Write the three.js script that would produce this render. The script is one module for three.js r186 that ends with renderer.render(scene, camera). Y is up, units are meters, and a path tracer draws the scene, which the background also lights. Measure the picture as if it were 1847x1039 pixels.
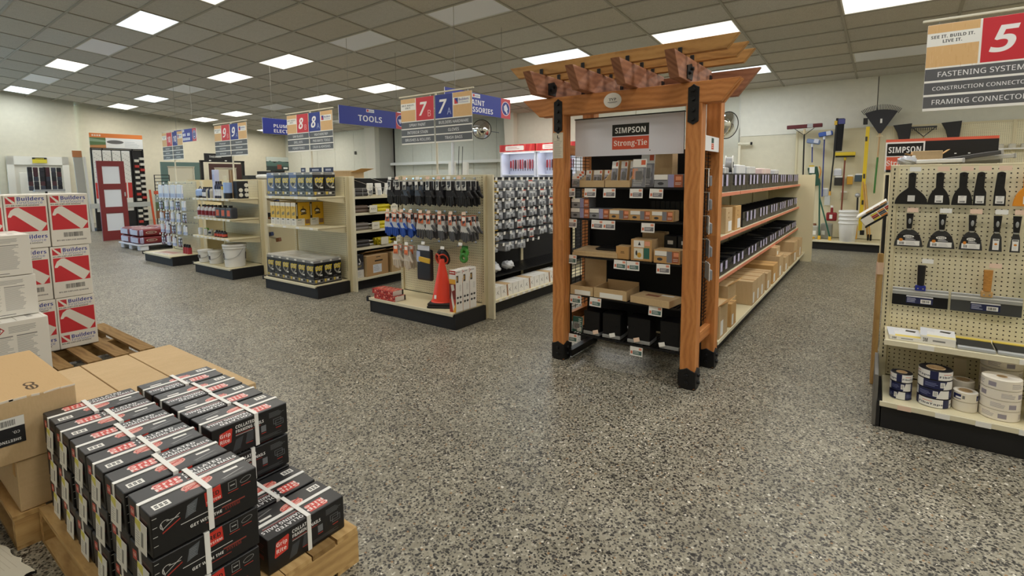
import * as THREE from 'three';
import { RoundedBoxGeometry } from 'three/addons/geometries/RoundedBoxGeometry.js';
import { mergeGeometries } from 'three/addons/utils/BufferGeometryUtils.js';
import { RectAreaLightUniformsLib } from 'three/addons/lights/RectAreaLightUniformsLib.js';
import { ImprovedNoise } from 'three/addons/math/ImprovedNoise.js';
import { Sky } from 'three/addons/objects/Sky.js';

// ---------- camera, sky, exposure ----------
const scene = new THREE.Scene();
const renderer = new THREE.WebGLRenderer({ antialias: true });
renderer.toneMapping = THREE.LinearToneMapping;
renderer.toneMappingExposure = 1.0;
renderer.shadowMap.enabled = true;
const camera = new THREE.PerspectiveCamera(2 * Math.atan(627.33 / 912.49) * 180 / Math.PI, 1847 / 1254.66, 0.05, 200);
camera.setViewOffset(1847, 1254.66, 0, 215.66, 1847, 1039);   // the lens is shifted downwards
camera.rotation.order = 'YXZ';
camera.rotation.set(-0.0991, 0.6251, -0.0079);
camera.position.set(0, 1.42, 0);
camera.updateMatrixWorld(true); camera.updateProjectionMatrix();
const LAMP = 16.5;                // brightness of one ceiling lamp
const sky = new Sky();
sky.scale.setScalar(1000);
sky.material.uniforms.turbidity.value = 4;
sky.material.uniforms.rayleigh.value = 1.2;
sky.material.uniforms.mieCoefficient.value = 0.004;
sky.material.uniforms.mieDirectionalG.value = 0.8;
sky.material.uniforms.sunPosition.value.set(0.3, 0.75, -0.6);
scene.add(sky);
RectAreaLightUniformsLib.init();

// ---------- helpers ----------
let seed = 20240;
const rnd = () => { seed = (seed + 0x6D2B79F5) | 0; let t = Math.imul(seed ^ (seed >>> 15), 1 | seed); t = (t + Math.imul(t ^ (t >>> 7), 61 | t)) ^ t; return ((t ^ (t >>> 14)) >>> 0) / 4294967296; };
const rr = (a, b) => a + (b - a) * rnd();
const taken = {};
const numbered = (n) => { const c = taken[n] = (taken[n] ?? -1) + 1; return c ? n + '_' + String(c).padStart(3, '0') : n; };
const ORD = ['first', 'second', 'third', 'fourth', 'fifth', 'sixth', 'seventh', 'eighth', 'ninth', 'tenth', 'eleventh', 'twelfth', 'thirteenth', 'fourteenth', 'fifteenth', 'sixteenth', 'seventeenth', 'eighteenth', 'nineteenth', 'twentieth', 'twenty-first', 'twenty-second', 'twenty-third', 'twenty-fourth'];
const lit = (o) => { o.traverse((m) => { if (m.isMesh) { m.castShadow = true; m.receiveShadow = true; } }); return o; };
function thing(name, label, category, x = 0, y = 0, z = 0, turn = 0, group) {
  const o = new THREE.Group(); o.name = numbered(name); o.position.set(x, y, z); o.rotation.y = turn;
  o.userData = { label, category }; if (group) o.userData.group = group; scene.add(o); return o;
}
function single(name, geo, mat, label, category, x = 0, y = 0, z = 0, turn = 0, group) {
  const o = new THREE.Mesh(geo, mat); o.name = numbered(name); o.position.set(x, y, z); o.rotation.y = turn;
  o.userData = { label, category }; if (group) o.userData.group = group; scene.add(o); return o;
}
function part(parent, name, geo, mat, x = 0, y = 0, z = 0, rx = 0, ry = 0, rz = 0) {
  const o = new THREE.Mesh(geo, mat); o.name = name; o.position.set(x, y, z); o.rotation.set(rx, ry, rz); parent.add(o); return o;
}
function structure(name, geo, mat, label, category, x = 0, y = 0, z = 0, turn = 0) {
  const o = geo ? new THREE.Mesh(geo, mat) : new THREE.Group(); o.name = name; o.position.set(x, y, z); o.rotation.y = turn;
  o.userData = { kind: 'structure', label, category }; scene.add(o); return o;
}
function copy(src, label, x, y, z, turn = 0, group) {
  const c = src.clone(); c.name = numbered(src.name.replace(/_\d\d\d$/, '')); c.position.set(x, y, z); c.rotation.y = turn;
  c.userData = { label, category: src.userData.category }; const g = group || src.userData.group; if (g) c.userData.group = g; scene.add(c); return c;
}
const cache = {};
const keep = (k, f) => cache[k] || (cache[k] = f());
const B = (w, h, d) => keep('B' + [w, h, d], () => new THREE.BoxGeometry(w, h, d));
const RB = (w, h, d, r = 0.004) => keep('R' + [w, h, d, r], () => new RoundedBoxGeometry(w, h, d, 1, r));
const C = (rt, rb, h, n = 20) => keep('C' + [rt, rb, h, n], () => new THREE.CylinderGeometry(rt, rb, h, n));
const at = (g, x = 0, y = 0, z = 0, rx = 0, ry = 0, rz = 0) => { const c = g.clone(); c.applyMatrix4(new THREE.Matrix4().compose(new THREE.Vector3(x, y, z), new THREE.Quaternion().setFromEuler(new THREE.Euler(rx, ry, rz)), new THREE.Vector3(1, 1, 1))); return c; };
const merge = (l) => mergeGeometries(l.map((g) => { const c = g.index ? g.toNonIndexed() : g.clone(); c.clearGroups(); return c; }), false);
// box whose texture is laid in metres, the grain (u) along the long axis
function WB(w, h, d, axis = w >= h && w >= d ? 'x' : h >= d ? 'y' : 'z', r = 0) {
  return keep('W' + [w, h, d, axis, r], () => {
    const g = r ? new RoundedBoxGeometry(w, h, d, 1, r) : new THREE.BoxGeometry(w, h, d), P = g.attributes.position, N = g.attributes.normal, U = g.attributes.uv;
    for (let i = 0; i < P.count; i++) {
      const p = { x: P.getX(i), y: P.getY(i), z: P.getZ(i) }, n = [Math.abs(N.getX(i)), Math.abs(N.getY(i)), Math.abs(N.getZ(i))];
      const drop = n[0] > n[1] && n[0] > n[2] ? 'x' : n[1] > n[2] ? 'y' : 'z';
      let [a, b] = ['x', 'y', 'z'].filter((k) => k !== drop); if (b === axis) [a, b] = [b, a];
      U.setXY(i, p[a], p[b] + (drop === 'x' ? 0.37 : drop === 'y' ? 0.11 : 0.73) );
    }
    return g;
  });
}
const tube = (pts, r, n = 12, s = 6) => new THREE.TubeGeometry(new THREE.CatmullRomCurve3(pts.map((p) => new THREE.Vector3(...p))), n, r, s, false);
const lathe = (pts, n = 24) => new THREE.LatheGeometry(pts.map((p) => new THREE.Vector2(...p)), n);
const std = (color, roughness = 0.6, o = {}) => new THREE.MeshStandardMaterial({ color, roughness, ...o });
const noise = new ImprovedNoise();
const fbm = (x, y, z = 0, n = 4) => { let s = 0, a = 0.5, f = 1; for (let i = 0; i < n; i++) { s += a * noise.noise(x * f, y * f, z + i * 7.3); a *= 0.5; f *= 2.03; } return s; };
function canvasTex(w, h, draw) {
  const c = document.createElement('canvas'); c.width = w; c.height = h; const g = c.getContext('2d'); draw(g, w, h);
  const t = new THREE.CanvasTexture(c); t.colorSpace = THREE.SRGBColorSpace; t.anisotropy = 8; return t;
}
// small prints share big sheets; each takes its own window of the sheet
const SHEET = 2048; let sheet = null, sx = 0, sy = 0, sh = 0;
function windowTex(w, h, draw) {
  if (sx + w + 6 > SHEET) { sx = 0; sy += sh + 6; sh = 0; }
  if (!sheet || sy + h + 6 > SHEET) { const c = document.createElement('canvas'); c.width = c.height = SHEET; sheet = new THREE.CanvasTexture(c); sheet.colorSpace = THREE.SRGBColorSpace; sx = sy = sh = 0; }
  const g = sheet.image.getContext('2d'), x = sx + 2, y = sy + 2; sx += w + 6; sh = Math.max(sh, h);
  g.save(); g.translate(x, y); g.beginPath(); g.rect(0, 0, w, h); g.clip(); draw(g, w, h); g.restore();
  const t = sheet.clone(); t.repeat.set((w - 2) / SHEET, (h - 2) / SHEET); t.offset.set((x + 1) / SHEET, 1 - (y + h - 1) / SHEET); t.needsUpdate = true; return t;
}
const print = (w, h, draw, roughness = 0.55, o = {}) => new THREE.MeshStandardMaterial({ map: w * h > 400000 ? canvasTex(w, h, draw) : windowTex(w, h, draw), roughness, ...o });
function dataTex(w, h, f, srgb = true) {
  const d = new Uint8Array(w * h * 4);
  for (let y = 0; y < h; y++) for (let x = 0; x < w; x++) { const c = f(x, y), i = (y * w + x) * 4; d[i] = c[0]; d[i + 1] = c[1]; d[i + 2] = c[2]; d[i + 3] = 255; }
  const t = new THREE.DataTexture(d, w, h); t.wrapS = t.wrapT = THREE.RepeatWrapping; t.magFilter = THREE.LinearFilter; t.minFilter = THREE.LinearMipmapLinearFilter; t.generateMipmaps = true;
  if (srgb) t.colorSpace = THREE.SRGBColorSpace; t.needsUpdate = true; return t;
}
const fill = (g, c, x, y, w, h) => { g.fillStyle = c; g.fillRect(x, y, w, h); };
const poly = (g, c, p) => { g.fillStyle = c; g.beginPath(); p.forEach((q, i) => i ? g.lineTo(q[0], q[1]) : g.moveTo(q[0], q[1])); g.closePath(); g.fill(); };
const oval = (g, c, x, y, rx, ry) => { g.fillStyle = c; g.beginPath(); g.ellipse(x, y, rx, ry, 0, 0, Math.PI * 2); g.fill(); };
const text = (g, s, x, y, size, c, o = {}) => { g.save(); g.translate(x, y); if (o.rot) g.rotate(o.rot); g.fillStyle = c; g.font = `${o.style || ''} ${o.w || 'bold'} ${size}px ${o.f || 'sans-serif'}`; g.textAlign = o.a || 'center'; g.textBaseline = 'middle'; if (o.sx) g.scale(o.sx, 1); g.fillText(s, 0, 0); g.restore(); };
const lines = (g, c, x, y, w, n, step, t = 2) => { for (let i = 0; i < n; i++) fill(g, c, x, y + i * step, w * (0.65 + 0.35 * rnd()), t); };
const bars = (g, x, y, w, h, c = '#222') => { for (let i = 0; i < w;) { const b = 1 + Math.floor(rnd() * 3); fill(g, c, x + i, y, b, h); i += b + 1 + Math.floor(rnd() * 3); } };

// ---------- materials ----------
const woodTex = (a, b, c, s) => dataTex(1024, 256, (x, y) => {
  const u = x / 1024, v = y / 256, w = 0.5 - 0.5 * Math.cos(2 * Math.PI * u);
  const q = fbm(u * 3, v * 14 + s, s) * 1.0 + 0.25 * Math.sin((v * 26 + 2.6 * fbm(u * 2.4, v * 3, s + 4) * w) * 6.28), f = 0.5 * noise.noise(u * 30, v * 220, s);
  const k = Math.min(1, Math.max(0, 0.5 + q * 0.55 + f * 0.28));
  return [0, 1, 2].map((i) => k < 0.5 ? a[i] + (b[i] - a[i]) * k * 2 : b[i] + (c[i] - b[i]) * (k * 2 - 1));
});
const cedarTex = woodTex([158, 96, 50], [200, 130, 70], [222, 158, 96], 3), palletTex = woodTex([150, 116, 70], [196, 160, 104], [216, 184, 130], 9);
const rafterTex = woodTex([112, 70, 50], [152, 102, 74], [182, 128, 94], 15);
const cedar = std('#ffffff', 0.55, { map: cedarTex }), cedarPale = std('#e8d2b2', 0.55, { map: palletTex }), rafterWood = std('#ffffff', 0.6, { map: rafterTex });
const palletWood = std('#ffffff', 0.85, { map: palletTex }), palletGrey = std('#b9b2a4', 0.9, { map: palletTex });
const kraftTex = dataTex(256, 256, (x, y) => { const k = 7 * fbm(x / 4, y / 30, 2) + 8 * fbm(x / 70, y / 70, 5) + 5 * (rnd() - 0.5); return [204 + k, 176 + k, 134 + k]; });
const kraft = std('#ffffff', 0.85, { map: kraftTex }), kraftDark = std('#d8c4a8', 0.9, { map: kraftTex }), kraftLight = std('#ffecc8', 0.85, { map: kraftTex });
const beige = std('#d9cfac', 0.5), beigeLip = std('#e6dfc4', 0.45), blackKick = std('#17171a', 0.55), black = std('#131316', 0.5), blackMatte = std('#101012', 0.85), blackMetal = std('#18181b', 0.42, { metalness: 0.4 });
const white = std('#eeeeea', 0.5), tagWhite = std('#f4f4f0', 0.6), tagPink = std('#f0d2bc', 0.6), chrome = std('#c9ccd0', 0.25, { metalness: 0.9 }), steel = std('#9b9da0', 0.35, { metalness: 0.8 }), zinc = std('#b4b7ba', 0.45, { metalness: 0.6 });
const redPaint = std('#b23a28', 0.5), orange = std('#e8793c', 0.5), clearBag = new THREE.MeshPhysicalMaterial({ color: '#ffffff', roughness: 0.12, transmission: 0.85, thickness: 0 });
const wire = std('#c8c8c4', 0.4, { metalness: 0.5 });
const strapMat = std('#f2f2ee', 0.45);
// pegboard: holes one inch apart, cut through the sheet
const pegHoles = dataTex(64, 64, (x, y) => { const h = Math.hypot(x - 31.5, y - 31.5) < 9.5 ? 0 : 255; return [h, h, h]; }, false);
const pegTone = dataTex(256, 256, (x, y) => { const k = 10 * fbm(x / 40, y / 40, 3) + 4 * rnd(); return [226 + k, 218 + k, 186 + k]; });
const peg = std('#ffffff', 0.5, { map: pegTone, alphaMap: pegHoles, alphaTest: 0.5, side: THREE.DoubleSide });
const pegBack = std('#4a3f30', 0.9);
function pegSheet(w, h) {   // a sheet facing +z with its texture in inches
  return keep('P' + [w, h], () => { const g = new THREE.PlaneGeometry(w, h), U = g.attributes.uv; for (let i = 0; i < U.count; i++) U.setXY(i, U.getX(i) * w / 0.0254, U.getY(i) * h / 0.0254); return g; });
}
pegTone.repeat.set(1 / 36, 1 / 36);

// ---------- the room ----------
const SKEW = -0.0245, SLOPE = 0.0881, H0 = 4.335, BACK = -12.0;
const room = (x, z) => [x - 0.0245 * z, 0.0245 * x + z];           // the building stands slightly turned against the shelving
const ceilAt = (z) => H0 + Math.tan(SLOPE) * z;
// floor: ground concrete with exposed pebbles
{
  const N = 2048, d = new Uint8Array(N * N * 4);
  const big = new Float32Array(64 * 64); for (let i = 0; i < 4096; i++) big[i] = rnd();
  for (let y = 0; y < N; y++) for (let x = 0; x < N; x++) {
    const bx = x / 32, by = y / 32, x0 = bx | 0, y0 = by | 0, fx = bx - x0, fy = by - y0, at4 = (a, b) => big[(b & 63) * 64 + (a & 63)];
    const v = (at4(x0, y0) * (1 - fx) + at4(x0 + 1, y0) * fx) * (1 - fy) + (at4(x0, y0 + 1) * (1 - fx) + at4(x0 + 1, y0 + 1) * fx) * fy;
    const k = (v - 0.5) * 26 + (rnd() - 0.5) * 34, i = (y * N + x) * 4; d[i] = 148 + k; d[i + 1] = 144 + k; d[i + 2] = 129 + k; d[i + 3] = 255;
  }
  for (let n = 0; n < 62000; n++) {
    const px = rnd() * N, py = rnd() * N, t = rnd(), r = t < 0.02 ? rr(6.5, 9) : rr(2.2, 5.6), e = rr(0.6, 1), an = rnd() * 3.14, ca = Math.cos(an), sa = Math.sin(an), wob = rnd() * 6;
    let c; const q = rnd(); if (q < 0.5) { const b = rr(30, 70); c = [b, b - 1, b - 3]; } else if (q < 0.76) { const b = rr(92, 132); c = [b, b - 3, b - 14]; } else if (q < 0.95) { const b = rr(160, 186); c = [b, b - 4, b - 18]; } else if (q < 0.98) { const b = rr(200, 230); c = [b, b - 3, b - 14]; } else c = [150, 118, 84];
    for (let y = -r; y <= r; y++) for (let x = -r; x <= r; x++) {
      const u = (x * ca + y * sa) / r, v = (-x * sa + y * ca) / (r * e), l = u * u + v * v + 0.18 * Math.sin(3 * Math.atan2(v, u) + wob);
      if (l > 1) continue;
      const i = ((((py + y) | 0) & (N - 1)) * N + (((px + x) | 0) & (N - 1))) * 4, m = rnd() * 14 - 7; d[i] = c[0] + m; d[i + 1] = c[1] + m; d[i + 2] = c[2] + m;
    }
  }
  const t = new THREE.DataTexture(d, N, N); t.wrapS = t.wrapT = THREE.RepeatWrapping; t.magFilter = THREE.LinearFilter; t.minFilter = THREE.LinearMipmapLinearFilter; t.generateMipmaps = true; t.colorSpace = THREE.SRGBColorSpace; t.anisotropy = 8; t.needsUpdate = true;
  const g = new THREE.PlaneGeometry(30, 20, 360, 240); g.rotateX(-Math.PI / 2);
  const P = g.attributes.position, U = g.attributes.uv, col = new Float32Array(P.count * 3);
  for (let i = 0; i < P.count; i++) {
    const x = P.getX(i), z = P.getZ(i), k = 0.96 + 0.16 * fbm(x * 0.9, z * 0.9, 1, 5) + 0.3 * fbm(x * 3.2, z * 3.2, 8, 4);
    U.setXY(i, x / 2.3, z / 2.3); col[i * 3] = k; col[i * 3 + 1] = k * 0.985; col[i * 3 + 2] = k * 0.955;
  }
  g.setAttribute('color', new THREE.BufferAttribute(col, 3));
  const fl = structure('floor', g, std('#ffffff', 0.42, { map: t, vertexColors: true }), 'ground concrete shop floor with exposed dark pebbles', 'floor', -8, 0, -4);
  part(fl, 'floor_slab', B(30, 0.2, 20), std('#77736a', 0.9), 0, -0.11, 0);
}
// walls
const wallTex = dataTex(256, 256, (x, y) => { const k = 7 * fbm(x / 30, y / 30, 4) + 5 * rnd(); return [226 + k, 224 + k, 212 + k]; });
const wallMat = std('#ffffff', 0.8, { map: wallTex }), wallWarm = std('#f0ece0', 0.8, { map: wallTex }), wallCool = std('#eef0ee', 0.75, { map: wallTex });
const wallAt = (x, z) => room(x, z);
{
  // back wall: painted boards with recessed joints, the bay between two steel frames set deeper
  const wb = structure('wall_back', null, null, 'off-white back wall of painted boards and steel bays', 'wall', 0, 0, 0, SKEW);
  const board = (x0, x1, y0, y1, m, z = BACK, name = 'wall_panel') => part(wb, name, WB(x1 - x0 - 0.012, y1 - y0 - 0.006, 0.06, 'x'), m, (x0 + x1) / 2, (y0 + y1) / 2, z - 0.03);
  part(wb, 'wall_core', B(29, 4.2, 0.12), std('#55534c', 0.9), -8, 2.1, BACK - 0.82);
  for (let i = 0; i < 6; i++) board(-2.82 + i * 2.44, -0.38 + i * 2.44, 2.28, 3.5, i < 1 ? wallMat : wallCool);
  board(-2.82, -1.42, 0, 2.28, wallWarm); for (let i = 0; i < 6; i++) board(-1.42 + i * 1.22, -0.2 + i * 1.22, 0, 2.28, wallWarm);
  for (let i = 0; i < 5; i++) board(-8.9 + i * 1.22, -7.68 + i * 1.22, 0, 3.6, wallCool);
  board(-2.85, -2.8, 0, 3.5, white);
  // deep bay with girt
  for (let i = 0; i < 6; i++) board(-15.05 + i * 0.98, -14.07 + i * 0.98, 0, 3.6, wallCool, BACK - 0.6);
  part(wb, 'girt', B(5.9, 0.05, 0.22), std('#e4e4de', 0.6), -12.1, 1.985, BACK - 0.48); part(wb, 'girt_lip', B(5.9, 0.09, 0.012), std('#e4e4de', 0.6), -12.1, 1.96, BACK - 0.37);
  for (const s of [-15.2, -9.05]) { part(wb, 'bay_return', B(0.04, 3.6, 0.62), std('#b9b7ae', 0.8), s + (s < -10 ? 0.02 : -0.05), 1.8, BACK - 0.32); }
  for (let i = 0; i < 5; i++) board(-21.7 + i * 1.244, -20.456 + i * 1.244, 0, 3.6, wallCool);
  // tapered steel frame columns
  for (const [x, w0, w1] of [[-15.38, 0.34, 0.62], [-9.0, 0.2, 0.36]]) {
    const s = new THREE.Shape(); s.moveTo(-w0 / 2, 0); s.lineTo(w0 / 2, 0); s.lineTo(w0 / 2, 3.5); s.lineTo(-w1 + w0 / 2, 3.5); s.closePath();
    const g = new THREE.ExtrudeGeometry(s, { depth: 0.2, bevelEnabled: true, bevelSize: 0.006, bevelThickness: 0.006, bevelSegments: 1 });
    part(wb, 'frame_column', g, std('#dcd9cc', 0.6), x, 0, BACK - 0.02);
  }
  for (const x of [-16.6]) { part(wb, 'alarm_box', RB(0.07, 0.12, 0.05), std('#4b4b48', 0.5), x, 2.42, BACK + 0.03); }
  // left wall with a shallow pier, glazed entrance at its near end
  const wl = structure('wall_left', null, null, 'cream left wall with a shallow pier', 'wall', 0, 0, 0, SKEW);
  const lb = (z0, z1, y0, y1, x, name = 'wall_panel') => part(wl, name, WB(0.14, y1 - y0, z1 - z0, 'z'), wallWarm, x - 0.07, (y0 + y1) / 2, (z0 + z1) / 2);
  lb(-13, -4.75, 0, 4.2, -21.72); lb(-4.75, -2.85, 0, 4.6, -21.45, 'pier'); lb(-2.85, -0.6, 2.35, 4.8, -21.6); lb(-0.6, 5.4, 0, 5, -21.6);
  // front wall behind the viewer, with shop windows
  const wf = structure('wall_front', null, null, 'front wall with shop windows behind the viewer', 'wall', 0, 0, 0, SKEW);
  const fb = (x0, x1, y0, y1) => part(wf, 'wall_panel', WB(x1 - x0, y1 - y0, 0.16, 'x'), wallWarm, (x0 + x1) / 2, (y0 + y1) / 2, 5.4);
  fb(-21.7, 6, 2.7, 5.2); fb(-21.7, 6, 0, 0.5); for (const [a, b] of [[-21.7, -19.5], [-16.5, -15], [-12, 6]]) fb(a, b, 0.5, 2.7);
  const wr = structure('wall_right', WB(0.16, 5.2, 18.5, 'z'), wallWarm, 'right wall outside the frame', 'wall', 6.1, 2.6, -3.5, SKEW);
  const glass = new THREE.MeshPhysicalMaterial({ color: '#f4fbff', roughness: 0.02, transmission: 1, thickness: 0 }), alu = std('#c3c6c9', 0.35, { metalness: 0.7 });
  const wins = [[-18, 3], [-13.5, 3]];
  wins.forEach(([x, w], i) => {
    const p = room(x, 5.4), o = structure('window_' + (i + 2), null, null, 'shop window number ' + (i + 1) + ' in the front wall', 'window', p[0], 1.6, p[1], SKEW);
    part(o, 'pane', B(w - 0.1, 2.1, 0.01), glass); part(o, 'frame', merge([at(B(w, 0.06, 0.1), 0, 1.07), at(B(w, 0.06, 0.1), 0, -1.07), at(B(0.06, 2.2, 0.1), -w / 2 + 0.03), at(B(0.06, 2.2, 0.1), w / 2 - 0.03), at(B(0.05, 2.2, 0.08))]), alu);
  });
  const p = room(-21.6, -1.72), o = structure('window_1', null, null, 'tall glazed entrance at the near end of the left wall', 'window', p[0], 1.175, p[1], SKEW);
  part(o, 'pane', B(0.012, 2.25, 2.15), glass); part(o, 'frame', merge([at(B(0.09, 0.06, 2.25), 0, 1.145), at(B(0.09, 0.08, 2.25), 0, -1.135), at(B(0.09, 2.35, 0.08), 0, 0, -1.08), at(B(0.09, 2.35, 0.08), 0, 0, 1.08), at(B(0.09, 2.3, 0.08), 0, 0, 0)]), alu);
  // low black edge where wall and floor meet
  structure('baseboard_back', WB(13, 0.1, 0.02, 'x'), blackKick, 'black rubber baseboard along the back wall', 'baseboard', ...(() => { const q = room(-15.3, BACK + 0.02); return [q[0], 0.05, q[1], SKEW]; })());
}
// ceiling: sloping grid of lay-in tiles
const ceiling = structure('ceiling', null, null, 'sloping suspended ceiling of grey speckled tiles', 'ceiling');
ceiling.position.set(0, H0, 0); ceiling.rotation.order = 'YXZ'; ceiling.rotation.set(-SLOPE, SKEW, 0); ceiling.updateMatrixWorld(true);
const TU = 1.2585, TV = 0.6075, U0 = -2.61, V0 = -3.32;
const tileTex = dataTex(512, 256, (x, y) => { const s = rnd(), k = 8 * fbm(x / 60, y / 60, 6); const v = (s < 0.1 ? 150 : s < 0.3 ? 184 : 202) + k; return [v, v - 3, v - 10]; });
const tileMats = ['#ffffff', '#f4f2ee', '#fbf7f0'].map((c) => std(c, 0.95, { map: tileTex }));
const onLamps = { '-1': [1, 0, 1, 1, 0, 1, 1, 0, 1, 1, 0], 0: [1, 0, 1, 0, 1, 1, 1, 0, 1, 1, 1], 1: [1, 1, 0, 1, 1, 0, 0, 1, 1, 1, 0], 2: [1, 1, 0, 1, 1, 0, 1, 1, 1, 1, 1], 3: [1, 1, 0, 1, 0, 1, 1, 1, 0, 0, 1], '-2': [0, 1, 0, 1, 0, 1, 0, 1, 0, 1, 0] };
const lampSpots = [];   // column 0 is next to the left wall
for (const r of [-2, -1, 0, 1, 2, 3]) for (let c = 0; c < 11; c++) { const u = U0 - 2 * TU * (7 - c); if (u < 5) lampSpots.push({ r, c, u, v: V0 - 4 * TV * r, on: onLamps[r][c] }); }
{
  const tiles = [];
  for (let m = -15; m <= 6; m++) for (let n = -13; n <= 14; n++) {
    const u = U0 + m * TU, v = V0 - n * TV; if (u < -21.3 || u > 6 || v < -12.0) continue;
    if (lampSpots.some((l) => Math.abs(l.u - u) < 0.1 && Math.abs(l.v - v) < 0.1)) continue;
    const w = new THREE.Vector3(u, 0, v).applyMatrix4(ceiling.matrixWorld), dist = w.distanceTo(camera.position), p = w.clone().project(camera), seen = Math.abs(p.x) < 1.12 && p.y < 1.2 && p.y > -1 && w.clone().applyMatrix4(camera.matrixWorldInverse).z < 0;
    tiles.push({ u, v, dist, seen });
  }
  tiles.sort((a, b) => b.seen - a.seen || a.dist - b.dist);
  const g = WB(TU - 0.03, 0.016, TV - 0.03, 'x');
  tiles.slice(0, 300).forEach((t, i) => { t.one = t.seen; if (t.seen) part(ceiling, 'ceiling_tile' + (i ? '_' + String(i).padStart(3, '0') : ''), g, tileMats[i * 7 % 3], t.u, 0.012 + rr(0, 0.002), t.v); });
  const rest = tiles.filter((t) => !t.one).map((t) => at(g, t.u, 0.012, t.v));
  if (rest.length) part(ceiling, 'far_ceiling_tiles', merge(rest), tileMats[0]).userData.kind = 'stuff';
  const bars = []; for (let m = -16; m <= 7; m++) bars.push(at(B(0.034, 0.012, 17.6), U0 + (m + 0.5) * TU, 0, -3.35)); for (let n = -14; n <= 14; n++) { const v = V0 - (n - 0.5) * TV; if (v > -12.15) bars.push(at(B(28, 0.0116, 0.034), -7.8, 0, v)); }
  part(ceiling, 'tile_grid', merge(bars), std('#9f9a8e', 0.6));
  part(ceiling, 'deck', B(29, 0.1, 19), std('#56534c', 0.95), -7.8, 0.3, -3.2);
}
{
  const lensOn = std('#ffffff', 0.5, { emissive: '#fffaf0', emissiveIntensity: 1.25 }), lensCool = std('#ffffff', 0.5, { emissive: '#e8f6ff', emissiveIntensity: 1.25 }), lensOff = std('#eceef6', 0.4), rim = std('#d8d6ce', 0.5);
  const rimGeo = merge([at(B(TU - 0.03, 0.02, 0.02), 0, 0, TV / 2 - 0.026), at(B(TU - 0.03, 0.02, 0.02), 0, 0, -TV / 2 + 0.026), at(B(0.02, 0.02, TV - 0.07), TU / 2 - 0.026), at(B(0.02, 0.02, TV - 0.07), -TU / 2 + 0.026)]);
  const rowName = { '-2': 'in the second row behind the viewer', '-1': 'in the row over the viewer', 0: 'in the row nearest the viewer', 1: 'in the second row from the viewer', 2: 'in the third row from the viewer', 3: 'in the row nearest the back wall' };
  for (const l of lampSpots) {
    const w = new THREE.Vector3(l.u, 0.004, l.v).applyMatrix4(ceiling.matrixWorld);
    const o = thing('ceiling_light', `${l.on ? 'lit' : 'dark'} ceiling light panel ${rowName[l.r]}, ${ORD[l.c]} from the left wall`, 'light', w.x, w.y, w.z, 0, 'recessed ceiling light panels');
    o.rotation.order = 'YXZ'; o.rotation.set(-SLOPE, SKEW, 0);
    part(o, 'rim', rimGeo, rim, 0, 0.004, 0); part(o, 'diffuser', B(TU - 0.07, 0.008, TV - 0.07), l.on ? ((l.c * 3 + l.r) % 4 ? lensOn : lensCool) : lensOff, 0, 0.004, 0);
    part(o, 'housing', B(TU - 0.05, 0.08, TV - 0.05), white, 0, 0.055, 0);
    if (l.on) { const a = new THREE.RectAreaLight((l.c * 3 + l.r) % 4 ? '#fff8ec' : '#eef7ff', LAMP, TU - 0.08, TV - 0.08); a.position.set(0, -0.012, 0); a.rotation.x = -Math.PI / 2; o.add(a); }
  }
}
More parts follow.
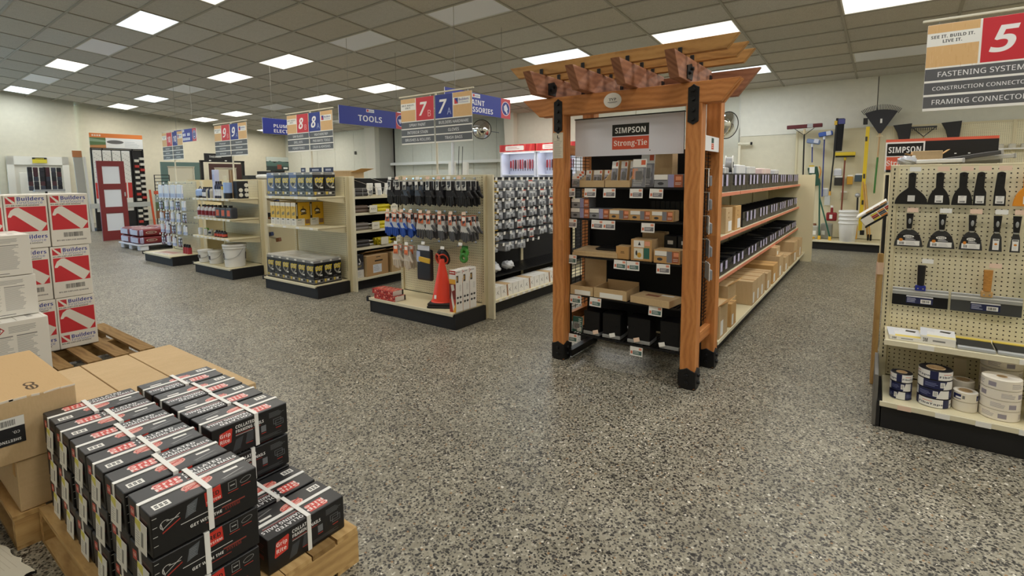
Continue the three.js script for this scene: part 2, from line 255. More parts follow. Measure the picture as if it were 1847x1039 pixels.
// ---------- shop shelving ----------
const slotMat = std('#1c1812', 0.9);
const slots = (h0, h1, step, w = 0.006, hh = 0.014) => keep('slots' + [h0, h1, step, w], () => { const l = []; for (let y = h0; y < h1; y += step) l.push(at(B(w, hh, 0.003), 0, y, 0)); return merge(l); });
function endcap(label, x0, x1, opt = {}) {
  const w = x1 - x0, o = thing('endcap_display', label, 'shelf', (x0 + x1) / 2, 0, -3.9), top = opt.top || 1.445, d = 0.49;
  part(o, 'base_kick', merge([at(B(w - 0.03, 0.135, 0.02), 0, 0.0675, d - 0.035), at(B(0.02, 0.15, d - 0.03), w / 2 - 0.01, 0.075, d / 2 - 0.01), at(B(0.02, 0.15, d - 0.03), -w / 2 + 0.01, 0.075, d / 2 - 0.01)]), blackKick);
  part(o, 'base_deck', RB(w - 0.045, 0.02, d - 0.02, 0.003), beige, 0, 0.15, d / 2 - 0.005);
  part(o, 'price_rail', RB(w - 0.02, 0.03, 0.008, 0.003), beigeLip, 0, 0.148, d);
  part(o, 'pegboard', pegSheet(w - 0.08, top - 0.17), peg, 0, (top + 0.165) / 2, 0.004); part(o, 'pegboard_core', B(w - 0.06, top - 0.16, 0.012), pegBack, 0, (top + 0.16) / 2, -0.02);
  part(o, 'back_panel', B(w - 0.04, top, 0.01), beige, 0, top / 2, -0.034);
  part(o, 'top_rail', RB(w - 0.05, 0.02, 0.03, 0.003), beige, 0, top, -0.012);
  for (const s of [-1, 1]) { const u = part(o, 'upright', RB(0.04, top + 0.01, 0.06, 0.004), beige, s * (w / 2 - 0.02), (top + 0.01) / 2, -0.01); part(u, 'slots', slots(-top / 2 + 0.28, top / 2 - 0.01, 0.0254), slotMat, 0, 0, 0.0295); }
  part(o, 'end_post', RB(0.075, top + 0.01, 0.03, 0.004), beigeLip, w / 2 + 0.035, (top + 0.01) / 2, -0.045);
  for (const [y, dep] of opt.shelves || []) {
    const s = part(o, 'shelf', RB(w - 0.04, 0.02, dep, 0.003), beige, 0, y, dep / 2 + 0.01);
    part(s, 'price_rail', RB(w - 0.03, 0.032, 0.008, 0.003), beigeLip, 0, -0.006, dep / 2 + 0.004);
    for (const q of [-1, 1]) { const b = new THREE.Shape(); b.moveTo(0, 0); b.lineTo(dep - 0.02, 0); b.lineTo(dep - 0.02, -0.015); b.lineTo(0, -0.075); b.closePath(); part(s, 'bracket', keep('br' + dep, () => new THREE.ExtrudeGeometry(b, { depth: 0.003, bevelEnabled: false }).rotateY(-Math.PI / 2)), beige, q * (w / 2 - 0.03), -0.01, -dep / 2); }
    const n = opt.tags || 6; for (let i = 0; i < n; i++) part(s, 'price_tag', B(0.07, 0.026, 0.002), tagWhite, -w / 2 + (i + 0.5) * w / n, -0.006, dep / 2 + 0.0095);
  }
  if (opt.foot !== false) part(o, 'rail_end_cap', B(0.03, 0.05, 0.03), blackKick, -w / 2, 0.145, d - 0.005);
  return o;
}
// the long double-sided run behind an endcap; shelves are given for the side facing the right (+x)
function run(label, xs, xr, shelves, opt = {}) {
  const z0 = opt.z0 || -3.96, z1 = opt.z1 || -9.6, L = z0 - z1, o = thing('shelving_run', label, 'shelf', xs, 0, (z0 + z1) / 2), w = xr - xs, top = 1.43;
  part(o, 'spine', B(0.04, top, L), opt.dark ? blackMatte : beige, 0, top / 2, 0);
  part(o, 'base_kick', B(w - 0.06, 0.13, L), blackKick, (w - 0.06) / 2, 0.065, 0); part(o, 'base_deck', RB(w, 0.02, L, 0.003), beige, w / 2, 0.145, 0); part(o, 'price_rail', RB(0.008, 0.03, L, 0.003), beigeLip, w + 0.004, 0.142, 0);
  part(o, 'far_side_base', B(w - 0.06, 0.14, L), blackKick, -(w - 0.06) / 2, 0.07, 0);
  part(o, 'end_panel', B(2 * w + (opt.wide || 0.1), top + 0.01, 0.02), beige, 0, top / 2, -L / 2 - 0.012);
  for (let i = 0; i <= 4; i++) { const u = part(o, 'upright', B(0.03, top, 0.05), beige, 0.02, top / 2, L / 2 - 0.03 - i * (L - 0.06) / 4); }
  for (const [y, d] of shelves) {
    const s = part(o, 'shelf', RB(d, 0.02, L - 0.02, 0.003), opt.shelfMat || beige, d / 2, y, 0);
    const n = Math.round(L / 1.22); for (let i = 0; i < n; i++) { const r = part(s, 'price_rail', RB(0.006, 0.032, L / n - 0.01, 0.002), beigeLip, d / 2 + 0.003, -0.004, L / 2 - (i + 0.5) * L / n); }
    if (opt.strip) for (let i = 0; i < n; i++) part(s, 'price_strip', B(0.003, 0.03, L / n - 0.015), opt.strip, d / 2 + 0.0075, -0.006, L / 2 - (i + 0.5) * L / n);
  }
  return o;
}
const E7 = endcap('beige pegboard endcap hung with work gloves above a traffic cone', -4.37, -3.14);
const E8 = endcap('beige endcap shelf holding black and yellow sealant cartons', -6.5, -5.33, { shelves: [[1.203, 0.4], [0.835, 0.4]], tags: 4 });
const E9 = endcap('beige endcap shelf holding bottles, jars and white buckets', -8.58, -7.4, { shelves: [[1.145, 0.43], [0.855, 0.43], [0.575, 0.46]], tags: 9, top: 1.41 });
const E10 = endcap('beige pegboard endcap hung with haze-tinted packets above an almost empty base', -10.6, -9.43, { top: 1.4 });
const E5 = endcap('beige pegboard endcap hung with putty knives at the right edge', 0.06, 1.28, { top: 1.47, shelves: [[0.468, 0.33]], tags: 3, foot: false });
part(E5, 'end_bracket', RB(0.02, 0.3, 0.44, 0.004), std('#6f6d68', 0.5), -0.62, 0.15, 0.24);
const R7 = run('black-backed shelving run hung with small hardware packs behind the glove endcap', -3.76, -3.16, [], { dark: true });
const R8 = run('shelving run with caulk tubes and cartons behind the sealant endcap', -5.92, -5.3, [[1.19, 0.6], [0.98, 0.6], [0.755, 0.6], [0.535, 0.6]], { dark: true });
const R9 = run('shelving run behind the bucket endcap hung with tools', -8.0, -7.42, [], {});
const R10 = run('shelving run behind the packet endcap', -10.0, -9.46, [[0.5, 0.5], [0.95, 0.5]], {});
const R6 = run('long shelving run with red price strips, dark parts bins and cartons', -1.52, -0.94, [[1.272, 0.47], [0.905, 0.47], [0.55, 0.47]], { strip: std('#e08a6c', 0.5), z0: -3.98, wide: 0.22 });
const R5 = run('shelving run behind the putty knife endcap', 0.68, 1.24, [], {});
part(R6, 'end_upright', RB(0.05, 1.44, 0.06, 0.004), beigeLip, 0.66, 0.72, -2.85); part(R6, 'end_foot', RB(0.05, 0.1, 0.16, 0.004), zinc, 0.66, 0.05, -2.9);

// ---------- aisle signs on poles ----------
const pale = '#e9c795';
const boardWood = (g, x, y, w, h) => { fill(g, '#e0b67e', x, y, w, h); for (let i = 0; i < 60; i++) { g.globalAlpha = 0.25; fill(g, i % 2 ? '#c9975a' : '#efd0a2', x + rnd() * w, y + rnd() * h, 2 + rnd() * 2, 10 + rnd() * 40); } g.globalAlpha = 1; };
function aislePanel(num, letter, rows, red) {
  return print(512, 512, (g, W, H) => {
    fill(g, '#f3f1ea', 0, 0, W, H);
    const bx = red ? 0 : W * 0.5, nx = red ? W * 0.47 : 0; boardWood(g, bx, 0, W * 0.5, H * 0.49);
    fill(g, '#f3f1ea', red ? W * 0.455 : W * 0.485, 0, 10, H * 0.49);
    fill(g, red ? '#cf2f3a' : '#26358c', red ? W * 0.475 : 0, 0, W * 0.525 - (red ? 0 : W * 0.035), H * 0.49);
    const nc = nx + W * 0.24; text(g, num, nc - (num.length > 1 ? 10 : 40), H * 0.25, num.length > 1 ? 150 : 205, '#f7f4f2', { style: 'italic' }); text(g, letter, nc + 78, H * 0.36, 96, red ? '#f0b4b4' : '#a9b4dc', { w: 'normal' });
    fill(g, '#f3f1ea', bx, H * 0.1, W * 0.46, H * 0.15);
    if (red) { text(g, 'SEE IT. BUILD IT.', bx + W * 0.225, H * 0.145, 25, '#4a4a4a'); text(g, 'LIVE IT.', bx + W * 0.225, H * 0.2, 25, '#4a4a4a'); }
    else { fill(g, '#26358c', bx + 20, H * 0.115, 50, 58); poly(g, '#cf2f3a', [[bx + 20, H * 0.115], [bx + 70, H * 0.115 + 58], [bx + 20, H * 0.115 + 58]]); text(g, 'Builders', bx + 78, H * 0.15, 34, '#26358c', { a: 'left' }); text(g, 'FirstSource', bx + 78, H * 0.205, 26, '#5a6aa8', { a: 'left', w: 'normal' }); }
    rows.forEach((r, i) => { const y = H * (0.51 + i * 0.16); fill(g, '#5f6063', 0, y, W, H * 0.135); if (r) text(g, r, W / 2, y + H * 0.07, Math.min(44, 720 / r.length), '#f2f2f2', { w: 'normal' }); else { g.globalAlpha = 0.7; for (let k = 0; k < 7; k++) fill(g, '#e8e8e8', W * 0.3 + k * 30, y + H * 0.045 + rnd() * 6, 20, H * 0.045); g.globalAlpha = 1; } });
  }, 0.4);
}
function aisleSign(label, x, rowsB, rowsA, num, wA = 0.5, gap = 0.02, drop = 0) {
  const o = thing('aisle_sign', label, 'sign', x, 1.44, -3.89);
  part(o, 'pole', C(0.012, 0.012, 0.845 + drop, 10), std('#e4dfcc', 0.5), 0, 0.4475 - drop / 2, -0.02); part(o, 'cross_bar', RB(2 * wA + gap + 0.05, 0.014, 0.014, 0.003), std('#ddd6bf', 0.5), 0, 0.865, 0);
  const edge = std('#f2f0ea', 0.5), add = (m, px) => { const p = part(o, 'panel', RB(wA, 0.49, 0.006, 0.002), [edge, edge, edge, edge, m, m], px, 0.595, 0); for (const s of [-0.4, 0.4]) part(p, 'hook', B(0.004, 0.03, 0.004), chrome, s * wA, 0.255, 0); return p; };
  if (rowsB) add(aislePanel(num, 'B', rowsB, true), -wA / 2 - gap / 2); if (rowsA) add(aislePanel(num, 'A', rowsA, false), wA / 2 + gap / 2);
  return o;
}
aisleSign('aisle sign 7B and 7A on a pole above the glove endcap', -3.79, ['SPRAY PAINT', 'INTERIOR STAIN', 'BRUSHES & ROLLERS'], ['BUILDERS HARDWARE', 'GLOVES', 'TRASH BAGS'], '7');
aisleSign('aisle sign 8B and 8A on a pole above the sealant endcap', -6.06, ['SAW BLADES', 'DRILL BITS', 'POWER TOOLS'], ['WEATHERSTRIP', 'PNEUMATIC TOOLS', 'CAULK & ADHESIVES'], '8');
aisleSign('aisle sign 9B and 9A on a pole above the bucket endcap', -8.17, ['', '', ''], ['', '', ''], '9', 0.5, 0.02, 0.04);
aisleSign('bluish aisle sign 10B and 10A on a pole above the packet endcap', -10.3, ['', '', ''], ['', '', ''], '10', 0.42, 0.02, 0.05);
aisleSign('aisle sign 5B at the right edge above the putty knives', 0.7, ['FASTENING SYSTEMS', 'CONSTRUCTION CONNECTORS', 'FRAMING CONNECTORS'], ['', '', ''], '5');
// ---------- blue department signs hung from the ceiling ----------
function deptSign(label, x, z0, z1, y, h, draw, turn = 0, W = 1024) {
  const L = Math.abs(z1 - z0), o = thing('hanging_sign', label, 'sign', x, y, (z0 + z1) / 2, turn), m = print(W, 256, draw, 0.45), e = std('#e8e8ee', 0.5);
  part(o, 'board', RB(0.012, h, L, 0.003), [m, m, e, e, e, e]);
  const top = ceilAt(o.position.z) - y; for (const s of [-0.36, 0.36]) part(o, 'wire', C(0.003, 0.003, top - h / 2 + 0.02, 6), std('#8b8880', 0.5), 0, (top + h / 2) / 2, s * L);
  return o;
}
const badge = (g, x) => { fill(g, '#f4f4f4', x - 60, 12, 120, 44); fill(g, '#cf2f3a', x - 52, 18, 26, 30); text(g, 'Builders', x + 14, 30, 20, '#26358c'); fill(g, '#8a94c0', x - 18, 42, 66, 4); };
const icon = (g, x, f) => { fill(g, '#cf4a52', x - 84, 0, 168, 256); oval(g, '#e9d8e4', x, 128, 74, 92); oval(g, '#26358c', x, 128, 66, 82); f(g, x); };
deptSign('blue hanging sign reading TOOLS', -7.47, -5.36, -6.86, 2.52, 0.31, (g, W, H) => { fill(g, '#2b3aa0', 0, 0, W, H); badge(g, W * 0.44); text(g, 'TOOLS', W * 0.44, 150, 118, '#f2f2f6'); icon(g, W - 84, (q, x) => { poly(q, '#dfe3f4', [[x - 44, 110], [x + 30, 100], [x + 40, 140], [x, 150], [x - 10, 180], [x - 28, 150]]); }); });
deptSign('blue hanging sign reading PLUMBING and ELECTRICAL', -10.1, -5.45, -6.95, 2.51, 0.315, (g, W, H) => { fill(g, '#2b3aa0', 0, 0, W, H); badge(g, W * 0.44); text(g, 'PLUMBING &', W * 0.06 + 90, 118, 76, '#f2f2f6', { a: 'left' }); text(g, 'ELECTRICAL', W * 0.06 + 90, 200, 76, '#f2f2f6', { a: 'left' }); icon(g, W - 84, (q, x) => oval(q, '#dfe3f4', x, 130, 30, 40)); });
deptSign('blue hanging sign reading PAINT ACCESSORIES with a brush symbol', -4.92, -5.25, -6.79, 2.525, 0.31, (g, W, H) => { fill(g, '#2b3aa0', 0, 0, W, H); badge(g, W * 0.44); text(g, 'PAINT', W * 0.44, 114, 88, '#f2f2f6'); text(g, 'ACCESSORIES', W * 0.44, 200, 84, '#f2f2f6'); icon(g, W - 84, (q, x) => { poly(q, '#dfe3f4', [[x - 34, 100], [x + 6, 66], [x + 38, 130], [x + 6, 180], [x - 30, 150]]); fill(q, '#dfe3f4', x + 8, 160, 22, 34); }); });
deptSign('small blue hanging sign far off in front of the left wall', -13.95, -4.9, -6.2, 2.52, 0.31, (g, W, H) => { fill(g, '#2b3aa0', 0, 0, W, H); badge(g, W * 0.44); for (let k = 0; k < 9; k++) { if (k !== 6) fill(g, '#e8eaf4', W * 0.2 + k * 62, 84, 46, 56); fill(g, '#e8eaf4', W * 0.2 + k * 62, 172, 46, 54); } icon(g, W - 84, (q, x) => { fill(q, '#dfe3f4', x - 30, 70, 60, 110); fill(q, '#26358c', x - 20, 84, 40, 80); }); }, -Math.PI / 2);
// ---------- pallets ----------
// boards run along x over three stringers along z, or turned
function pallet(label, x, z, w, d, turn, h = 0.14, m = palletWood, boards = 7, gapFrom = 0) {
  const o = thing('wooden_pallet', label, 'pallet', x, 0, z, turn, 'wooden pallets in the foreground'), bw = 0.09;
  for (let i = 0; i < 3; i++) part(o, 'stringer', WB(0.04, h - 0.036, d), m, -w / 2 + 0.02 + i * (w - 0.04) / 2, (h - 0.036) / 2 + 0.016, 0);
  for (let i = 0; i < boards; i++) part(o, 'deck_board', WB(w, 0.018, bw + rr(-0.008, 0.008)), i % 3 === 1 ? palletGrey : m, 0, h - 0.01, -d / 2 + bw / 2 + i * (d - bw) / (boards - 1));
  for (let i = 0; i < 3; i++) part(o, 'bottom_board', WB(w, 0.016, bw), m, 0, 0.008, -d / 2 + bw / 2 + i * (d - bw) / 2);
  return o;
}
// ---------- strapped nail boxes ----------
const nailTop = print(1024, 600, (g, W, H) => {
  fill(g, '#2b2b2c', 0, 0, W, H); for (let i = 0; i < 1500; i++) { g.globalAlpha = 0.12; fill(g, rnd() < 0.5 ? '#000' : '#555', rnd() * W, rnd() * H, 3, 2); } g.globalAlpha = 1;
  const logo = (x, y, w, h) => { poly(g, '#d23c30', [[x, y + h * 0.18], [x + w * 0.06, y], [x + w * 0.96, y + h * 0.04], [x + w, y + h * 0.12], [x + w * 0.96, y + h], [x + w * 0.03, y + h * 0.98]]); text(g, 'Grip', x + w / 2, y + h * 0.3, h * 0.46, '#f4ded8', { sx: 1.7 }); text(g, 'Rite', x + w / 2, y + h * 0.74, h * 0.46, '#f4ded8', { sx: 1.7 }); };
  logo(190, 40, 250, 180); text(g, 'COLLATED', 470, 76, 84, '#eee', { a: 'left' }); text(g, 'FRAMING NAILS', 470, 160, 84, '#eee', { a: 'left', sx: 0.82 }); fill(g, '#c6392e', 470, 208, 500, 7); lines(g, '#bbb', 474, 226, 490, 1, 10, 8);
  oval(g, '#e4a296', 500, 385, 150, 84); oval(g, '#c6392e', 500, 385, 128, 66); oval(g, '#e4a296', 500, 385, 122, 60); poly(g, '#c6392e', [[360, 440], [640, 330], [646, 350], [366, 460]]); text(g, 'PrimeGuard', 500, 388, 46, '#b6382c', { style: 'italic' });
  g.fillStyle = '#f0efe9'; g.fillRect(60, 430, 150, 104); for (let k = 0; k < 3; k++) { fill(g, '#444', 76 + k * 42, 452, 30, 26); fill(g, '#555', 76 + k * 42, 486, 30, 26); }
  fill(g, '#eceae4', 760, 380, 150, 40); poly(g, '#8a8a88', [[680, 520], [900, 470], [960, 470], [720, 530]]); lines(g, '#777', 700, 545, 260, 2, 14, 5);
}, 0.42);
const nailSideA = print(1024, 440, (g, W, H) => {
  fill(g, '#121214', 0, 0, W, H); for (let k = 0; k < 4; k++) fill(g, '#d8d8d4', 10, 40 + k * 95, 40, 6);
  g.strokeStyle = '#c9c9c6'; g.lineWidth = 7; g.beginPath(); g.arc(120, 150, 46, 2.4, 5.4); g.stroke(); g.beginPath(); g.moveTo(90, 190); g.lineTo(250, 96); g.moveTo(130, 120); g.lineTo(240, 130); g.moveTo(80, 120); g.lineTo(96, 200); g.stroke(); poly(g, '#a83228', [[90, 220], [250, 150], [250, 164], [90, 236]]);
  poly(g, '#5a5f64', [[320, 60], [420, 30], [390, 160], [290, 190]]); lines(g, '#8d9296', 316, 70, 80, 6, 18, 4);
  poly(g, '#cc3428', [[480, 20], [640, 0], [650, 160], [490, 176]]); text(g, 'RED', 565, 74, 66, '#1a1212'); text(g, 'SYSTEM', 566, 136, 40, '#f0dcd8');
  g.strokeStyle = '#8f8f8f'; g.lineWidth = 6; g.strokeRect(720, 30, 80, 90); fill(g, '#aaa', 736, 66, 50, 12); fill(g, '#b33a2c', 710, 140, 110, 8); g.beginPath(); g.ellipse(900, 70, 58, 26, -0.2, 0, 6.3); g.stroke(); fill(g, '#b33a2c', 850, 124, 100, 8);
  lines(g, '#d2d2d0', 250, 226, 640, 1, 10, 8); lines(g, '#8a3a30', 640, 262, 260, 1, 10, 16); text(g, 'GET WITH THE', 330, 300, 46, '#efefec', { a: 'left' }); text(g, 'SYSTEM', 668, 300, 44, '#8c2e26', { a: 'left' }); fill(g, '#8c2e26', 480, 344, 240, 10);
}, 0.4);
const nailSideB = print(1024, 440, (g, W, H) => {
  fill(g, '#121214', 0, 0, W, H); poly(g, '#d23c30', [[100, 90], [250, 60], [262, 76], [240, 250], [84, 276], [74, 262]]); text(g, 'Grip', 168, 128, 68, '#f6e2dd'); text(g, 'Rite', 160, 208, 68, '#f6e2dd');
  text(g, 'COLLATED', 300, 72, 62, '#f0f0ee', { a: 'left', sx: 0.85 }); text(g, 'FRAMING NAILS', 300, 134, 58, '#f0f0ee', { a: 'left', sx: 0.85 }); fill(g, '#b83a2c', 300, 172, 340, 6); lines(g, '#c8c8c6', 300, 186, 330, 1, 8, 7);
  poly(g, '#3c4044', [[300, 240], [400, 220], [350, 380], [250, 396]]); poly(g, '#3c4044', [[450, 210], [540, 196], [530, 330], [420, 350]]); fill(g, '#707478', 640, 200, 70, 90); fill(g, '#a83228', 430, 346, 90, 10); fill(g, '#a83228', 640, 304, 70, 10);
  lines(g, '#66696c', 760, 60, 220, 5, 16, 6); g.strokeStyle = '#6b6e72'; g.lineWidth = 7; g.strokeRect(820, 170, 110, 70); g.strokeRect(850, 200, 110, 70); fill(g, '#a83228', 850, 300, 80, 10); lines(g, '#5a5c5e', 560, 360, 380, 3, 16, 5);
}, 0.4);
const nailEnd = print(440, 320, (g, W, H) => {
  fill(g, '#1c1a1b', 0, 0, W, H); poly(g, '#cf4a3c', [[50, 60], [130, 50], [128, 130], [46, 136]]); text(g, 'GR', 88, 94, 44, '#f0d8d0'); lines(g, '#6a3a34', 240, 70, 150, 4, 20, 9); lines(g, '#585452', 60, 160, 130, 3, 20, 8); fill(g, '#7a2f28', 240, 170, 130, 40);
}, 0.45);
const nailBottom = std('#1b1b1c', 0.5);
const BW = 0.176, BL = 0.302, BH = 0.1305;
const nailLabel = print(220, 220, (g, W, H) => { fill(g, '#eeede6', 0, 0, W, H); poly(g, '#e3dc6a', [[0, 0], [W * 0.5, 0], [W * 0.5, H * 0.34], [0, H * 0.2]]); bars(g, 120, 70, 40, 110); lines(g, '#888', 20, 90, 80, 6, 18, 4); }, 0.6);
const strapLong = merge([at(B(BL - 0.009, 0.0018, 0.0145), 0, BH / 2 - 0.0052, 0), at(B(0.0018, BH - 0.006, 0.0145), -BL / 2 + 0.0055, -0.002, 0), at(B(0.0018, BH - 0.006, 0.0145), BL / 2 - 0.0055, -0.002, 0)]);
const strapCross = merge([at(B(0.0145, 0.0018, BW - 0.005), 0, BH / 2 - 0.003, 0), at(B(0.0145, BH - 0.004, 0.0018), 0, -0.001, BW / 2 - 0.0035), at(B(0.0145, BH - 0.004, 0.0018), 0, -0.001, -BW / 2 + 0.0035)]);
function nailBox(label, x, y, z, turn) {
  const o = thing('nail_box', label, 'box', x, y, z, turn, 'strapped nail boxes on the near pallet');
  part(o, 'carton', RB(BL - 0.014, BH - 0.007, BW - 0.01, 0.004), [nailEnd, nailEnd, nailTop, nailBottom, nailSideA, nailSideB], 0, BH / 2 - 0.003, 0);
  part(o, 'lengthwise_strap', strapLong, strapMat, 0, BH / 2, 0); part(o, 'cross_strap', strapCross, strapMat, -0.006 + rr(-0.016, 0.016), BH / 2, 0);
  part(o, 'paper_label', B(0.0012, 0.082, 0.082), [nailLabel, nailLabel, tagWhite, tagWhite, tagWhite, tagWhite], -BL / 2 + 0.0012, 0.045, 0.022, 0, 0, -0.06);
  return o;
}
pallet('pale wooden pallet under the strapped black nail boxes', -2.06, -0.755, 1.12, 0.66, 0);
const LAYER = ['bottom layer', 'middle layer', 'top layer'];
for (let k = 0; k < 3; k++) for (let i = 0; i < 6; i++) nailBox(`black nail box, ${LAYER[k]} of the label-end row, ${ORD[i]} from the near corner`, -1.53 - BW / 2 - i * (BW + 0.0022) + rr(-0.001, 0.001), 0.14 + k * BH, -0.45 - BL / 2 + rr(-0.004, 0.004), Math.PI / 2);
for (let i = 0; i < 6; i++) for (let k = 0; k < (i < 2 ? 1 : 3); k++) nailBox(`black nail box, ${LAYER[k]} of the aisle-side row, ${ORD[i]} from the near end`, -1.53 - BW / 2 - i * (BW + 0.0022), 0.14 + k * BH, -0.76 - BL / 2 + (k === 2 ? rr(-0.005, 0.005) : 0), -Math.PI / 2);
single('plastic_wrap', (() => { const g = new THREE.PlaneGeometry(0.16, 0.09, 12, 8), P = g.attributes.position; for (let i = 0; i < P.count; i++) P.setZ(i, 0.018 * fbm(P.getX(i) * 30, P.getY(i) * 30, 3)); g.computeVertexNormals(); return g; })(), new THREE.MeshPhysicalMaterial({ color: '#ffffff', roughness: 0.15, transmission: 0.9, thickness: 0, side: THREE.DoubleSide }), 'torn clear plastic wrap on the corner of the near pallet', 'plastic', -1.56, 0.1, -1.13, 0.5);
// stamp on the pallet edge
// ---------- tan cartons on the second pallet ----------
pallet('worn wooden pallet under the plain tan cartons', -3.205, -0.845, 1.16, 0.98, 0, 0.14, palletWood, 7);
for (let i = 0; i < 4; i++) { const o = thing('flat_carton', `plain tan carton on the second pallet, ${ORD[i]} counted from its left edge`, 'carton', -3.185, 0.1405, -0.375 - 0.1175 - i * 0.234, 0, 'plain tan cartons'); part(o, 'box', WB(1.1, 0.205, 0.229, 'x', 0.004), kraft, 0, 0.1025, 0); part(o, 'tape', B(0.04, 0.07, 0.001), kraftLight, 0.5, 0.17, 0.1148); }
{
  const o = thing('shipping_carton', 'large scuffed tan carton with a dark label lying on the plain cartons', 'carton', -2.985, 0.347, -0.362);
  const topPrint = print(512, 300, (g, W, H) => { fill(g, '#c9a878', 0, 0, W, H); for (let i = 0; i < 500; i++) { g.globalAlpha = 0.15; fill(g, '#b08e60', rnd() * W, rnd() * H, 20, 1); } g.globalAlpha = 1; g.save(); g.translate(W, H); g.rotate(Math.PI); for (let c = 0; c < 4; c++) { for (let r = 0; r < 9; r++) fill(g, '#7d6341', 240 + c * 55, 30 + r * 15, 44 * (0.5 + rnd() * 0.5), 3); } fill(g, '#6b5336', 70, 50, 60, 16); g.restore(); g.strokeStyle = '#4d3a24'; g.lineWidth = 5; g.beginPath(); g.ellipse(440, 80, 22, 11, 0, 0, 6.3); g.ellipse(404, 80, 16, 10, 0, 0, 6.3); g.stroke(); }, 0.85);
  const lab = print(320, 220, (g, W, H) => { fill(g, '#1a1b1f', 0, 0, W, H); g.save(); g.translate(W, H); g.rotate(Math.PI); text(g, 'SHEETING', 30, 34, 30, '#e8e8e6', { a: 'left' }); text(g, 'CO.', 34, 96, 30, '#d8d8d6', { a: 'left' }); fill(g, '#e6e5df', 0, 140, W, 80); bars(g, 60, 156, 110, 46); g.restore(); }, 0.5);
  part(o, 'box', RB(0.72, 0.25, 0.42, 0.006), [kraft, kraft, topPrint, kraft, kraft, kraft], 0, 0.125, 0);
  part(o, 'label', B(0.0015, 0.105, 0.14), [lab, lab, black, black, black, black], 0.3612, 0.13, 0.02);
  part(o, 'torn_edge', merge(Array.from({ length: 9 }, (_, i) => at(B(0.003, 0.004 + rnd() * 0.005, 0.02 + rnd() * 0.03), 0.359, 0.246 + rnd() * 0.002, -0.18 + i * 0.045 + rr(-0.01, 0.01), rr(-0.1, 0.1), 0, 0))), std('#e6dccb', 0.9));
}
// ---------- adhesive cartons on the third pallet ----------
pallet('weathered wooden pallet under the red and white adhesive cartons', -5.06, -0.775, 1.16, 1.38, 0, 0.14, palletGrey, 9);
const bfs = (low) => print(512, 860, (g, W, H) => {
  fill(g, '#e9e6dd', 0, 0, W, H);
  const mini = (x, y, s) => { fill(g, '#c8303a', x, y, s, s); poly(g, '#e9e6dd', [[x, y + s * 0.05], [x + s * 0.2, y], [x + s * 0.95, y + s * 0.75], [x + s, y + s], [x + s * 0.7, y + s * 0.95]]); };
  const words = (y) => { mini(20, y, 112); text(g, 'Builders', 148, y + 36, 84, '#2b3a94', { a: 'left' }); text(g, 'FirstSource', 150, y + 96, 62, '#6874ae', { a: 'left', w: 'normal' }); text(g, 'BFS-400 SUBFLOOR ADHESIVE', 22, y + 140, 28, '#333', { a: 'left' }); };
  words(28); fill(g, '#cf2f38', 22, 190, W - 44, 400);
  poly(g, '#e9e6dd', [[0.31, 0.02], [0.93, 0.64], [0.99, 0.68], [0.99, 0.74], [0.84, 0.99], [0.78, 1.0], [0.72, 0.93], [0.2, 0.33], [0.15, 0.32], [0.1, 0.4], [0.03, 0.4], [0.03, 0.34], [0.1, 0.14], [0.22, 0.03]].map(([u, v]) => [22 + 468 * u, 190 + 400 * v]));
  if (low) words(640); else { bars(g, 150, 640, 260, 76); text(g, 'BFS-400 SUBFLOOR ADHESIVE', W / 2, 770, 28, '#333'); }
}, 0.6);
const bfsTop = std('#e4e0d6', 0.65), bfsA = bfs(false), bfsB = bfs(true);
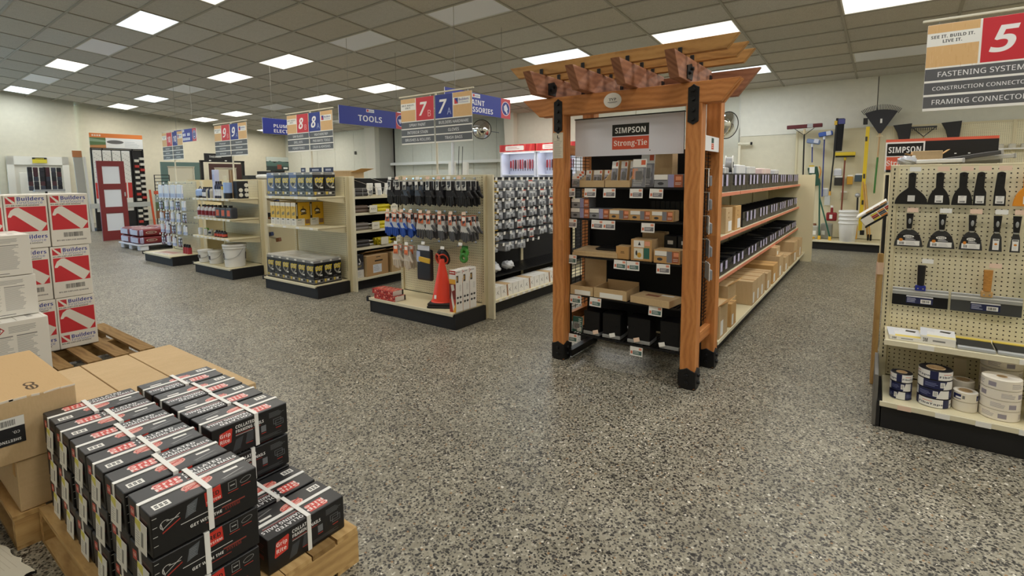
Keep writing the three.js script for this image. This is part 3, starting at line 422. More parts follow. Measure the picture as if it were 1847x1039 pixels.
{
  const CW = 0.234, CH = 0.396, lay = ['bottom', 'middle', 'top'];
  for (let k = 0; k < 3; k++) for (let i = 0; i < 3; i++) {
    const m = k === 0 || (k === 2 && i === 1) ? bfsB : bfsA, off = [0.0, 0.004, -0.01][k];
    const o = thing('adhesive_carton', `red and white adhesive carton in the ${lay[k]} row, ${ORD[i]} from the aisle`, 'carton', -5.2 + rr(-0.006, 0.004), 0.1402 + k * CH, -1.258 + CW / 2 + i * (CW + 0.003) + off, rr(-0.012, 0.012), 'red and white adhesive cartons');
    part(o, 'box', RB(0.4, CH - 0.003, CW, 0.005), [m, bfsTop, bfsTop, bfsTop, bfsTop, bfsTop], 0, CH / 2, 0); part(o, 'tape', B(0.39, 0.001, 0.05), std('#d8d2c2', 0.4), 0, CH - 0.0008, 0);
  }
  const haz = print(512, 460, (g, W, H) => {
    fill(g, '#edebe4', 0, 0, W, H); poly(g, '#b3262c', [[70, 60], [110, 30], [150, 60], [110, 90]]); poly(g, '#f4f2ee', [[82, 60], [110, 40], [138, 60], [110, 80]]); fill(g, '#222', 104, 48, 12, 24); oval(g, '#222', 110, 48, 9, 9);
    g.globalAlpha = 0.75; lines(g, '#777', 180, 40, 230, 5, 11, 4); fill(g, '#777', 40, 110, 170, 10); lines(g, '#999', 40, 128, 175, 24, 11, 4); fill(g, '#777', 240, 110, 170, 10); lines(g, '#999', 240, 128, 175, 24, 11, 5); g.globalAlpha = 1; lines(g, '#444', 60, 430, 330, 1, 10, 6);
  }, 0.6);
  const lidPrint = print(300, 300, (g, W, H) => { fill(g, '#eceae3', 0, 0, W, H); g.strokeStyle = '#bbb8ae'; g.lineWidth = 3; g.strokeRect(150, 20, 130, 200); bars(g, 190, 60, 60, 30, '#555'); lines(g, '#999', 20, 60, 100, 6, 16, 4); }, 0.6);
  [[-4.66, 0.1402, -0.715, 0.39, 0.4, 'lowest'], [-4.795, 0.531, -0.7, 0.27, 0.4, 'middle'], [-4.795, 0.802, -0.69, 0.272, 0.4, 'uppermost']].forEach(([x, y, z, h, d, w]) => {
    const o = thing('hazard_carton', `white carton with a small red warning diamond, ${w} of its stack`, 'carton', x, y, z, 0.01, 'white cartons with warning labels');
    part(o, 'box', RB(d, h - 0.003, 0.3, 0.005), [haz, bfsTop, lidPrint, bfsTop, bfsTop, bfsTop], 0, h / 2, 0); part(o, 'lid_seam', B(d - 0.02, 0.002, 0.004), std('#b9b5a9', 0.7), 0, h - 0.0015, 0);
  });
}
// painted wood at the lower left corner
{
  const o = thing('painted_board', 'chipped white painted board on the floor at the lower left', 'board', -2.66, 0.0, -0.23, 0.15);
  const chip = print(512, 256, (g, W, H) => { fill(g, '#e2ddcc', 0, 0, W, H); for (let i = 0; i < 26; i++) oval(g, i % 3 ? '#6a5344' : '#a89c88', rnd() * W, rnd() * H, 3 + rnd() * 18, 1.5 + rnd() * 4); lines(g, '#cfc8b4', 0, 10, W, 14, 18, 2); }, 0.8);
  const dark = std('#5a3f35', 0.85), s = new THREE.Shape(); s.moveTo(-0.3, -0.09); for (let i = 0; i <= 16; i++) s.lineTo(-0.3 + 0.6 * i / 16, -0.09 + rr(-0.004, 0.004)); for (let i = 0; i <= 14; i++) s.lineTo(0.3 + rr(-0.012, 0.006), -0.09 + 0.18 * i / 14); for (let i = 0; i <= 24; i++) s.lineTo(0.3 - 0.6 * i / 24, 0.09 + rr(-0.008, 0.004)); s.closePath();
  const g = new THREE.ExtrudeGeometry(s, { depth: 0.012, bevelEnabled: false }); g.rotateX(-Math.PI / 2); const U = g.attributes.uv; for (let i = 0; i < U.count; i++) U.setXY(i, U.getX(i) / 0.6 + 0.5, U.getY(i) / 0.2 + 0.5);
  part(o, 'paint_face', g, chip, 0, 0.022, 0); part(o, 'plank', WB(0.57, 0.022, 0.165), dark, 0, 0.011, 0);
}
// ---------- wooden pergola display ----------
const shapeBox = (pts, depth, bev = 0.003) => { const s = new THREE.Shape(pts.map((p) => new THREE.Vector2(...p))); return new THREE.ExtrudeGeometry(s, { depth, bevelEnabled: bev > 0, bevelSize: bev, bevelThickness: bev, bevelSegments: 1, steps: 1 }); };
const bolt = merge([at(C(0.014, 0.014, 0.006, 6), 0, 0, 0, Math.PI / 2), at(C(0.011, 0.013, 0.012, 12), 0, 0, 0.007, Math.PI / 2)]);
const plateGeo = (w, h, t = 0.005) => keep('plate' + [w, h, t], () => shapeBox([[-w / 2, -h / 2 + 0.02], [-w / 4, -h / 2 + 0.01], [0, -h / 2], [w / 4, -h / 2 + 0.01], [w / 2, -h / 2 + 0.02], [w / 2, h / 2 - 0.02], [w / 4, h / 2 - 0.012], [0, h / 2], [-w / 4, h / 2 - 0.012], [-w / 2, h / 2 - 0.02]], t, 0.0015));
const bracketBlack = std('#1a1a1c', 0.48, { metalness: 0.3 });
const pg = thing('pergola_display', 'cedar pergola frame around the black connector display shelves', 'display', -1.47, 0, -3.6);
{
  const X = (x) => x + 1.47, Zl = (z) => z + 3.6;
  for (const [x, z, h] of [[-0.972, -3.382, 1.883], [-1.968, -3.382, 1.883], [-0.972, -3.86, 1.98], [-1.968, -3.86, 1.98]]) {
    const p = part(pg, 'post', WB(0.1, h - 0.004, 0.1, 'y', 0.004), cedar, X(x), h / 2 + 0.002, Zl(z));
    const b = part(pg, 'post_base', merge([at(plateGeo(0.1, 0.15), 0, 0.07, 0.05), at(plateGeo(0.1, 0.15), 0, 0.07, -0.055), at(plateGeo(0.1, 0.15), 0.05, 0.07, 0, 0, Math.PI / 2), at(plateGeo(0.1, 0.15), -0.055, 0.07, 0, 0, Math.PI / 2), at(B(0.104, 0.006, 0.104), 0, 0.003, 0)]), bracketBlack, X(x), 0, Zl(z));
    for (const y of [0.045, 0.095]) { part(b, 'bolt', bolt, bracketBlack, 0, y, 0.058); part(b, 'bolt', bolt, bracketBlack, 0.058, y, 0, 0, Math.PI / 2); }
  }
  const tie = (y, z, d, m, t0, t1, b0, b1, h, name) => { const g = shapeBox([[t0, h], [b0, 0], [b1, 0], [t1, h]], d), U = g.attributes.uv; for (let i = 0; i < U.count; i++) U.setXY(i, g.attributes.position.getX(i), g.attributes.position.getY(i) + g.attributes.position.getZ(i) + z); return part(pg, name, g, m, 0, y, Zl(z)); };
  tie(1.885, -3.37, 0.036, cedar, X(-2.285), X(-0.704), X(-2.135), X(-0.81), 0.13, 'beam');
  tie(1.885, -3.432, 0.036, cedar, X(-2.285), X(-0.704), X(-2.135), X(-0.81), 0.13, 'beam');
  tie(1.98, -3.89, 0.04, rafterWood, X(-2.29), X(-0.69), X(-2.13), X(-0.83), 0.175, 'beam');
  [-3.25, -3.5, -3.71].forEach((z) => tie(2.174, z - 0.02, 0.036, cedarPale, X(-2.335), X(-0.7), X(-2.26), X(-0.765), 0.078, 'slat'));
  for (const x of [-2.05, -1.71, -1.38, -1.035]) {
    const g = shapeBox([[-3.03, 2.165], [-3.13, 2.022], [-3.845, 2.022], [-3.845, 2.165]].map(([z, y]) => [-(z + 3.6), y - 2.02]), 0.055); g.rotateY(Math.PI / 2);
    const U = g.attributes.uv, P = g.attributes.position; for (let i = 0; i < U.count; i++) U.setXY(i, P.getZ(i) + x, P.getY(i) + P.getX(i));
    const r = part(pg, 'rafter', g, rafterWood, X(x) - 0.0275, 2.02, 0);
    part(r, 'joist_hanger', merge([at(B(0.074, 0.11, 0.05), 0.0275, 0.055, -0.215)]), bracketBlack, 0, 0, 0);
    for (const z of [-3.25, -3.5, -3.71]) part(r, 'slat_clip', RB(0.026, 0.05, 0.012, 0.004), bracketBlack, 0.0275, 0.17, Zl(z) + 0.024);
    if (x === -1.035 || x === -2.05) { const c = part(r, 'corner_plate', shapeBox([[-0.03, -0.05], [0.07, -0.05], [0.09, 0.02], [0.05, 0.05], [-0.03, 0.03]], 0.004, 0.001), bracketBlack, 0.06, 0.062, Zl(-3.3), 0, Math.PI / 2); part(r, 'plate_bolt', bolt, bracketBlack, 0.068, 0.05, Zl(-3.3), 0, Math.PI / 2); part(r, 'plate_bolt', bolt, bracketBlack, 0.068, 0.08, Zl(-3.345), 0, Math.PI / 2); }
  }
  for (const x of [-0.975, -1.968]) { const p = part(pg, 'post_strap', plateGeo(0.066, 0.25), bracketBlack, X(x), 1.875, Zl(-3.33)); for (const y of [-0.09, -0.035, 0.035, 0.09]) part(p, 'bolt', bolt, bracketBlack, 0, y, 0.008); }
  for (const x of [-0.972, -1.968]) for (const y of [0.3, 1.63]) part(pg, 'side_rail', WB(0.04, 0.075, 0.378, 'z', 0.003), cedar, X(x), y, Zl(-3.621));
  const pq = print(256, 160, (g, W, H) => { fill(g, '#f1efe9', 0, 0, W, H); text(g, 'TVP', 128, 70, 34, '#222', { f: 'serif', sx: 1.6 }); fill(g, '#555', 60, 96, 136, 5); fill(g, '#999', 80, 106, 96, 3); }, 0.5);
  const pl = new THREE.CylinderGeometry(0.052, 0.052, 0.004, 32); pl.scale(1.28, 1, 1); pl.rotateX(Math.PI / 2); { const Q = pl.attributes.uv, P = pl.attributes.position; for (let i = 0; i < Q.count; i++) Q.setXY(i, 0.5 + P.getX(i) / 0.1332, 0.5 + P.getY(i) / 0.104); }
  part(pg, 'oval_plaque', pl, [std('#cfcbc2', 0.5), pq, pq], X(-1.53), 1.952, Zl(-3.3295));
  const note = print(160, 400, (g, W, H) => { fill(g, '#dad2c0', 0, 0, W, H); poly(g, '#333', [[66, 40], [80, 40], [80, 80], [104, 80], [104, 92], [66, 92]]); fill(g, '#444', 60, 108, 44, 8); fill(g, '#8b8474', 10, 16, 140, 4); fill(g, '#8b8474', 14, 132, 132, 5); g.globalAlpha = 0.55; lines(g, '#777', 16, 150, 130, 20, 12, 4); g.globalAlpha = 1; }, 0.8);
  part(pg, 'paper_notice', B(0.085, 0.19, 0.001), [tagWhite, tagWhite, tagWhite, tagWhite, note, tagWhite], X(-1.97), 1.66, Zl(-3.331));
  const logo = (g, x, y, w, h) => { fill(g, '#141414', x, y, w, h * 0.46); text(g, 'SIMPSON', x + w / 2, y + h * 0.24, h * 0.31, '#f4f4f2', { sx: 0.84 * w / h / 1.37 }); fill(g, '#cf5239', x, y + h * 0.5, w, h * 0.5); text(g, 'Strong-Tie', x + w / 2, y + h * 0.75, h * 0.3, '#f6ece6', { f: 'serif', sx: 0.8 * w / h / 1.37 }); };

  const ban = print(1024, 352, (g, W, H) => { fill(g, '#dcdce6', 0, 0, W, H); logo(g, W * 0.37, H * 0.2, W * 0.335, H * 0.64); oval(g, '#444', W * 0.715, H * 0.89, 5, 5); }, 0.35);
  part(pg, 'header_sign', B(0.82, 0.275, 0.012), [black, black, black, black, ban, black], X(-1.475), 1.712, Zl(-3.45)); part(pg, 'header_edge', B(0.83, 0.008, 0.02), black, X(-1.475), 1.853, Zl(-3.45));
  const side = print(512, 132, (g, W, H) => { fill(g, '#eeeef0', 0, 0, W, H); fill(g, '#2c4a44', W * 0.42, 14, 80, 44); fill(g, '#cf5239', W * 0.42, 62, 80, 52); lines(g, '#f0dcd6', W * 0.44, 74, 60, 2, 18, 6); }, 0.4);
  part(pg, 'side_sign', B(0.008, 0.1, 0.39), [side, side, black, black, black, black], X(-0.935), 1.64, Zl(-3.643));
  part(pg, 'back_panel', B(0.9, 1.4, 0.012), blackMatte, X(-1.47), 0.92, Zl(-3.79));
  const shelfG = keep('wireshelf', () => { const l = [at(B(0.89, 0.012, 0.01), 0, 0, 0.175), at(B(0.89, 0.012, 0.01), 0, 0, -0.175), at(B(0.01, 0.012, 0.36), -0.44), at(B(0.01, 0.012, 0.36), 0.44)]; for (let i = 0; i < 34; i++) l.push(at(B(0.005, 0.005, 0.35), -0.43 + i * 0.026, 0.002, 0)); return merge(l); });
  for (const y of [1.338, 1.103, 0.813, 0.508, 0.2]) part(pg, 'wire_shelf', shelfG, blackMetal, X(-1.47), y, Zl(-3.6));
  for (const [x, z] of [[-1.926, -3.446], [-1.014, -3.446], [-1.926, -3.77], [-1.014, -3.77]]) { part(pg, 'rack_leg', B(0.02, 1.4, 0.02), blackMetal, X(x), 0.78, Zl(z)); }
  part(pg, 'floor_bar', B(0.05, 0.05, 0.42), blackMetal, X(-1.9), 0.05, Zl(-3.6)); part(pg, 'floor_bar', B(0.04, 0.08, 0.42), blackMetal, X(-1.03), 0.04, Zl(-3.6));
  const grid = keep('sidegrid', () => { const l = []; for (let i = 0; i < 48; i++) l.push(at(B(0.004, 0.004, 0.4), 0, 0.02 + i * 0.026, 0)); for (let i = 0; i < 6; i++) l.push(at(B(0.004, 1.25, 0.004), 0.003, 0.63, -0.2 + i * 0.08)); return merge(l); });
  for (const s of [-0.985, -1.955]) part(pg, 'side_grid', grid, blackMetal, X(s), 0.36, Zl(-3.62));
  // price cards clipped to the shelves
  const card = (cc) => print(160, 110, (g, W, H) => { fill(g, '#f3f2ef', 0, 0, W, H); fill(g, cc, 40, 48, 108, 46); fill(g, '#e59a80', 112, 10, 36, 26); fill(g, '#d87a5e', 10, 54, 24, 34); lines(g, '#f3f2ef', 50, 58, 80, 2, 16, 5); }, 0.5);
  const cards = [card('#7d7a80'), card('#4f6f6a')];
  for (const [x, y, k] of [[-1.915, 1.305, 0], [-1.74, 1.305, 0], [-1.585, 1.305, 0], [-1.38, 1.305, 0], [-1.235, 1.305, 0], [-1.9, 1.07, 0], [-1.68, 1.07, 0], [-1.585, 1.07, 0], [-1.29, 1.065, 0], [-1.9, 0.79, 1], [-1.495, 0.785, 1], [-1.395, 0.785, 1], [-1.175, 0.785, 0], [-1.86, 0.478, 1], [-1.69, 0.478, 1], [-1.225, 0.478, 1], [-1.89, 0.165, 1], [-1.36, 0.16, 1]]) part(pg, 'price_card', B(0.095, 0.066, 0.002), [tagWhite, tagWhite, tagWhite, tagWhite, cards[k], tagWhite], X(x), y, Zl(-3.412), -0.08, 0, rr(-0.03, 0.03));
  // ----- goods on the pergola shelves -----
  const packs = ['#8d8aa8', '#e08a58'].map((c, i) => print(160, 240, (g, W, H) => { fill(g, '#83848c', 0, 0, W, H); fill(g, '#efeeea', 0, 0, W, 70); fill(g, '#d86a4c', W * 0.62, 10, 50, 40); fill(g, c, 0, 80, W * 0.4, 90); oval(g, '#34353a', W * 0.6, 150, 40, 30); lines(g, '#d8d8d8', 14, 200, 120, 2, 16, 6); }, 0.25));
  const boxPrint = (cc, kraftBase) => print(320, 160, (g, W, H) => { fill(g, kraftBase ? '#c69a62' : '#8b8d92', 0, 0, W, H); const o = kraftBase ? 14 : 0; fill(g, '#f0eeea', o, o, W * 0.48, 62); fill(g, '#222', o, 70, W * 0.46, 5); fill(g, cc, W * 0.5, o, W * 0.2, H - 2 * o); fill(g, '#a85f3e', W * 0.7, o, W * 0.3 - o, H - 2 * o); fill(g, '#e89a74', W * 0.76, 24, 60, 46); oval(g, '#3c3c40', W * 0.24, 112, 34, 18); lines(g, '#ddd', W * 0.74, 100, 70, 2, 18, 6); }, 0.5);
  const pp = boxPrint('#9a98c0', false), kp = boxPrint('#7d7e86', true), gp = print(220, 220, (g, W, H) => { fill(g, '#c69a62', 0, 0, W, H); fill(g, '#f0eeea', 30, 10, 110, 70); poly(g, '#222', [[90, 20], [104, 60], [76, 60]]); fill(g, '#e8a488', 146, 16, 54, 46); fill(g, '#2f6a5e', 136, 84, 60, 110); fill(g, '#e8e4d4', 34, 90, 96, 110); oval(g, '#d8a63c', 90, 160, 22, 26); oval(g, '#333', 60, 140, 10, 26); }, 0.55);
  const YS = { a: 1.3465, b: 1.1115, c: 0.8215, d: 0.5165, e: 0.2085 };
  const blister = (label, x, y, z, w, h, m, rx) => { const o = thing('blister_pack', label, 'package', x, y, z); const b = part(o, 'card', RB(w, h, 0.006, 0.002), [white, white, white, white, m, white], 0, h / 2 * Math.cos(rx), 0, rx); part(b, 'bubble', RB(w * 0.7, h * 0.5, 0.022, 0.008), clearBag, 0, -h * 0.08, 0.014); part(b, 'fastener', RB(w * 0.45, h * 0.3, 0.012, 0.004), blackMetal, 0, -h * 0.08, 0.01); return o; };
  const openBox = (label, x, y, z, w, h, hf, d) => { const o = thing('display_box', label, 'carton', x, y, z); part(o, 'tray', merge([at(B(w, 0.004, d), 0, 0.004, 0), at(B(w, hf, 0.004), 0, hf / 2, d / 2), at(B(w, h, 0.004), 0, h / 2, -d / 2)]), kraft); for (const s of [-1, 1]) part(o, 'side_wing', (() => { const g = shapeBox([[-d / 2, 0], [d / 2, 0], [d / 2, hf], [-d / 2, h]], 0.004, 0); g.rotateY(-Math.PI / 2); return g; })(), kraft, s * w / 2, 0, 0); return o; };
  for (let i = 0; i < 3; i++) blister(`small clear fastener pack at the left post on the top shelf, ${['front', 'middle', 'rear'][i]}`, -1.876, YS.a, -3.44 - i * 0.035, 0.068, 0.085 + i * 0.02, packs[i % 2], -0.1);
  openBox('low tan display tray of clear packs on the pergola top shelf', -1.735, YS.a, -3.53, 0.2, 0.13, 0.05, 0.2); for (let i = 0; i < 4; i++) blister(`clear fastener pack in the low tan tray, ${ORD[i]} from the left`, -1.8 + i * 0.045, YS.a + 0.008, -3.5 - (i % 2) * 0.04, 0.042, 0.12, packs[0], -0.15);
  openBox('tall tan display tray of clear packs on the pergola top shelf', -1.53, YS.a, -3.54, 0.19, 0.2, 0.05, 0.22); for (let i = 0; i < 3; i++) blister(`tall clear fastener pack in the tall tan tray, ${ORD[i]} from the left`, -1.585 + i * 0.055, YS.a + 0.008, -3.5 - i * 0.04, 0.05, 0.185, packs[0], -0.2);
  for (let i = 0; i < 2; i++) blister(`large clear hardware pack leaning right of the tall tray, ${i ? 'rear' : 'front'} one`, -1.375 + i * 0.03, YS.a, -3.45 - i * 0.08, 0.1, 0.2 + i * 0.04, packs[1], -0.12);
  { const o = thing('carton', 'tall plain tan carton at the back of the top shelf', 'carton', -1.255, YS.a, -3.66); part(o, 'box', WB(0.13, 0.24, 0.12, 'x', 0.003), kraft, 0, 0.12, 0); part(o, 'tape', B(0.03, 0.001, 0.118), kraftLight, 0, 0.2405, 0); }
  const pbox = (label, x, y, z, w, h, d, m, base = std('#7b7d84', 0.5)) => { const o = thing('connector_box', label, 'box', x, y, z, rr(-0.02, 0.02)); part(o, 'box', RB(w, h, d, 0.003), [base, base, base, base, m, base], 0, h / 2, 0); part(o, 'lid_flap', B(w * 0.96, 0.002, d * 0.45), base, 0, h + 0.0005, -d * 0.22); return o; };
  pbox('wide grey and orange box at the right of the top shelf', -1.16, YS.a, -3.49, 0.2, 0.088, 0.12, pp);
  [-1.832, -1.672, -1.513, -1.354, -1.195].forEach((x, i) => pbox(`${i < 2 ? 'grey and purple' : 'tan and orange'} connector box on the second shelf, ${ORD[i]} from the left`, x, YS.b, -3.485, 0.158, 0.075, 0.12, i < 2 ? pp : kp, i < 2 ? undefined : kraft));
  pbox('grey and purple connector box stacked on another at the left', -1.834, YS.b + 0.078, -3.49, 0.15, 0.07, 0.12, pp);
  for (let i = 0; i < 8; i++) { const o = thing('anchor_bracket', `black steel bracket at the back of the second shelf, ${ORD[i]} from the left`, 'bracket', -1.335 + i * 0.036, YS.b, -3.66, 0, 'black brackets at the back of the second shelf'); part(o, 'plate', B(0.028, 0.13, 0.004), blackMetal, 0, 0.065, 0.03); part(o, 'foot', B(0.028, 0.004, 0.08), blackMetal, 0, 0.003, 0); }
  { const o = thing('flattened_carton', 'flattened tan cartons lying on the third shelf at the left', 'carton', -1.715, YS.c, -3.56, 0.03); part(o, 'sheet', WB(0.37, 0.022, 0.26, 'x', 0.002), kraft, 0, 0.011, 0); part(o, 'upper_sheet', WB(0.36, 0.018, 0.26, 'x', 0.002), kraft, 0.004, 0.0345, 0.002, 0.03); part(o, 'dark_tray', B(0.2, 0.012, 0.18), black, 0.08, 0.055, -0.03, 0.03); }
  const kcube = print(128, 128, (g, W, H) => { fill(g, '#c69a62', 0, 0, W, H); fill(g, '#6b4f30', 48, 50, 34, 8); fill(g, '#6b4f30', 44, 64, 42, 5); }, 0.8);
  pbox('small plain tan carton in the middle of the third shelf', -1.49, YS.c, -3.49, 0.1, 0.095, 0.1, kcube, kraft);
  pbox('tan box with a green printed label on the third shelf', -1.345, YS.c, -3.5, 0.155, 0.155, 0.13, gp, kraft);
  pbox('low tan box with an orange label on the third shelf', -1.155, YS.c, -3.48, 0.185, 0.095, 0.12, kp, kraft);
  const lid = print(128, 128, (g, W, H) => { fill(g, '#1b1b1e', 0, 0, W, H); g.fillStyle = '#eee'; g.fillRect(36, 24, 56, 20); }, 0.5);
  for (let i = 0; i < 2; i++) pbox(`black box with a white label at the back right, ${i ? 'right' : 'left'} one`, -1.19 + i * 0.1, YS.c, -3.64, 0.09, 0.175, 0.1, lid, black);
  pbox('plain tan carton behind the green-labelled box', -1.33, YS.c, -3.68, 0.17, 0.19, 0.1, kraft, kraft);
  const tray = (label, x, w, h, hb) => { const o = thing('open_tray', label, 'carton', x, YS.d, -3.54); part(o, 'tray', merge([at(B(w, 0.004, 0.24), 0, 0.002, 0), at(B(w, h, 0.005), 0, h / 2, 0.12), at(B(0.005, h, 0.24), -w / 2, h / 2, 0), at(B(0.005, h, 0.24), w / 2, h / 2, 0), at(B(w, hb, 0.005), 0, hb / 2, -0.12)]), kraft); part(o, 'label', B(w * 0.7, h * 0.5, 0.002), tagWhite, 0.01, h * 0.3, 0.1236); part(o, 'contents', B(w * 0.9, 0.02, 0.2), kraftDark, 0, 0.016, 0); return o; };
  tray('open tan tray with an upright back at the left of the fourth shelf', -1.812, 0.19, 0.07, 0.26); tray('open tan tray with white labels on the fourth shelf', -1.575, 0.26, 0.075, 0.1);
  { const o = thing('flat_box', 'closed flat tan box at the right of the fourth shelf', 'carton', -1.255, YS.d, -3.5, -0.12); part(o, 'box', WB(0.3, 0.05, 0.2, 'x', 0.003), kraft, 0, 0.025, 0); part(o, 'print', B(0.1, 0.001, 0.05), std('#8a5a40', 0.8), -0.02, 0.0508, 0); part(o, 'label', B(0.09, 0.001, 0.03), tagWhite, 0.07, 0.0508, -0.05); }
  [[-1.735, 0.13, 0.185], [-1.575, 0.135, 0.19], [-1.36, 0.16, 0.19], [-1.13, 0.13, 0.2]].forEach(([x, w, h], i) => {
    const o = thing('post_base_connector', `black boxy steel post base on the lowest shelf, ${ORD[i]} from the left`, 'bracket', x, YS.e, -3.52, rr(-0.06, 0.06), 'black steel post bases');
    part(o, 'shell', merge([at(B(w, h - 0.03, 0.006), 0, h / 2 + 0.012, 0.07), at(B(w, h - 0.03, 0.006), 0, h / 2 + 0.012, -0.07), at(B(0.006, h - 0.03, 0.14), -w / 2, h / 2 + 0.012, 0), at(B(0.006, h - 0.03, 0.14), w / 2, h / 2 + 0.012, 0), at(B(w, 0.005, 0.14), 0, h - 0.004, 0)]), blackMetal); part(o, 'standoff_foot', RB(w * 1.06, 0.026, 0.16, 0.003), zinc, 0, 0.014, 0);
    for (const s of [-1, 1]) part(o, 'hole', C(0.008, 0.008, 0.003, 10), blackMatte, s * w * 0.25, h * 0.55 + (s > 0 ? -0.01 : 0.01), 0.0735, Math.PI / 2); part(o, 'paper_tag', RB(0.045, 0.03, 0.003, 0.001), i % 2 ? tagWhite : tagPink, w * 0.3 - i * 0.03, 0.03, 0.083, -0.2, 0, 0.3);
  });
  blister('green printed pack beside the left post on the lowest shelf', -1.866, YS.e, -3.46, 0.088, 0.12, print(120, 160, (g, W, H) => { fill(g, '#2b5a4e', 0, 0, W, H); lines(g, '#e8e8e0', 70, 20, 40, 6, 20, 8); fill(g, '#d8d6cc', 60, 110, 50, 40); }, 0.4), -0.15);
}
// packets hung on the pergola side grid
for (let i = 0; i < 5; i++) { const o = thing('hanging_packet', `clear hardware packet on the side grid of the pergola, ${ORD[i]} from the top`, 'package', -0.965, 1.46 - i * 0.16, -3.62, 0.25 + i * 0.05); part(o, 'card', RB(0.006, 0.12, 0.14, 0.002), i % 2 ? std('#b9bcc2', 0.4) : tagWhite, 0.02, -0.05, 0.05); part(o, 'bag', RB(0.016, 0.07, 0.12, 0.006), std('#8d9096', 0.3), 0.034, -0.07, 0.05); part(o, 'hook', B(0.05, 0.004, 0.004), chrome, 0.006, 0.012, 0.05); }
// ---------- parts bins and cartons on the long run ----------
{
  const lav = std('#c9c4e6', 0.5), binMat = std('#1d1d22', 0.38);
  const binGeo = (w, h, d) => keep('bin' + [w, h, d], () => merge([at(B(d, 0.004, w), 0, 0.002, 0), at(B(0.004, h, w), d / 2, h / 2, 0), at(B(0.004, h, w), -d / 2, h / 2, 0), at(B(d, h, 0.004), 0, h / 2, w / 2), at(B(d, h, 0.004), 0, h / 2, -w / 2), at(B(0.012, 0.008, w), d / 2 + 0.004, h * 0.52, 0)]));
  const partsMat = [std('#2e3034', 0.35, { metalness: 0.4 }), std('#3a3c40', 0.3, { metalness: 0.5 }), std('#5b5e63', 0.4, { metalness: 0.4 })];
  const row = (y, z0, z1, n, h, lab, gr) => { const w = (z0 - z1) / n - 0.004; for (let i = 0; i < n; i++) { const o = thing('parts_bin', `dark parts bin on the ${lab} red-edged shelf, ${ORD[i]} from the pergola end`, 'bin', -1.215, y, z0 - (i + 0.5) * (z0 - z1) / n, 0, gr); part(o, 'body', binGeo(w, h, 0.3), binMat); part(o, 'label', B(0.002, h * 0.62, Math.min(0.065, w * 0.4)), lav, 0.1615, h * 0.66, w * 0.22 * (i % 3 - 1)); part(o, 'contents', B(0.24, 0.03 + 0.04 * rnd(), w * 0.75), partsMat[i % 3], 0, h * 0.6, 0, rr(-0.2, 0.2), 0, rr(-0.15, 0.15)); } };
  row(1.2825, -4.12, -9.5, 24, 0.155, 'top', 'parts bins on the top red-edged shelf'); row(0.9155, -5.36, -9.45, 17, 0.15, 'middle', 'parts bins on the middle red-edged shelf'); row(0.5605, -4.2, -9.5, 24, 0.12, 'lower', 'parts bins on the lower red-edged shelf');
  // goods lying on the bins
  [[-4.35, 0.24, 0.07, 0.3, '#a9acb0', 'grey carton'], [-4.75, 0.2, 0.06, 0.22, '#b6b8bb', 'long grey carton'], [-5.35, 0.2, 0.09, 0.3, '#dfe2e6', 'white film-wrapped pack'], [-5.85, 0.2, 0.08, 0.34, '#d3d5d6', 'flat white pack'], [-6.75, 0.2, 0.07, 0.6, '#e7cfcc', 'pinkish wrapped pack'], [-7.5, 0.2, 0.06, 0.5, '#cfd1d4', 'pale grey bag']].forEach(([z, w, h, l, c, n]) => { const o = thing('wrapped_pack', n + ' lying on the top row of parts bins', 'package', -1.19, 1.4385, z, rr(-0.1, 0.1)); part(o, 'body', RB(w, h, l, 0.012), std(c, 0.35), 0, h / 2, 0); part(o, 'band', RB(w + 0.004, h + 0.004, 0.03, 0.012), std('#f0f0ee', 0.4), 0, h / 2, l * 0.2); });
  { const o = thing('wire_reel', 'white reel with a black hub standing on the parts bins', 'reel', -1.13, 1.4385, -5.02, 0.15); for (const s of [-1, 1]) part(o, 'flange', C(0.085, 0.085, 0.006, 28), white, s * 0.03, 0.087, 0, 0, 0, Math.PI / 2); part(o, 'hub', C(0.028, 0.028, 0.075, 16), black, 0, 0.087, 0, 0, 0, Math.PI / 2); part(o, 'winding', C(0.07, 0.07, 0.05, 20), zinc, 0, 0.087, 0, 0, 0, Math.PI / 2); }
  for (let i = 0; i < 2; i++) { const o = thing('carton', `upright tan carton on the middle red-edged shelf, ${i ? 'farther' : 'nearer'} one`, 'carton', -1.2, 0.916, -4.78 - i * 0.36); part(o, 'box', WB(0.28, 0.225, 0.24, 'x', 0.003), i ? kraftLight : kraft, 0, 0.1125, 0); part(o, 'label', B(0.001, 0.09, 0.12), tagWhite, 0.141, 0.06, -0.03); for (let k = 0; k < 2; k++) part(o, 'hand_hole', B(0.002, 0.014, 0.02), kraftDark, 0.1405, 0.14 + k * 0.04, 0.02); }
  const cartonAt = (z, l, h, lab, o2 = {}) => { const o = thing('carton', lab, 'carton', -1.12 + (o2.dx || 0), o2.y || 0.1555, z, o2.t || 0); part(o, 'box', WB(0.36, h, l, 'x', 0.004), o2.m || kraft, 0, h / 2, 0); if (o2.label !== 0) part(o, 'label', B(0.001, h * 0.45, l * 0.3), tagWhite, 0.181, h * 0.3, l * 0.22); if (o2.flap) { part(o, 'flap', B(0.09, 0.004, l * 0.96), kraftLight, 0.205, h + 0.025, 0, 0, 0, 0.6); part(o, 'flap', B(0.07, 0.004, l * 0.96), kraftLight, -0.16, h + 0.032, 0, 0, 0, 1.1); } else part(o, 'tape', B(0.358, 0.001, 0.04), kraftDark, 0, h + 0.0006, 0); return o; };
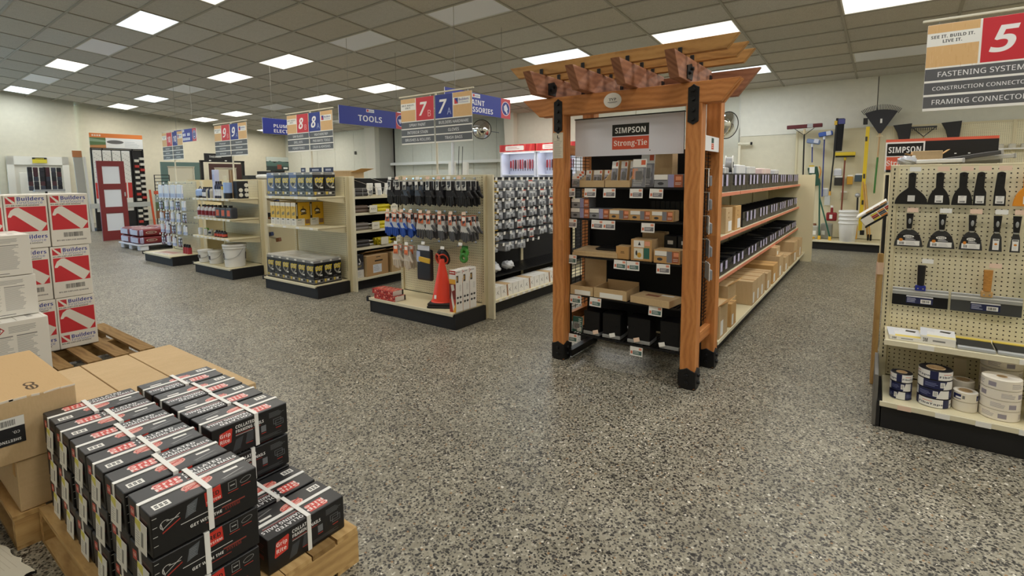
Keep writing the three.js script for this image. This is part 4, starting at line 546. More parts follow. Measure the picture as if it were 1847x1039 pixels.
  cartonAt(-4.17, 0.26, 0.26, 'nearest tan carton on the base of the long run, flaps open', { flap: 1 }); cartonAt(-4.52, 0.18, 0.2, 'small tan carton just beyond the open one', { m: kraftLight }); cartonAt(-4.9, 0.3, 0.28, 'tall open tan carton behind the two nearest ones', { flap: 1, label: 0, dx: -0.1 });
  for (let i = 0; i < 3; i++) cartonAt(-5.42 - i * 0.225, 0.215, 0.235, `tan carton in the row of three with white labels, ${ORD[i]} one`); cartonAt(-6.25, 0.26, 0.19, 'low tan carton after the row of three', {}); cartonAt(-6.68, 0.34, 0.22, 'square tan carton midway along the base', { m: kraftLight }); cartonAt(-7.12, 0.32, 0.27, 'taller tan carton past the middle of the base'); cartonAt(-7.12, 0.28, 0.1, 'narrow tan carton stacked on the taller one', { y: 0.427, dx: -0.04 }); cartonAt(-7.62, 0.3, 0.19, 'small tan carton with a pale label'); cartonAt(-8.1, 0.3, 0.16, 'low tan carton with an open flap far along the base', { flap: 1, label: 0 }); cartonAt(-8.5, 0.34, 0.3, 'large tan carton near the far end of the base', {}); cartonAt(-9.1, 0.32, 0.28, 'last tan carton on the base of the long run');
}
// ---------- glove endcap ----------
const gloveHand = (() => { const s = new THREE.Shape(); s.moveTo(-0.034, -0.05); s.lineTo(0.034, -0.05); s.bezierCurveTo(0.045, -0.08, 0.045, -0.1, 0.046, -0.135); s.lineTo(-0.046, -0.135); s.bezierCurveTo(-0.046, -0.1, -0.042, -0.08, -0.034, -0.05); return new THREE.ExtrudeGeometry(s, { depth: 0.014, bevelEnabled: true, bevelSize: 0.005, bevelThickness: 0.006, bevelSegments: 2, curveSegments: 5 }); })();
const gloveFingers = merge([...[-0.034, -0.0115, 0.0115, 0.034].map((x, i) => at(new THREE.CapsuleGeometry(0.0112, [0.05, 0.068, 0.074, 0.06][i], 3, 8), x, -0.165 - [0, 0.008, 0.011, 0.004][i], 0.007, [0.1, 0.02, -0.04, 0.06][i], 0, x * 2.4)), at(new THREE.CapsuleGeometry(0.0125, 0.055, 3, 8), 0.056, -0.118, 0.012, 0.2, 0, 0.55)]);
const gloveCuff = (() => { const g = new THREE.CylinderGeometry(0.033, 0.035, 0.055, 14); g.scale(1, 1, 0.38); return g; })();
const gloveKinds = {
  black: [std('#26262b', 0.85), std('#1b1b1e', 0.6), std('#2a2a2e', 0.9), '#d8d8d4'], slate: [std('#4d5765', 0.85), std('#202126', 0.6), std('#1f2126', 0.9), '#8d8d8a'],
  blue: [std('#c9d2e2', 0.9), std('#1f4fb0', 0.5), std('#3a3d46', 0.9), '#e0703c'], white: [std('#d5d4d2', 0.9), std('#55565a', 0.6), std('#4a4a4e', 0.9), '#e0703c'], leather: [std('#cfc6ba', 0.9), std('#cdc4b4', 0.8), std('#b9a59c', 0.9), '#e8703a'],
};
const gloveCards = {};
for (const k in gloveKinds) gloveCards[k] = print(96, 140, (g, W, H) => { fill(g, gloveKinds[k][3], 0, 0, W, H); fill(g, k === 'black' ? '#35353a' : '#f2f0ea', 12, 14, 72, 52); poly(g, k === 'leather' ? '#f08a4c' : '#3a3a40', [[20, 80], [80, 60], [84, 84], [30, 120]]); lines(g, '#555', 14, 118, 66, 2, 8, 4); }, 0.5);
const gloveProto = {};
function glove(kind, label, x, y, z, turn, tilt, group) {
  if (!gloveProto[kind]) {
    const [a, b, c] = gloveKinds[kind], o = new THREE.Group(); o.userData = { category: 'glove' }; o.name = 'work_glove';
    part(o, 'hand', gloveHand, a, 0, 0, -0.007); part(o, 'dipped_fingers', gloveFingers, b); part(o, 'cuff', gloveCuff, c, 0, -0.03, 0.001); part(o, 'header_card', RB(0.05, 0.085, 0.003, 0.001), [tagWhite, tagWhite, tagWhite, tagWhite, gloveCards[kind], tagWhite], -0.002, -0.035, 0.022);
    gloveProto[kind] = o;
  }
  const c = copy(gloveProto[kind], label, x, y, z, turn, group); c.rotation.z = tilt; c.scale.set(1.2, 1.12, 1.0); return c;
}
const hookGeo = merge([at(B(0.004, 0.004, 0.24), 0, 0, 0.12), at(B(0.03, 0.02, 0.003), 0, 0.008, 0.004), at(B(0.004, 0.016, 0.004), 0, 0.006, 0.24)]);
function pegHook(parent, x, y, z, tag = tagPink, w = 0.05) { const h = part(parent, 'peg_hook', hookGeo, chrome, x, y, z); part(h, 'price_tag', B(w, 0.03, 0.002), tag, 0.006, 0.016, 0.246, -0.15); return h; }
{
  const ex = (E) => E.position.x, kinds1 = ['black', 'black', 'slate', 'slate', 'black', 'black', 'black', 'black', 'black'], xs1 = [-4.25, -4.14, -4.02, -3.83, -3.685, -3.53, -3.4, -3.265, -3.2];
  const nearness = ['front', 'second', 'rear'];
  xs1.forEach((x, i) => { if (i < 8) pegHook(E7, x - ex(E7), 1.411, 0.004, i % 3 ? tagPink : tagWhite); for (let d = 0; d < 3; d++) glove(kinds1[i], `${kinds1[i] === 'slate' ? 'slate blue' : 'black'} work glove in the upper row, ${nearness[d]} on the ${ORD[i]} hook`, x + rr(-0.012, 0.012), 1.392, -3.675 - d * 0.075, rr(-0.3, 0.3), rr(-0.07, 0.07), 'gloves in the upper row'); });
  const kinds2 = ['blue', 'blue', 'blue', 'blue', 'white', 'white', 'white', 'white', 'white'], xs2 = [-4.3, -4.19, -4.08, -3.95, -3.8, -3.68, -3.53, -3.38, -3.21];
  xs2.forEach((x, i) => { pegHook(E7, x - ex(E7), 1.068, 0.004, tagPink); for (let d = 0; d < 3; d++) glove(kinds2[i], `${kinds2[i] === 'blue' ? 'white and blue' : 'white and grey'} work glove in the lower row, ${nearness[d]} on the ${ORD[i]} hook`, x + rr(-0.01, 0.01), 1.049, -3.675 - d * 0.075, rr(-0.3, 0.3), rr(-0.08, 0.08), 'gloves in the lower row'); });
  [-4.19, -4.02].forEach((x, i) => { pegHook(E7, x - ex(E7), 0.723, 0.004, tagWhite); for (let d = 0; d < 2; d++) glove('leather', `pale leather work glove with an orange card, ${i ? 'right' : 'left'} hook, ${d ? 'rear' : 'front'} one`, x, 0.704, -3.675 - d * 0.07, rr(-0.15, 0.15), rr(-0.06, 0.06), 'pale leather gloves'); });
  pegHook(E7, -3.77 - ex(E7), 0.745, 0.004, tagWhite); pegHook(E7, -3.5 - ex(E7), 0.715, 0.004, tagWhite); pegHook(E7, -3.26 - ex(E7), 0.77, 0.004, tagWhite);
  { const o = thing('rain_suit_pack', 'black and yellow clothing pack in a clear bag between gloves and cone', 'package', -3.79, 0.36, -3.7); part(o, 'bundle', RB(0.21, 0.33, 0.05, 0.02), std('#26262a', 0.35), 0, 0.165, 0); part(o, 'yellow_band', RB(0.17, 0.06, 0.052, 0.01), std('#e0b83a', 0.4), 0.01, 0.22, 0.003, 0, 0, -0.1); part(o, 'header', B(0.17, 0.05, 0.004), std('#dfe4f0', 0.3), 0, 0.345, 0.02); part(o, 'bag_fold', RB(0.06, 0.12, 0.052, 0.01), std('#b9c6e6', 0.2), -0.075, 0.25, 0.002); }
  { const o = thing('knee_pads', 'red and black knee pads hanging beside the cone top', 'knee pads', -3.55, 0.53, -3.72); for (const s of [-1, 1]) { const g = new THREE.SphereGeometry(0.05, 16, 12); g.scale(1, 1.6, 0.7); part(o, 'pad', g, black, s * 0.04, 0.1, 0.01 * s, 0.2, 0, s * 0.25); part(o, 'strap', new THREE.TorusGeometry(0.05, 0.009, 6, 18), std('#d2492e', 0.5), s * 0.035, 0.08, 0.04, 0.2, s * 0.4, 0); } }
  { const o = thing('flagging_tape_pack', 'green flagging tape pack on the right of the glove endcap', 'tape', -3.29, 0.6, -3.76); part(o, 'roll', new THREE.TorusGeometry(0.036, 0.017, 10, 24), std('#3f8a36', 0.4), 0, 0.035, 0.02); part(o, 'roll', new THREE.TorusGeometry(0.036, 0.017, 10, 24), std('#4d9c3e', 0.4), 0.004, 0.09, 0.012); part(o, 'card', RB(0.08, 0.07, 0.004, 0.001), std('#2f7a2e', 0.5), 0, 0.12, 0); }
  // traffic cone, two nested
  { const o = thing('traffic_cone', 'orange traffic cone with a black base on the endcap', 'cone', -3.455, 0.1605, -3.6, 0.5), om = std('#f0452c', 0.42); for (let k = 0; k < 2; k++) part(o, 'base', RB(0.255 - k * 0.008, 0.024, 0.255 - k * 0.008, 0.008), std('#221e20', 0.6), 0, 0.0125 + k * 0.025, 0); part(o, 'body', lathe([[0.108, 0.05], [0.104, 0.064], [0.026, 0.445], [0.024, 0.465], [0.018, 0.467], [0.018, 0.44]], 36), om, 0, 0, 0); part(o, 'collar', lathe([[0.115, 0.05], [0.113, 0.058], [0.1, 0.06]], 36), om); part(o, 'sticker', B(0.03, 0.036, 0.002), tagWhite, -0.052, 0.105, 0.083, -0.2, -0.55, 0); }
  const redP = print(160, 90, (g, W, H) => { fill(g, '#b8322e', 0, 0, W, H); for (let i = 0; i < 14; i++) oval(g, ['#e06a52', '#7c1f1e', '#f0b8a4'][i % 3], rnd() * W, rnd() * H, 6 + rnd() * 16, 5 + rnd() * 9); }, 0.35), redS = print(200, 80, (g, W, H) => { fill(g, '#e9e7e3', 0, 0, W, H); fill(g, '#222', W - 30, 0, 30, H); fill(g, '#c03a32', 0, 0, 8, H); }, 0.4);
  for (let k = 0; k < 2; k++) for (let i = 0; i < 3; i++) { const o = thing('red_box', `flat glossy red box in the ${k ? 'upper' : 'lower'} layer, ${ORD[i]} from the left`, 'box', -4.235 + i * 0.108 + (k ? -0.02 : 0.012), 0.1605 + k * 0.0535, -3.492, 0.0, 'flat red boxes'); part(o, 'box', RB(0.105, 0.052, 0.15, 0.003), [redS, redS, redP, redP, redP, redP], 0, 0.026, 0); part(o, 'film_seam', B(0.1, 0.001, 0.004), std('#e8b0a8', 0.3), 0, 0.0525, 0); }
  const tf = print(160, 720, (g, W, H) => { fill(g, '#b23a2c', 0, 0, W, H); fill(g, '#f0ece6', 0, 70, W, 80); fill(g, '#e6a93a', 0, 150, W, 80); fill(g, '#7c2a20', 0, 230, W, 260); poly(g, '#d8d4cc', [[40, 250], [110, 240], [130, 330], [60, 360]]); poly(g, '#e6e2da', [[40, 470], [60, 360], [150, 700], [90, 700]]); poly(g, '#e6a93a', [[80, 720], [160, 540], [160, 720]]); oval(g, '#f4f0ea', 34, 36, 14, 14); fill(g, '#f4f0ea', 54, 28, 80, 16); }, 0.4);
  const ts = print(200, 720, (g, W, H) => { fill(g, '#eeece8', 0, 0, W, H); oval(g, '#b23a2c', 26, 36, 12, 12); fill(g, '#777', 46, 30, 90, 10); fill(g, '#3c332c', 20, 90, 60, 120); fill(g, '#c79a4a', 30, 110, 26, 70); lines(g, '#aaa', 100, 260, 70, 8, 14, 4); for (let r = 0; r < 2; r++) for (let c = 0; c < 2; c++) oval(g, '#3a3a3c', 55 + c * 80, 470 + r * 90, 30, 20); fill(g, '#ddd', 10, 430, 180, 3); }, 0.4);
  for (let i = 0; i < 3; i++) { const o = thing('tool_box_carton', `tall white and red tool carton beside the cone, ${ORD[i]} from the front`, 'carton', -3.195, 0.1605, -3.512 - i * 0.101, 0, 'tall white and red tool cartons'); part(o, 'box', RB(0.082, 0.4, 0.098, 0.003), [ts, ts, white, white, tf, tf], 0, 0.2, 0); part(o, 'lid_tab', B(0.05, 0.002, 0.06), std('#d8d4cc', 0.5), 0, 0.401, 0); }
}
// ---------- small hardware packs on the dark run ----------
{
  const kinds = [['#c8a84a', '#3a3428'], ['#9aa0a8', '#c4c8cc'], ['#7f868e', '#babfc6'], ['#b9bec6', '#8d9298'], ['#c25048', '#d8d6d4'], ['#6d737c', '#b0b5bc']].map(([a, b]) => print(96, 140, (g, W, H) => { fill(g, b, 0, 0, W, H); fill(g, a, 0, 0, W, 26); fill(g, a, 0, 124, W, 16); oval(g, '#e4e6ea', 40, 70, 22, 18); oval(g, '#55595f', 56, 84, 16, 20); lines(g, '#f2f2f2', 14, 36, 60, 2, 9, 4); }, 0.25));
  const side = std('#a2a6ad', 0.3), tagGeo = B(0.002, 0.034, 0.034), hk = B(0.5, 0.004, 0.004), cols = 14, rowsY = [1.395, 1.285, 1.175, 1.06, 0.945, 0.82, 0.7];
  for (let r = 0; r < 7; r++) for (let c = 0; c < (r === 6 ? 9 : cols); c++) {
    const z = -4.06 - c * 0.115 - (r % 2) * 0.02, y = rowsY[r], long = r < 5 && c < 3 && c > 0, k = c < 3 ? 0 : c < 6 ? 1 + (r + c) % 3 : c === 7 && r % 2 ? 4 : 1 + (r * 3 + c) % 5;
    const h = part(R7, 'peg_hook', hk, chrome, 0.3, y + 0.004, z - R7.position.z); part(h, 'price_tag', tagGeo, tagWhite, 0.252, 0.01, 0, 0, 0, -0.1);
    if (r > 4 && (c + r) % 5 === 4) continue; const ph = 0.078 + 0.024 * ((r * 7 + c * 3) % 4) / 3;
    const o = thing('hardware_pack', `small hardware pack on the dark run, ${ORD[r]} row from the top, ${ORD[c]} from the post`, 'package', -3.33 - (c % 2) * 0.03, y, z, 0, 'small hardware packs on the dark run'); part(o, 'card', RB(0.022, ph, long ? 0.1 : 0.086, 0.002), [kinds[k], side, side, side, side, side], 0, -ph / 2, 0); part(o, 'bubble', RB(0.024, 0.04, 0.05, 0.008), side, 0.016, -0.06, 0); part(o, 'stock_behind', RB(0.13, 0.09, 0.07, 0.004), k ? side : kinds[0], -0.09, -0.05, 0);
  }
  const cardM = [0, 1].map((k) => print(120, 140, (g, W, H) => { fill(g, k ? '#a8764e' : '#f2f1ec', 0, 0, W, H); if (k) fill(g, '#f2f1ec', 24, 0, 96, H); g.strokeStyle = '#555'; g.lineWidth = 5; g.beginPath(); g.moveTo(40, 90); g.lineTo(80, 50); g.moveTo(50, 60); g.lineTo(84, 96); g.stroke(); }, 0.6));
  for (let i = 0; i < 14; i++) { const o = thing('hinge_box', `low white-fronted hardware box on the base of the dark run, ${ORD[i]} from the post`, 'box', -3.29, 0.1555, -4.04 - i * 0.108, 0, 'white-fronted boxes on the base'); part(o, 'box', RB(0.2, 0.12, 0.1, 0.003), i % 4 === 3 ? kraft : white, 0, 0.06, 0); part(o, 'front_card', B(0.002, 0.124, 0.102), [cardM[i % 4 === 3 ? 1 : 0], tagWhite, tagWhite, tagWhite, tagWhite, tagWhite], 0.104, 0.062, 0, 0, 0, 0.08); part(o, 'price_tag', B(0.002, 0.022, 0.05), tagWhite, 0.1425, -0.012, 0); }
  part(R7, 'slat_deck', merge(Array.from({ length: 12 }, (_, i) => at(B(0.025, 0.012, 5.5), 0.06 + i * 0.033, 0.35, 0))), blackMetal);
  for (let i = 0; i < 5; i++) { const g = new THREE.SphereGeometry(0.075, 16, 12), P = g.attributes.position; for (let j = 0; j < P.count; j++) { const f = 1 + 0.8 * fbm(P.getX(j) * 40, P.getY(j) * 40, P.getZ(j) * 40 + i * 9); P.setXYZ(j, P.getX(j) * f, P.getY(j) * f * 0.6, P.getZ(j) * f); } g.computeVertexNormals(); single('hardware_bag', g, std('#dde1e6', 0.2), `crumpled clear bag of hardware on the dark slats, ${ORD[i]} from the post`, 'bag', -3.4 - (i % 2) * 0.12, 0.43, -4.1 - i * 0.13, rnd() * 3, 'crumpled hardware bags'); }
}
// ---------- sealant endcap ----------
const osi = (film) => print(256, 420, (g, W, H) => {
  fill(g, film ? '#5d6f9c' : '#18181a', 0, 0, W, H); fill(g, film ? '#8a98b8' : '#8c8c8a', 0, 0, W, 46); fill(g, '#d8d6ce', 190, 8, 58, 30); poly(g, film ? '#b0a890' : '#9d9a90', [[36, 100], [228, 100], [214, 214], [132, 276], [50, 214]]); poly(g, '#2a2a2a', [[78, 168], [190, 168], [184, 206], [132, 244], [84, 206]]); text(g, 'OSI', 132, 138, 118, film ? '#e0cc50' : '#f2d61c', { style: 'italic' });
  fill(g, '#e4e2da', 160, 250, 70, 26); lines(g, '#777', 20, 300, 140, 1, 10, 8); fill(g, '#6b6a66', 0, 330, W, 70); poly(g, '#cbb14a', [[20, 336], [80, 336], [76, 372], [50, 392], [24, 372]]); fill(g, '#e2e0d8', 100, 346, 60, 30); fill(g, '#111', 170, 344, 60, 34);
}, 0.35);
const osiA = osi(false), osiFilm = osi(true), osiTop = std('#b9b8b2', 0.45), osiSide = std('#1b1b1d', 0.4);
function osiBox(label, x, y, z, w, h, d, film, flip) { const m = film ? osiFilm : osiA, o = thing('sealant_carton', label, 'carton', x, y, z, 0, 'black and yellow sealant cartons'); part(o, 'box', RB(w, h, d, 0.004), [m, m, osiTop, osiSide, m, m], 0, h / 2, 0, 0, 0, 0); part(o, 'lid_tab', B(w * 0.25, 0.012, 0.002), tagWhite, w * 0.3, h - 0.016, d / 2 + 0.0012); return o; }
for (let r = 0; r < 3; r++) for (let i = 0; i < 6; i++) osiBox(`black and yellow sealant carton on the endcap base, row ${['one', 'two', 'three'][r]}, ${ORD[i]} from the left`, -6.36 + i * 0.176, 0.1605, -3.5 - r * 0.128, 0.173, 0.292, 0.126);
{ const g = new THREE.PlaneGeometry(1.05, 0.39, 40, 16), P = g.attributes.position; for (let i = 0; i < P.count; i++) P.setZ(i, 0.006 + 0.012 * Math.max(0, fbm(P.getX(i) * 7, P.getY(i) * 7, 2) + 0.2)); g.rotateX(-Math.PI / 2); g.computeVertexNormals(); single('stretch_film', g, new THREE.MeshPhysicalMaterial({ color: '#f6f6f4', roughness: 0.25, transmission: 0.55, thickness: 0, side: THREE.DoubleSide }), 'wrinkled pale stretch film over the low sealant cartons', 'film', -5.92, 0.4545, -3.628); }
for (let r = 0; r < 2; r++) for (let i = 0; i < 6; i++) osiBox(`${i === 0 || i === 3 ? 'blue film-wrapped' : 'black and yellow'} sealant carton on the top shelf, ${r ? 'rear' : 'front'} row, ${ORD[i]} from the left`, -6.38 + i * 0.172, 1.2135, -3.58 - r * 0.155, 0.169, 0.295, 0.15, i === 0 || i === 3);
{
  const yf = print(150, 420, (g, W, H) => { fill(g, '#e4bd48', 0, 0, W, H); fill(g, '#ebe6d8', 0, 0, W, 70); g.strokeStyle = '#5a4a28'; g.lineWidth = 8; g.beginPath(); g.moveTo(50, 120); g.lineTo(76, 70); g.lineTo(104, 120); g.stroke(); poly(g, '#8a7d52', [[40, 190], [116, 160], [120, 220], [44, 240]]); fill(g, '#e6e4dc', 0, 290, W, 130); fill(g, '#555', 40, 300, 60, 20); lines(g, '#aaa', 30, 350, 90, 3, 16, 5); }, 0.45);
  const ys = print(260, 420, (g, W, H) => { fill(g, '#e2b52c', 0, 0, W, H); fill(g, '#3a3222', 0, 0, 40, 300); fill(g, '#e8e4d6', 12, 30, 16, 210); oval(g, '#3a3226', 140, 150, 54, 40); oval(g, '#efece2', 140, 158, 40, 18); fill(g, '#3a3226', 132, 70, 12, 60); poly(g, '#4a4030', [[90, 200], [200, 180], [196, 214], [96, 226]]); fill(g, '#e6e4dc', 0, 290, 160, 130); fill(g, '#8a6a50', 170, 310, 80, 80); fill(g, '#4d7a5c', 30, 310, 70, 12); lines(g, '#bbb', 30, 344, 100, 3, 16, 4); }, 0.45);
  const add = (x, z, l) => { const o = thing('adhesive_box', l, 'box', x, 0.8455, z, 0, 'yellow adhesive boxes'); part(o, 'box', RB(0.112, 0.29, 0.19, 0.003), [ys, ys, std('#d9b24a', 0.5), std('#d9b24a', 0.5), yf, yf], 0, 0.145, 0); part(o, 'lid_flap', B(0.1, 0.002, 0.09), std('#cfae52', 0.5), 0, 0.2912, 0.05); };
  for (let i = 0; i < 5; i++) add(-6.36 + i * 0.119, -3.6, `yellow and white adhesive box on the middle shelf, ${ORD[i]} from the left`); add(-5.884, -3.796, 'yellow adhesive box standing behind the fifth one');
  const navy = print(256, 64, (g, W, H) => { fill(g, '#1f2a4a', 0, 0, W, H); for (let k = 0; k < 6; k++) fill(g, '#c9cede', 60 + k * 24, 20, 15, 24); }, 0.5);
  for (let i = 0; i < 3; i++) { const o = thing('shelf_topper', `dark blue card strip on top of the sealant cartons, ${ORD[i]} from the left`, 'sign', -6.0 + i * 0.24, 1.509, -3.74 - i * 0.02); part(o, 'card', B([0.1, 0.26, 0.2][i], 0.06, 0.004), [navy, navy, navy, navy, navy, navy], 0, 0.03, 0); part(o, 'foot', B(0.06, 0.003, 0.04), navy, 0, 0.002, 0); }
}
// ---------- caulk shelves beside it ----------
{
  const bodyG = C(0.024, 0.024, 0.21, 14), tipG = C(0.004, 0.012, 0.075, 10), cols = { brown: ['#6d5c50', '#e6e6e4'], black: ['#3c3a3a', '#d8d8d6'], yellow: ['#e0cf2c', '#e0cf2c'], grey: ['#807a74', '#e6e6e4'] }, M = {}; for (const k in cols) M[k] = cols[k].map((c) => std(c, 0.4));
  const shelfY = { top: 1.2005, second: 0.9905, third: 0.7655, fourth: 0.5455 };
  const tubeAt = (k, lab, x, y, z) => { const o = thing('caulk_tube', lab, 'tube', x, y, z, 0, 'caulk tubes on the shelves'); part(o, 'barrel', bodyG, M[k][0], 0, 0.0242, 0, Math.PI / 2); part(o, 'nozzle', tipG, M[k][1], 0, 0.0242, -0.142, -Math.PI / 2); };
  [['top', ['black']], ['second', ['brown', 'yellow']], ['third', ['grey', 'yellow']], ['fourth', ['black', 'yellow', 'yellow']]].forEach(([s, ks]) => ks.forEach((k, b) => { for (let i = 0; i < 4; i++) tubeAt(k, `${k} caulk tube on the ${s} shelf of the caulk run, stack ${['one', 'two', 'three'][b]}, ${['front low', 'rear low', 'front high', 'rear high'][i]}`, -5.36 - (i % 2) * 0.07, shelfY[s] + (i > 1 ? 0.0475 : 0), -4.12 - b * 0.36 + (i > 1 ? 0.01 : 0)); }));
  const word = (s) => print(160, 128, (g, W, H) => { fill(g, '#ece7d2', 0, 0, W, H); g.strokeStyle = '#aaa48c'; g.lineWidth = 4; g.strokeRect(3, 3, W - 6, H - 6); text(g, s, W / 2, H / 2, 36, '#4a463c', { w: 'normal' }); }, 0.6);
  [['BLACK', 0.99, -4.27], ['GRAY', 0.77, -4.3], ['BUFF', 0.565, -4.7], ['WHITE', 1.0, -4.62], ['', 0.56, -4.44]].forEach(([s, y, z]) => { const m = word(s); part(R8, 'colour_card', B(0.003, 0.1, 0.125), [m, m, tagWhite, tagWhite, tagWhite, tagWhite], 0.622, y + 0.045, z - R8.position.z, 0, 0, 0); });
  part(R8, 'wire_basket', merge([...Array.from({ length: 9 }, (_, i) => at(B(0.004, 0.11, 0.004), 0.612, 1.25, 2.78 - i * 0.12)), at(B(0.004, 0.004, 1.0), 0.612, 1.305, 2.3), at(B(0.004, 0.004, 1.0), 0.612, 1.25, 2.3), ...[0, 1, 2].map((i) => at(B(0.6, 0.004, 0.004), 0.3, 1.37, 2.78 - i * 0.36, 0, 0, -0.22))]), wire);
  for (let i = 0; i < 10; i++) { const o = thing('caulk_gun_pack', `clear and white tool pack in the wire basket, ${ORD[i]} from the post`, 'package', -5.44 - (i % 2) * 0.1, 1.2005, -4.34 - i * 0.072, rr(-0.4, 0.4), 'white packs in the wire basket'); part(o, 'card', RB(0.02, 0.16, 0.09, 0.006), white, 0, 0.084, 0, 0, 0, rr(-0.3, 0.3)); part(o, 'tool', RB(0.02, 0.07, 0.05, 0.006), i % 3 ? std('#c8ccd2', 0.25) : std('#55585e', 0.4), 0.012, 0.04, 0.004); }
  { const o = thing('spray_carton', 'upright black and silver carton on the caulk run base', 'carton', -5.43, 0.1555, -4.045), m = print(160, 340, (g, W, H) => { fill(g, '#2a2a30', 0, 0, W, 110); fill(g, '#56575e', 0, 110, W, 110); fill(g, '#e6e4e0', 0, 220, W, 120); poly(g, '#f0f0ee', [[70, 60], [84, 50], [110, 110], [96, 118]]); oval(g, '#f0f0ee', 80, 130, 18, 12); lines(g, '#c8b46a', 44, 160, 80, 2, 16, 6); lines(g, '#999', 30, 250, 90, 4, 18, 4); }, 0.4); part(o, 'box', RB(0.2, 0.3, 0.13, 0.003), [m, m, black, black, m, m], 0, 0.15, 0); part(o, 'cap_strip', B(0.19, 0.004, 0.03), zinc, 0, 0.302, 0); }
  const cm = print(300, 240, (g, W, H) => { fill(g, '#c09868', 0, 0, W, H); fill(g, '#2a2018', 110, 60, 110, 16); fill(g, '#2a2018', 130, 20, 60, 8); fill(g, '#e8ecf4', 84, 110, 120, 96); lines(g, '#888', 94, 124, 90, 4, 18, 4); }, 0.85);
  [[-4.31, 0.37, 'tan carton with a white label on the caulk run base'], [-4.76, 0.4, 'plain tan carton beyond the labelled one on the caulk run base']].forEach(([z, l, lab], i) => { const o = thing('carton', lab, 'carton', -5.48, 0.1555, z, i ? 0 : 0.06); part(o, 'box', RB(0.34, 0.27, l, 0.004), [i ? kraft : cm, kraft, kraft, kraft, kraft, kraft], 0, 0.135, 0); part(o, 'flap', B(0.18, 0.004, l * 0.94), kraft, 0.06, 0.3, 0, 0, 0, 0.32); });
}
// tools hanging on the run behind the bucket endcap
{ const ms = [std('#8a5a3c', 0.5), std('#23262e', 0.5), std('#a89c88', 0.5), std('#c9c4b4', 0.5), std('#2a3b66', 0.5)]; for (let i = 0; i < 9; i++) { const o = thing('hand_tool', `hand tool hanging beside the bucket endcap, ${ORD[i]} from the top`, 'tool', -7.9, 1.3 - i * 0.1, -4.05 - (i % 3) * 0.12, 0, 'hand tools on the bucket run'); part(o, 'handle', RB(0.3, 0.035, 0.04, 0.012), ms[i % 5], 0.12, 0, 0, 0, 0.2, -0.15); part(o, 'head', RB(0.09, 0.06, 0.05, 0.008), ms[(i + 2) % 5], 0.28, -0.02, 0.02, 0, 0, 0.2); } }
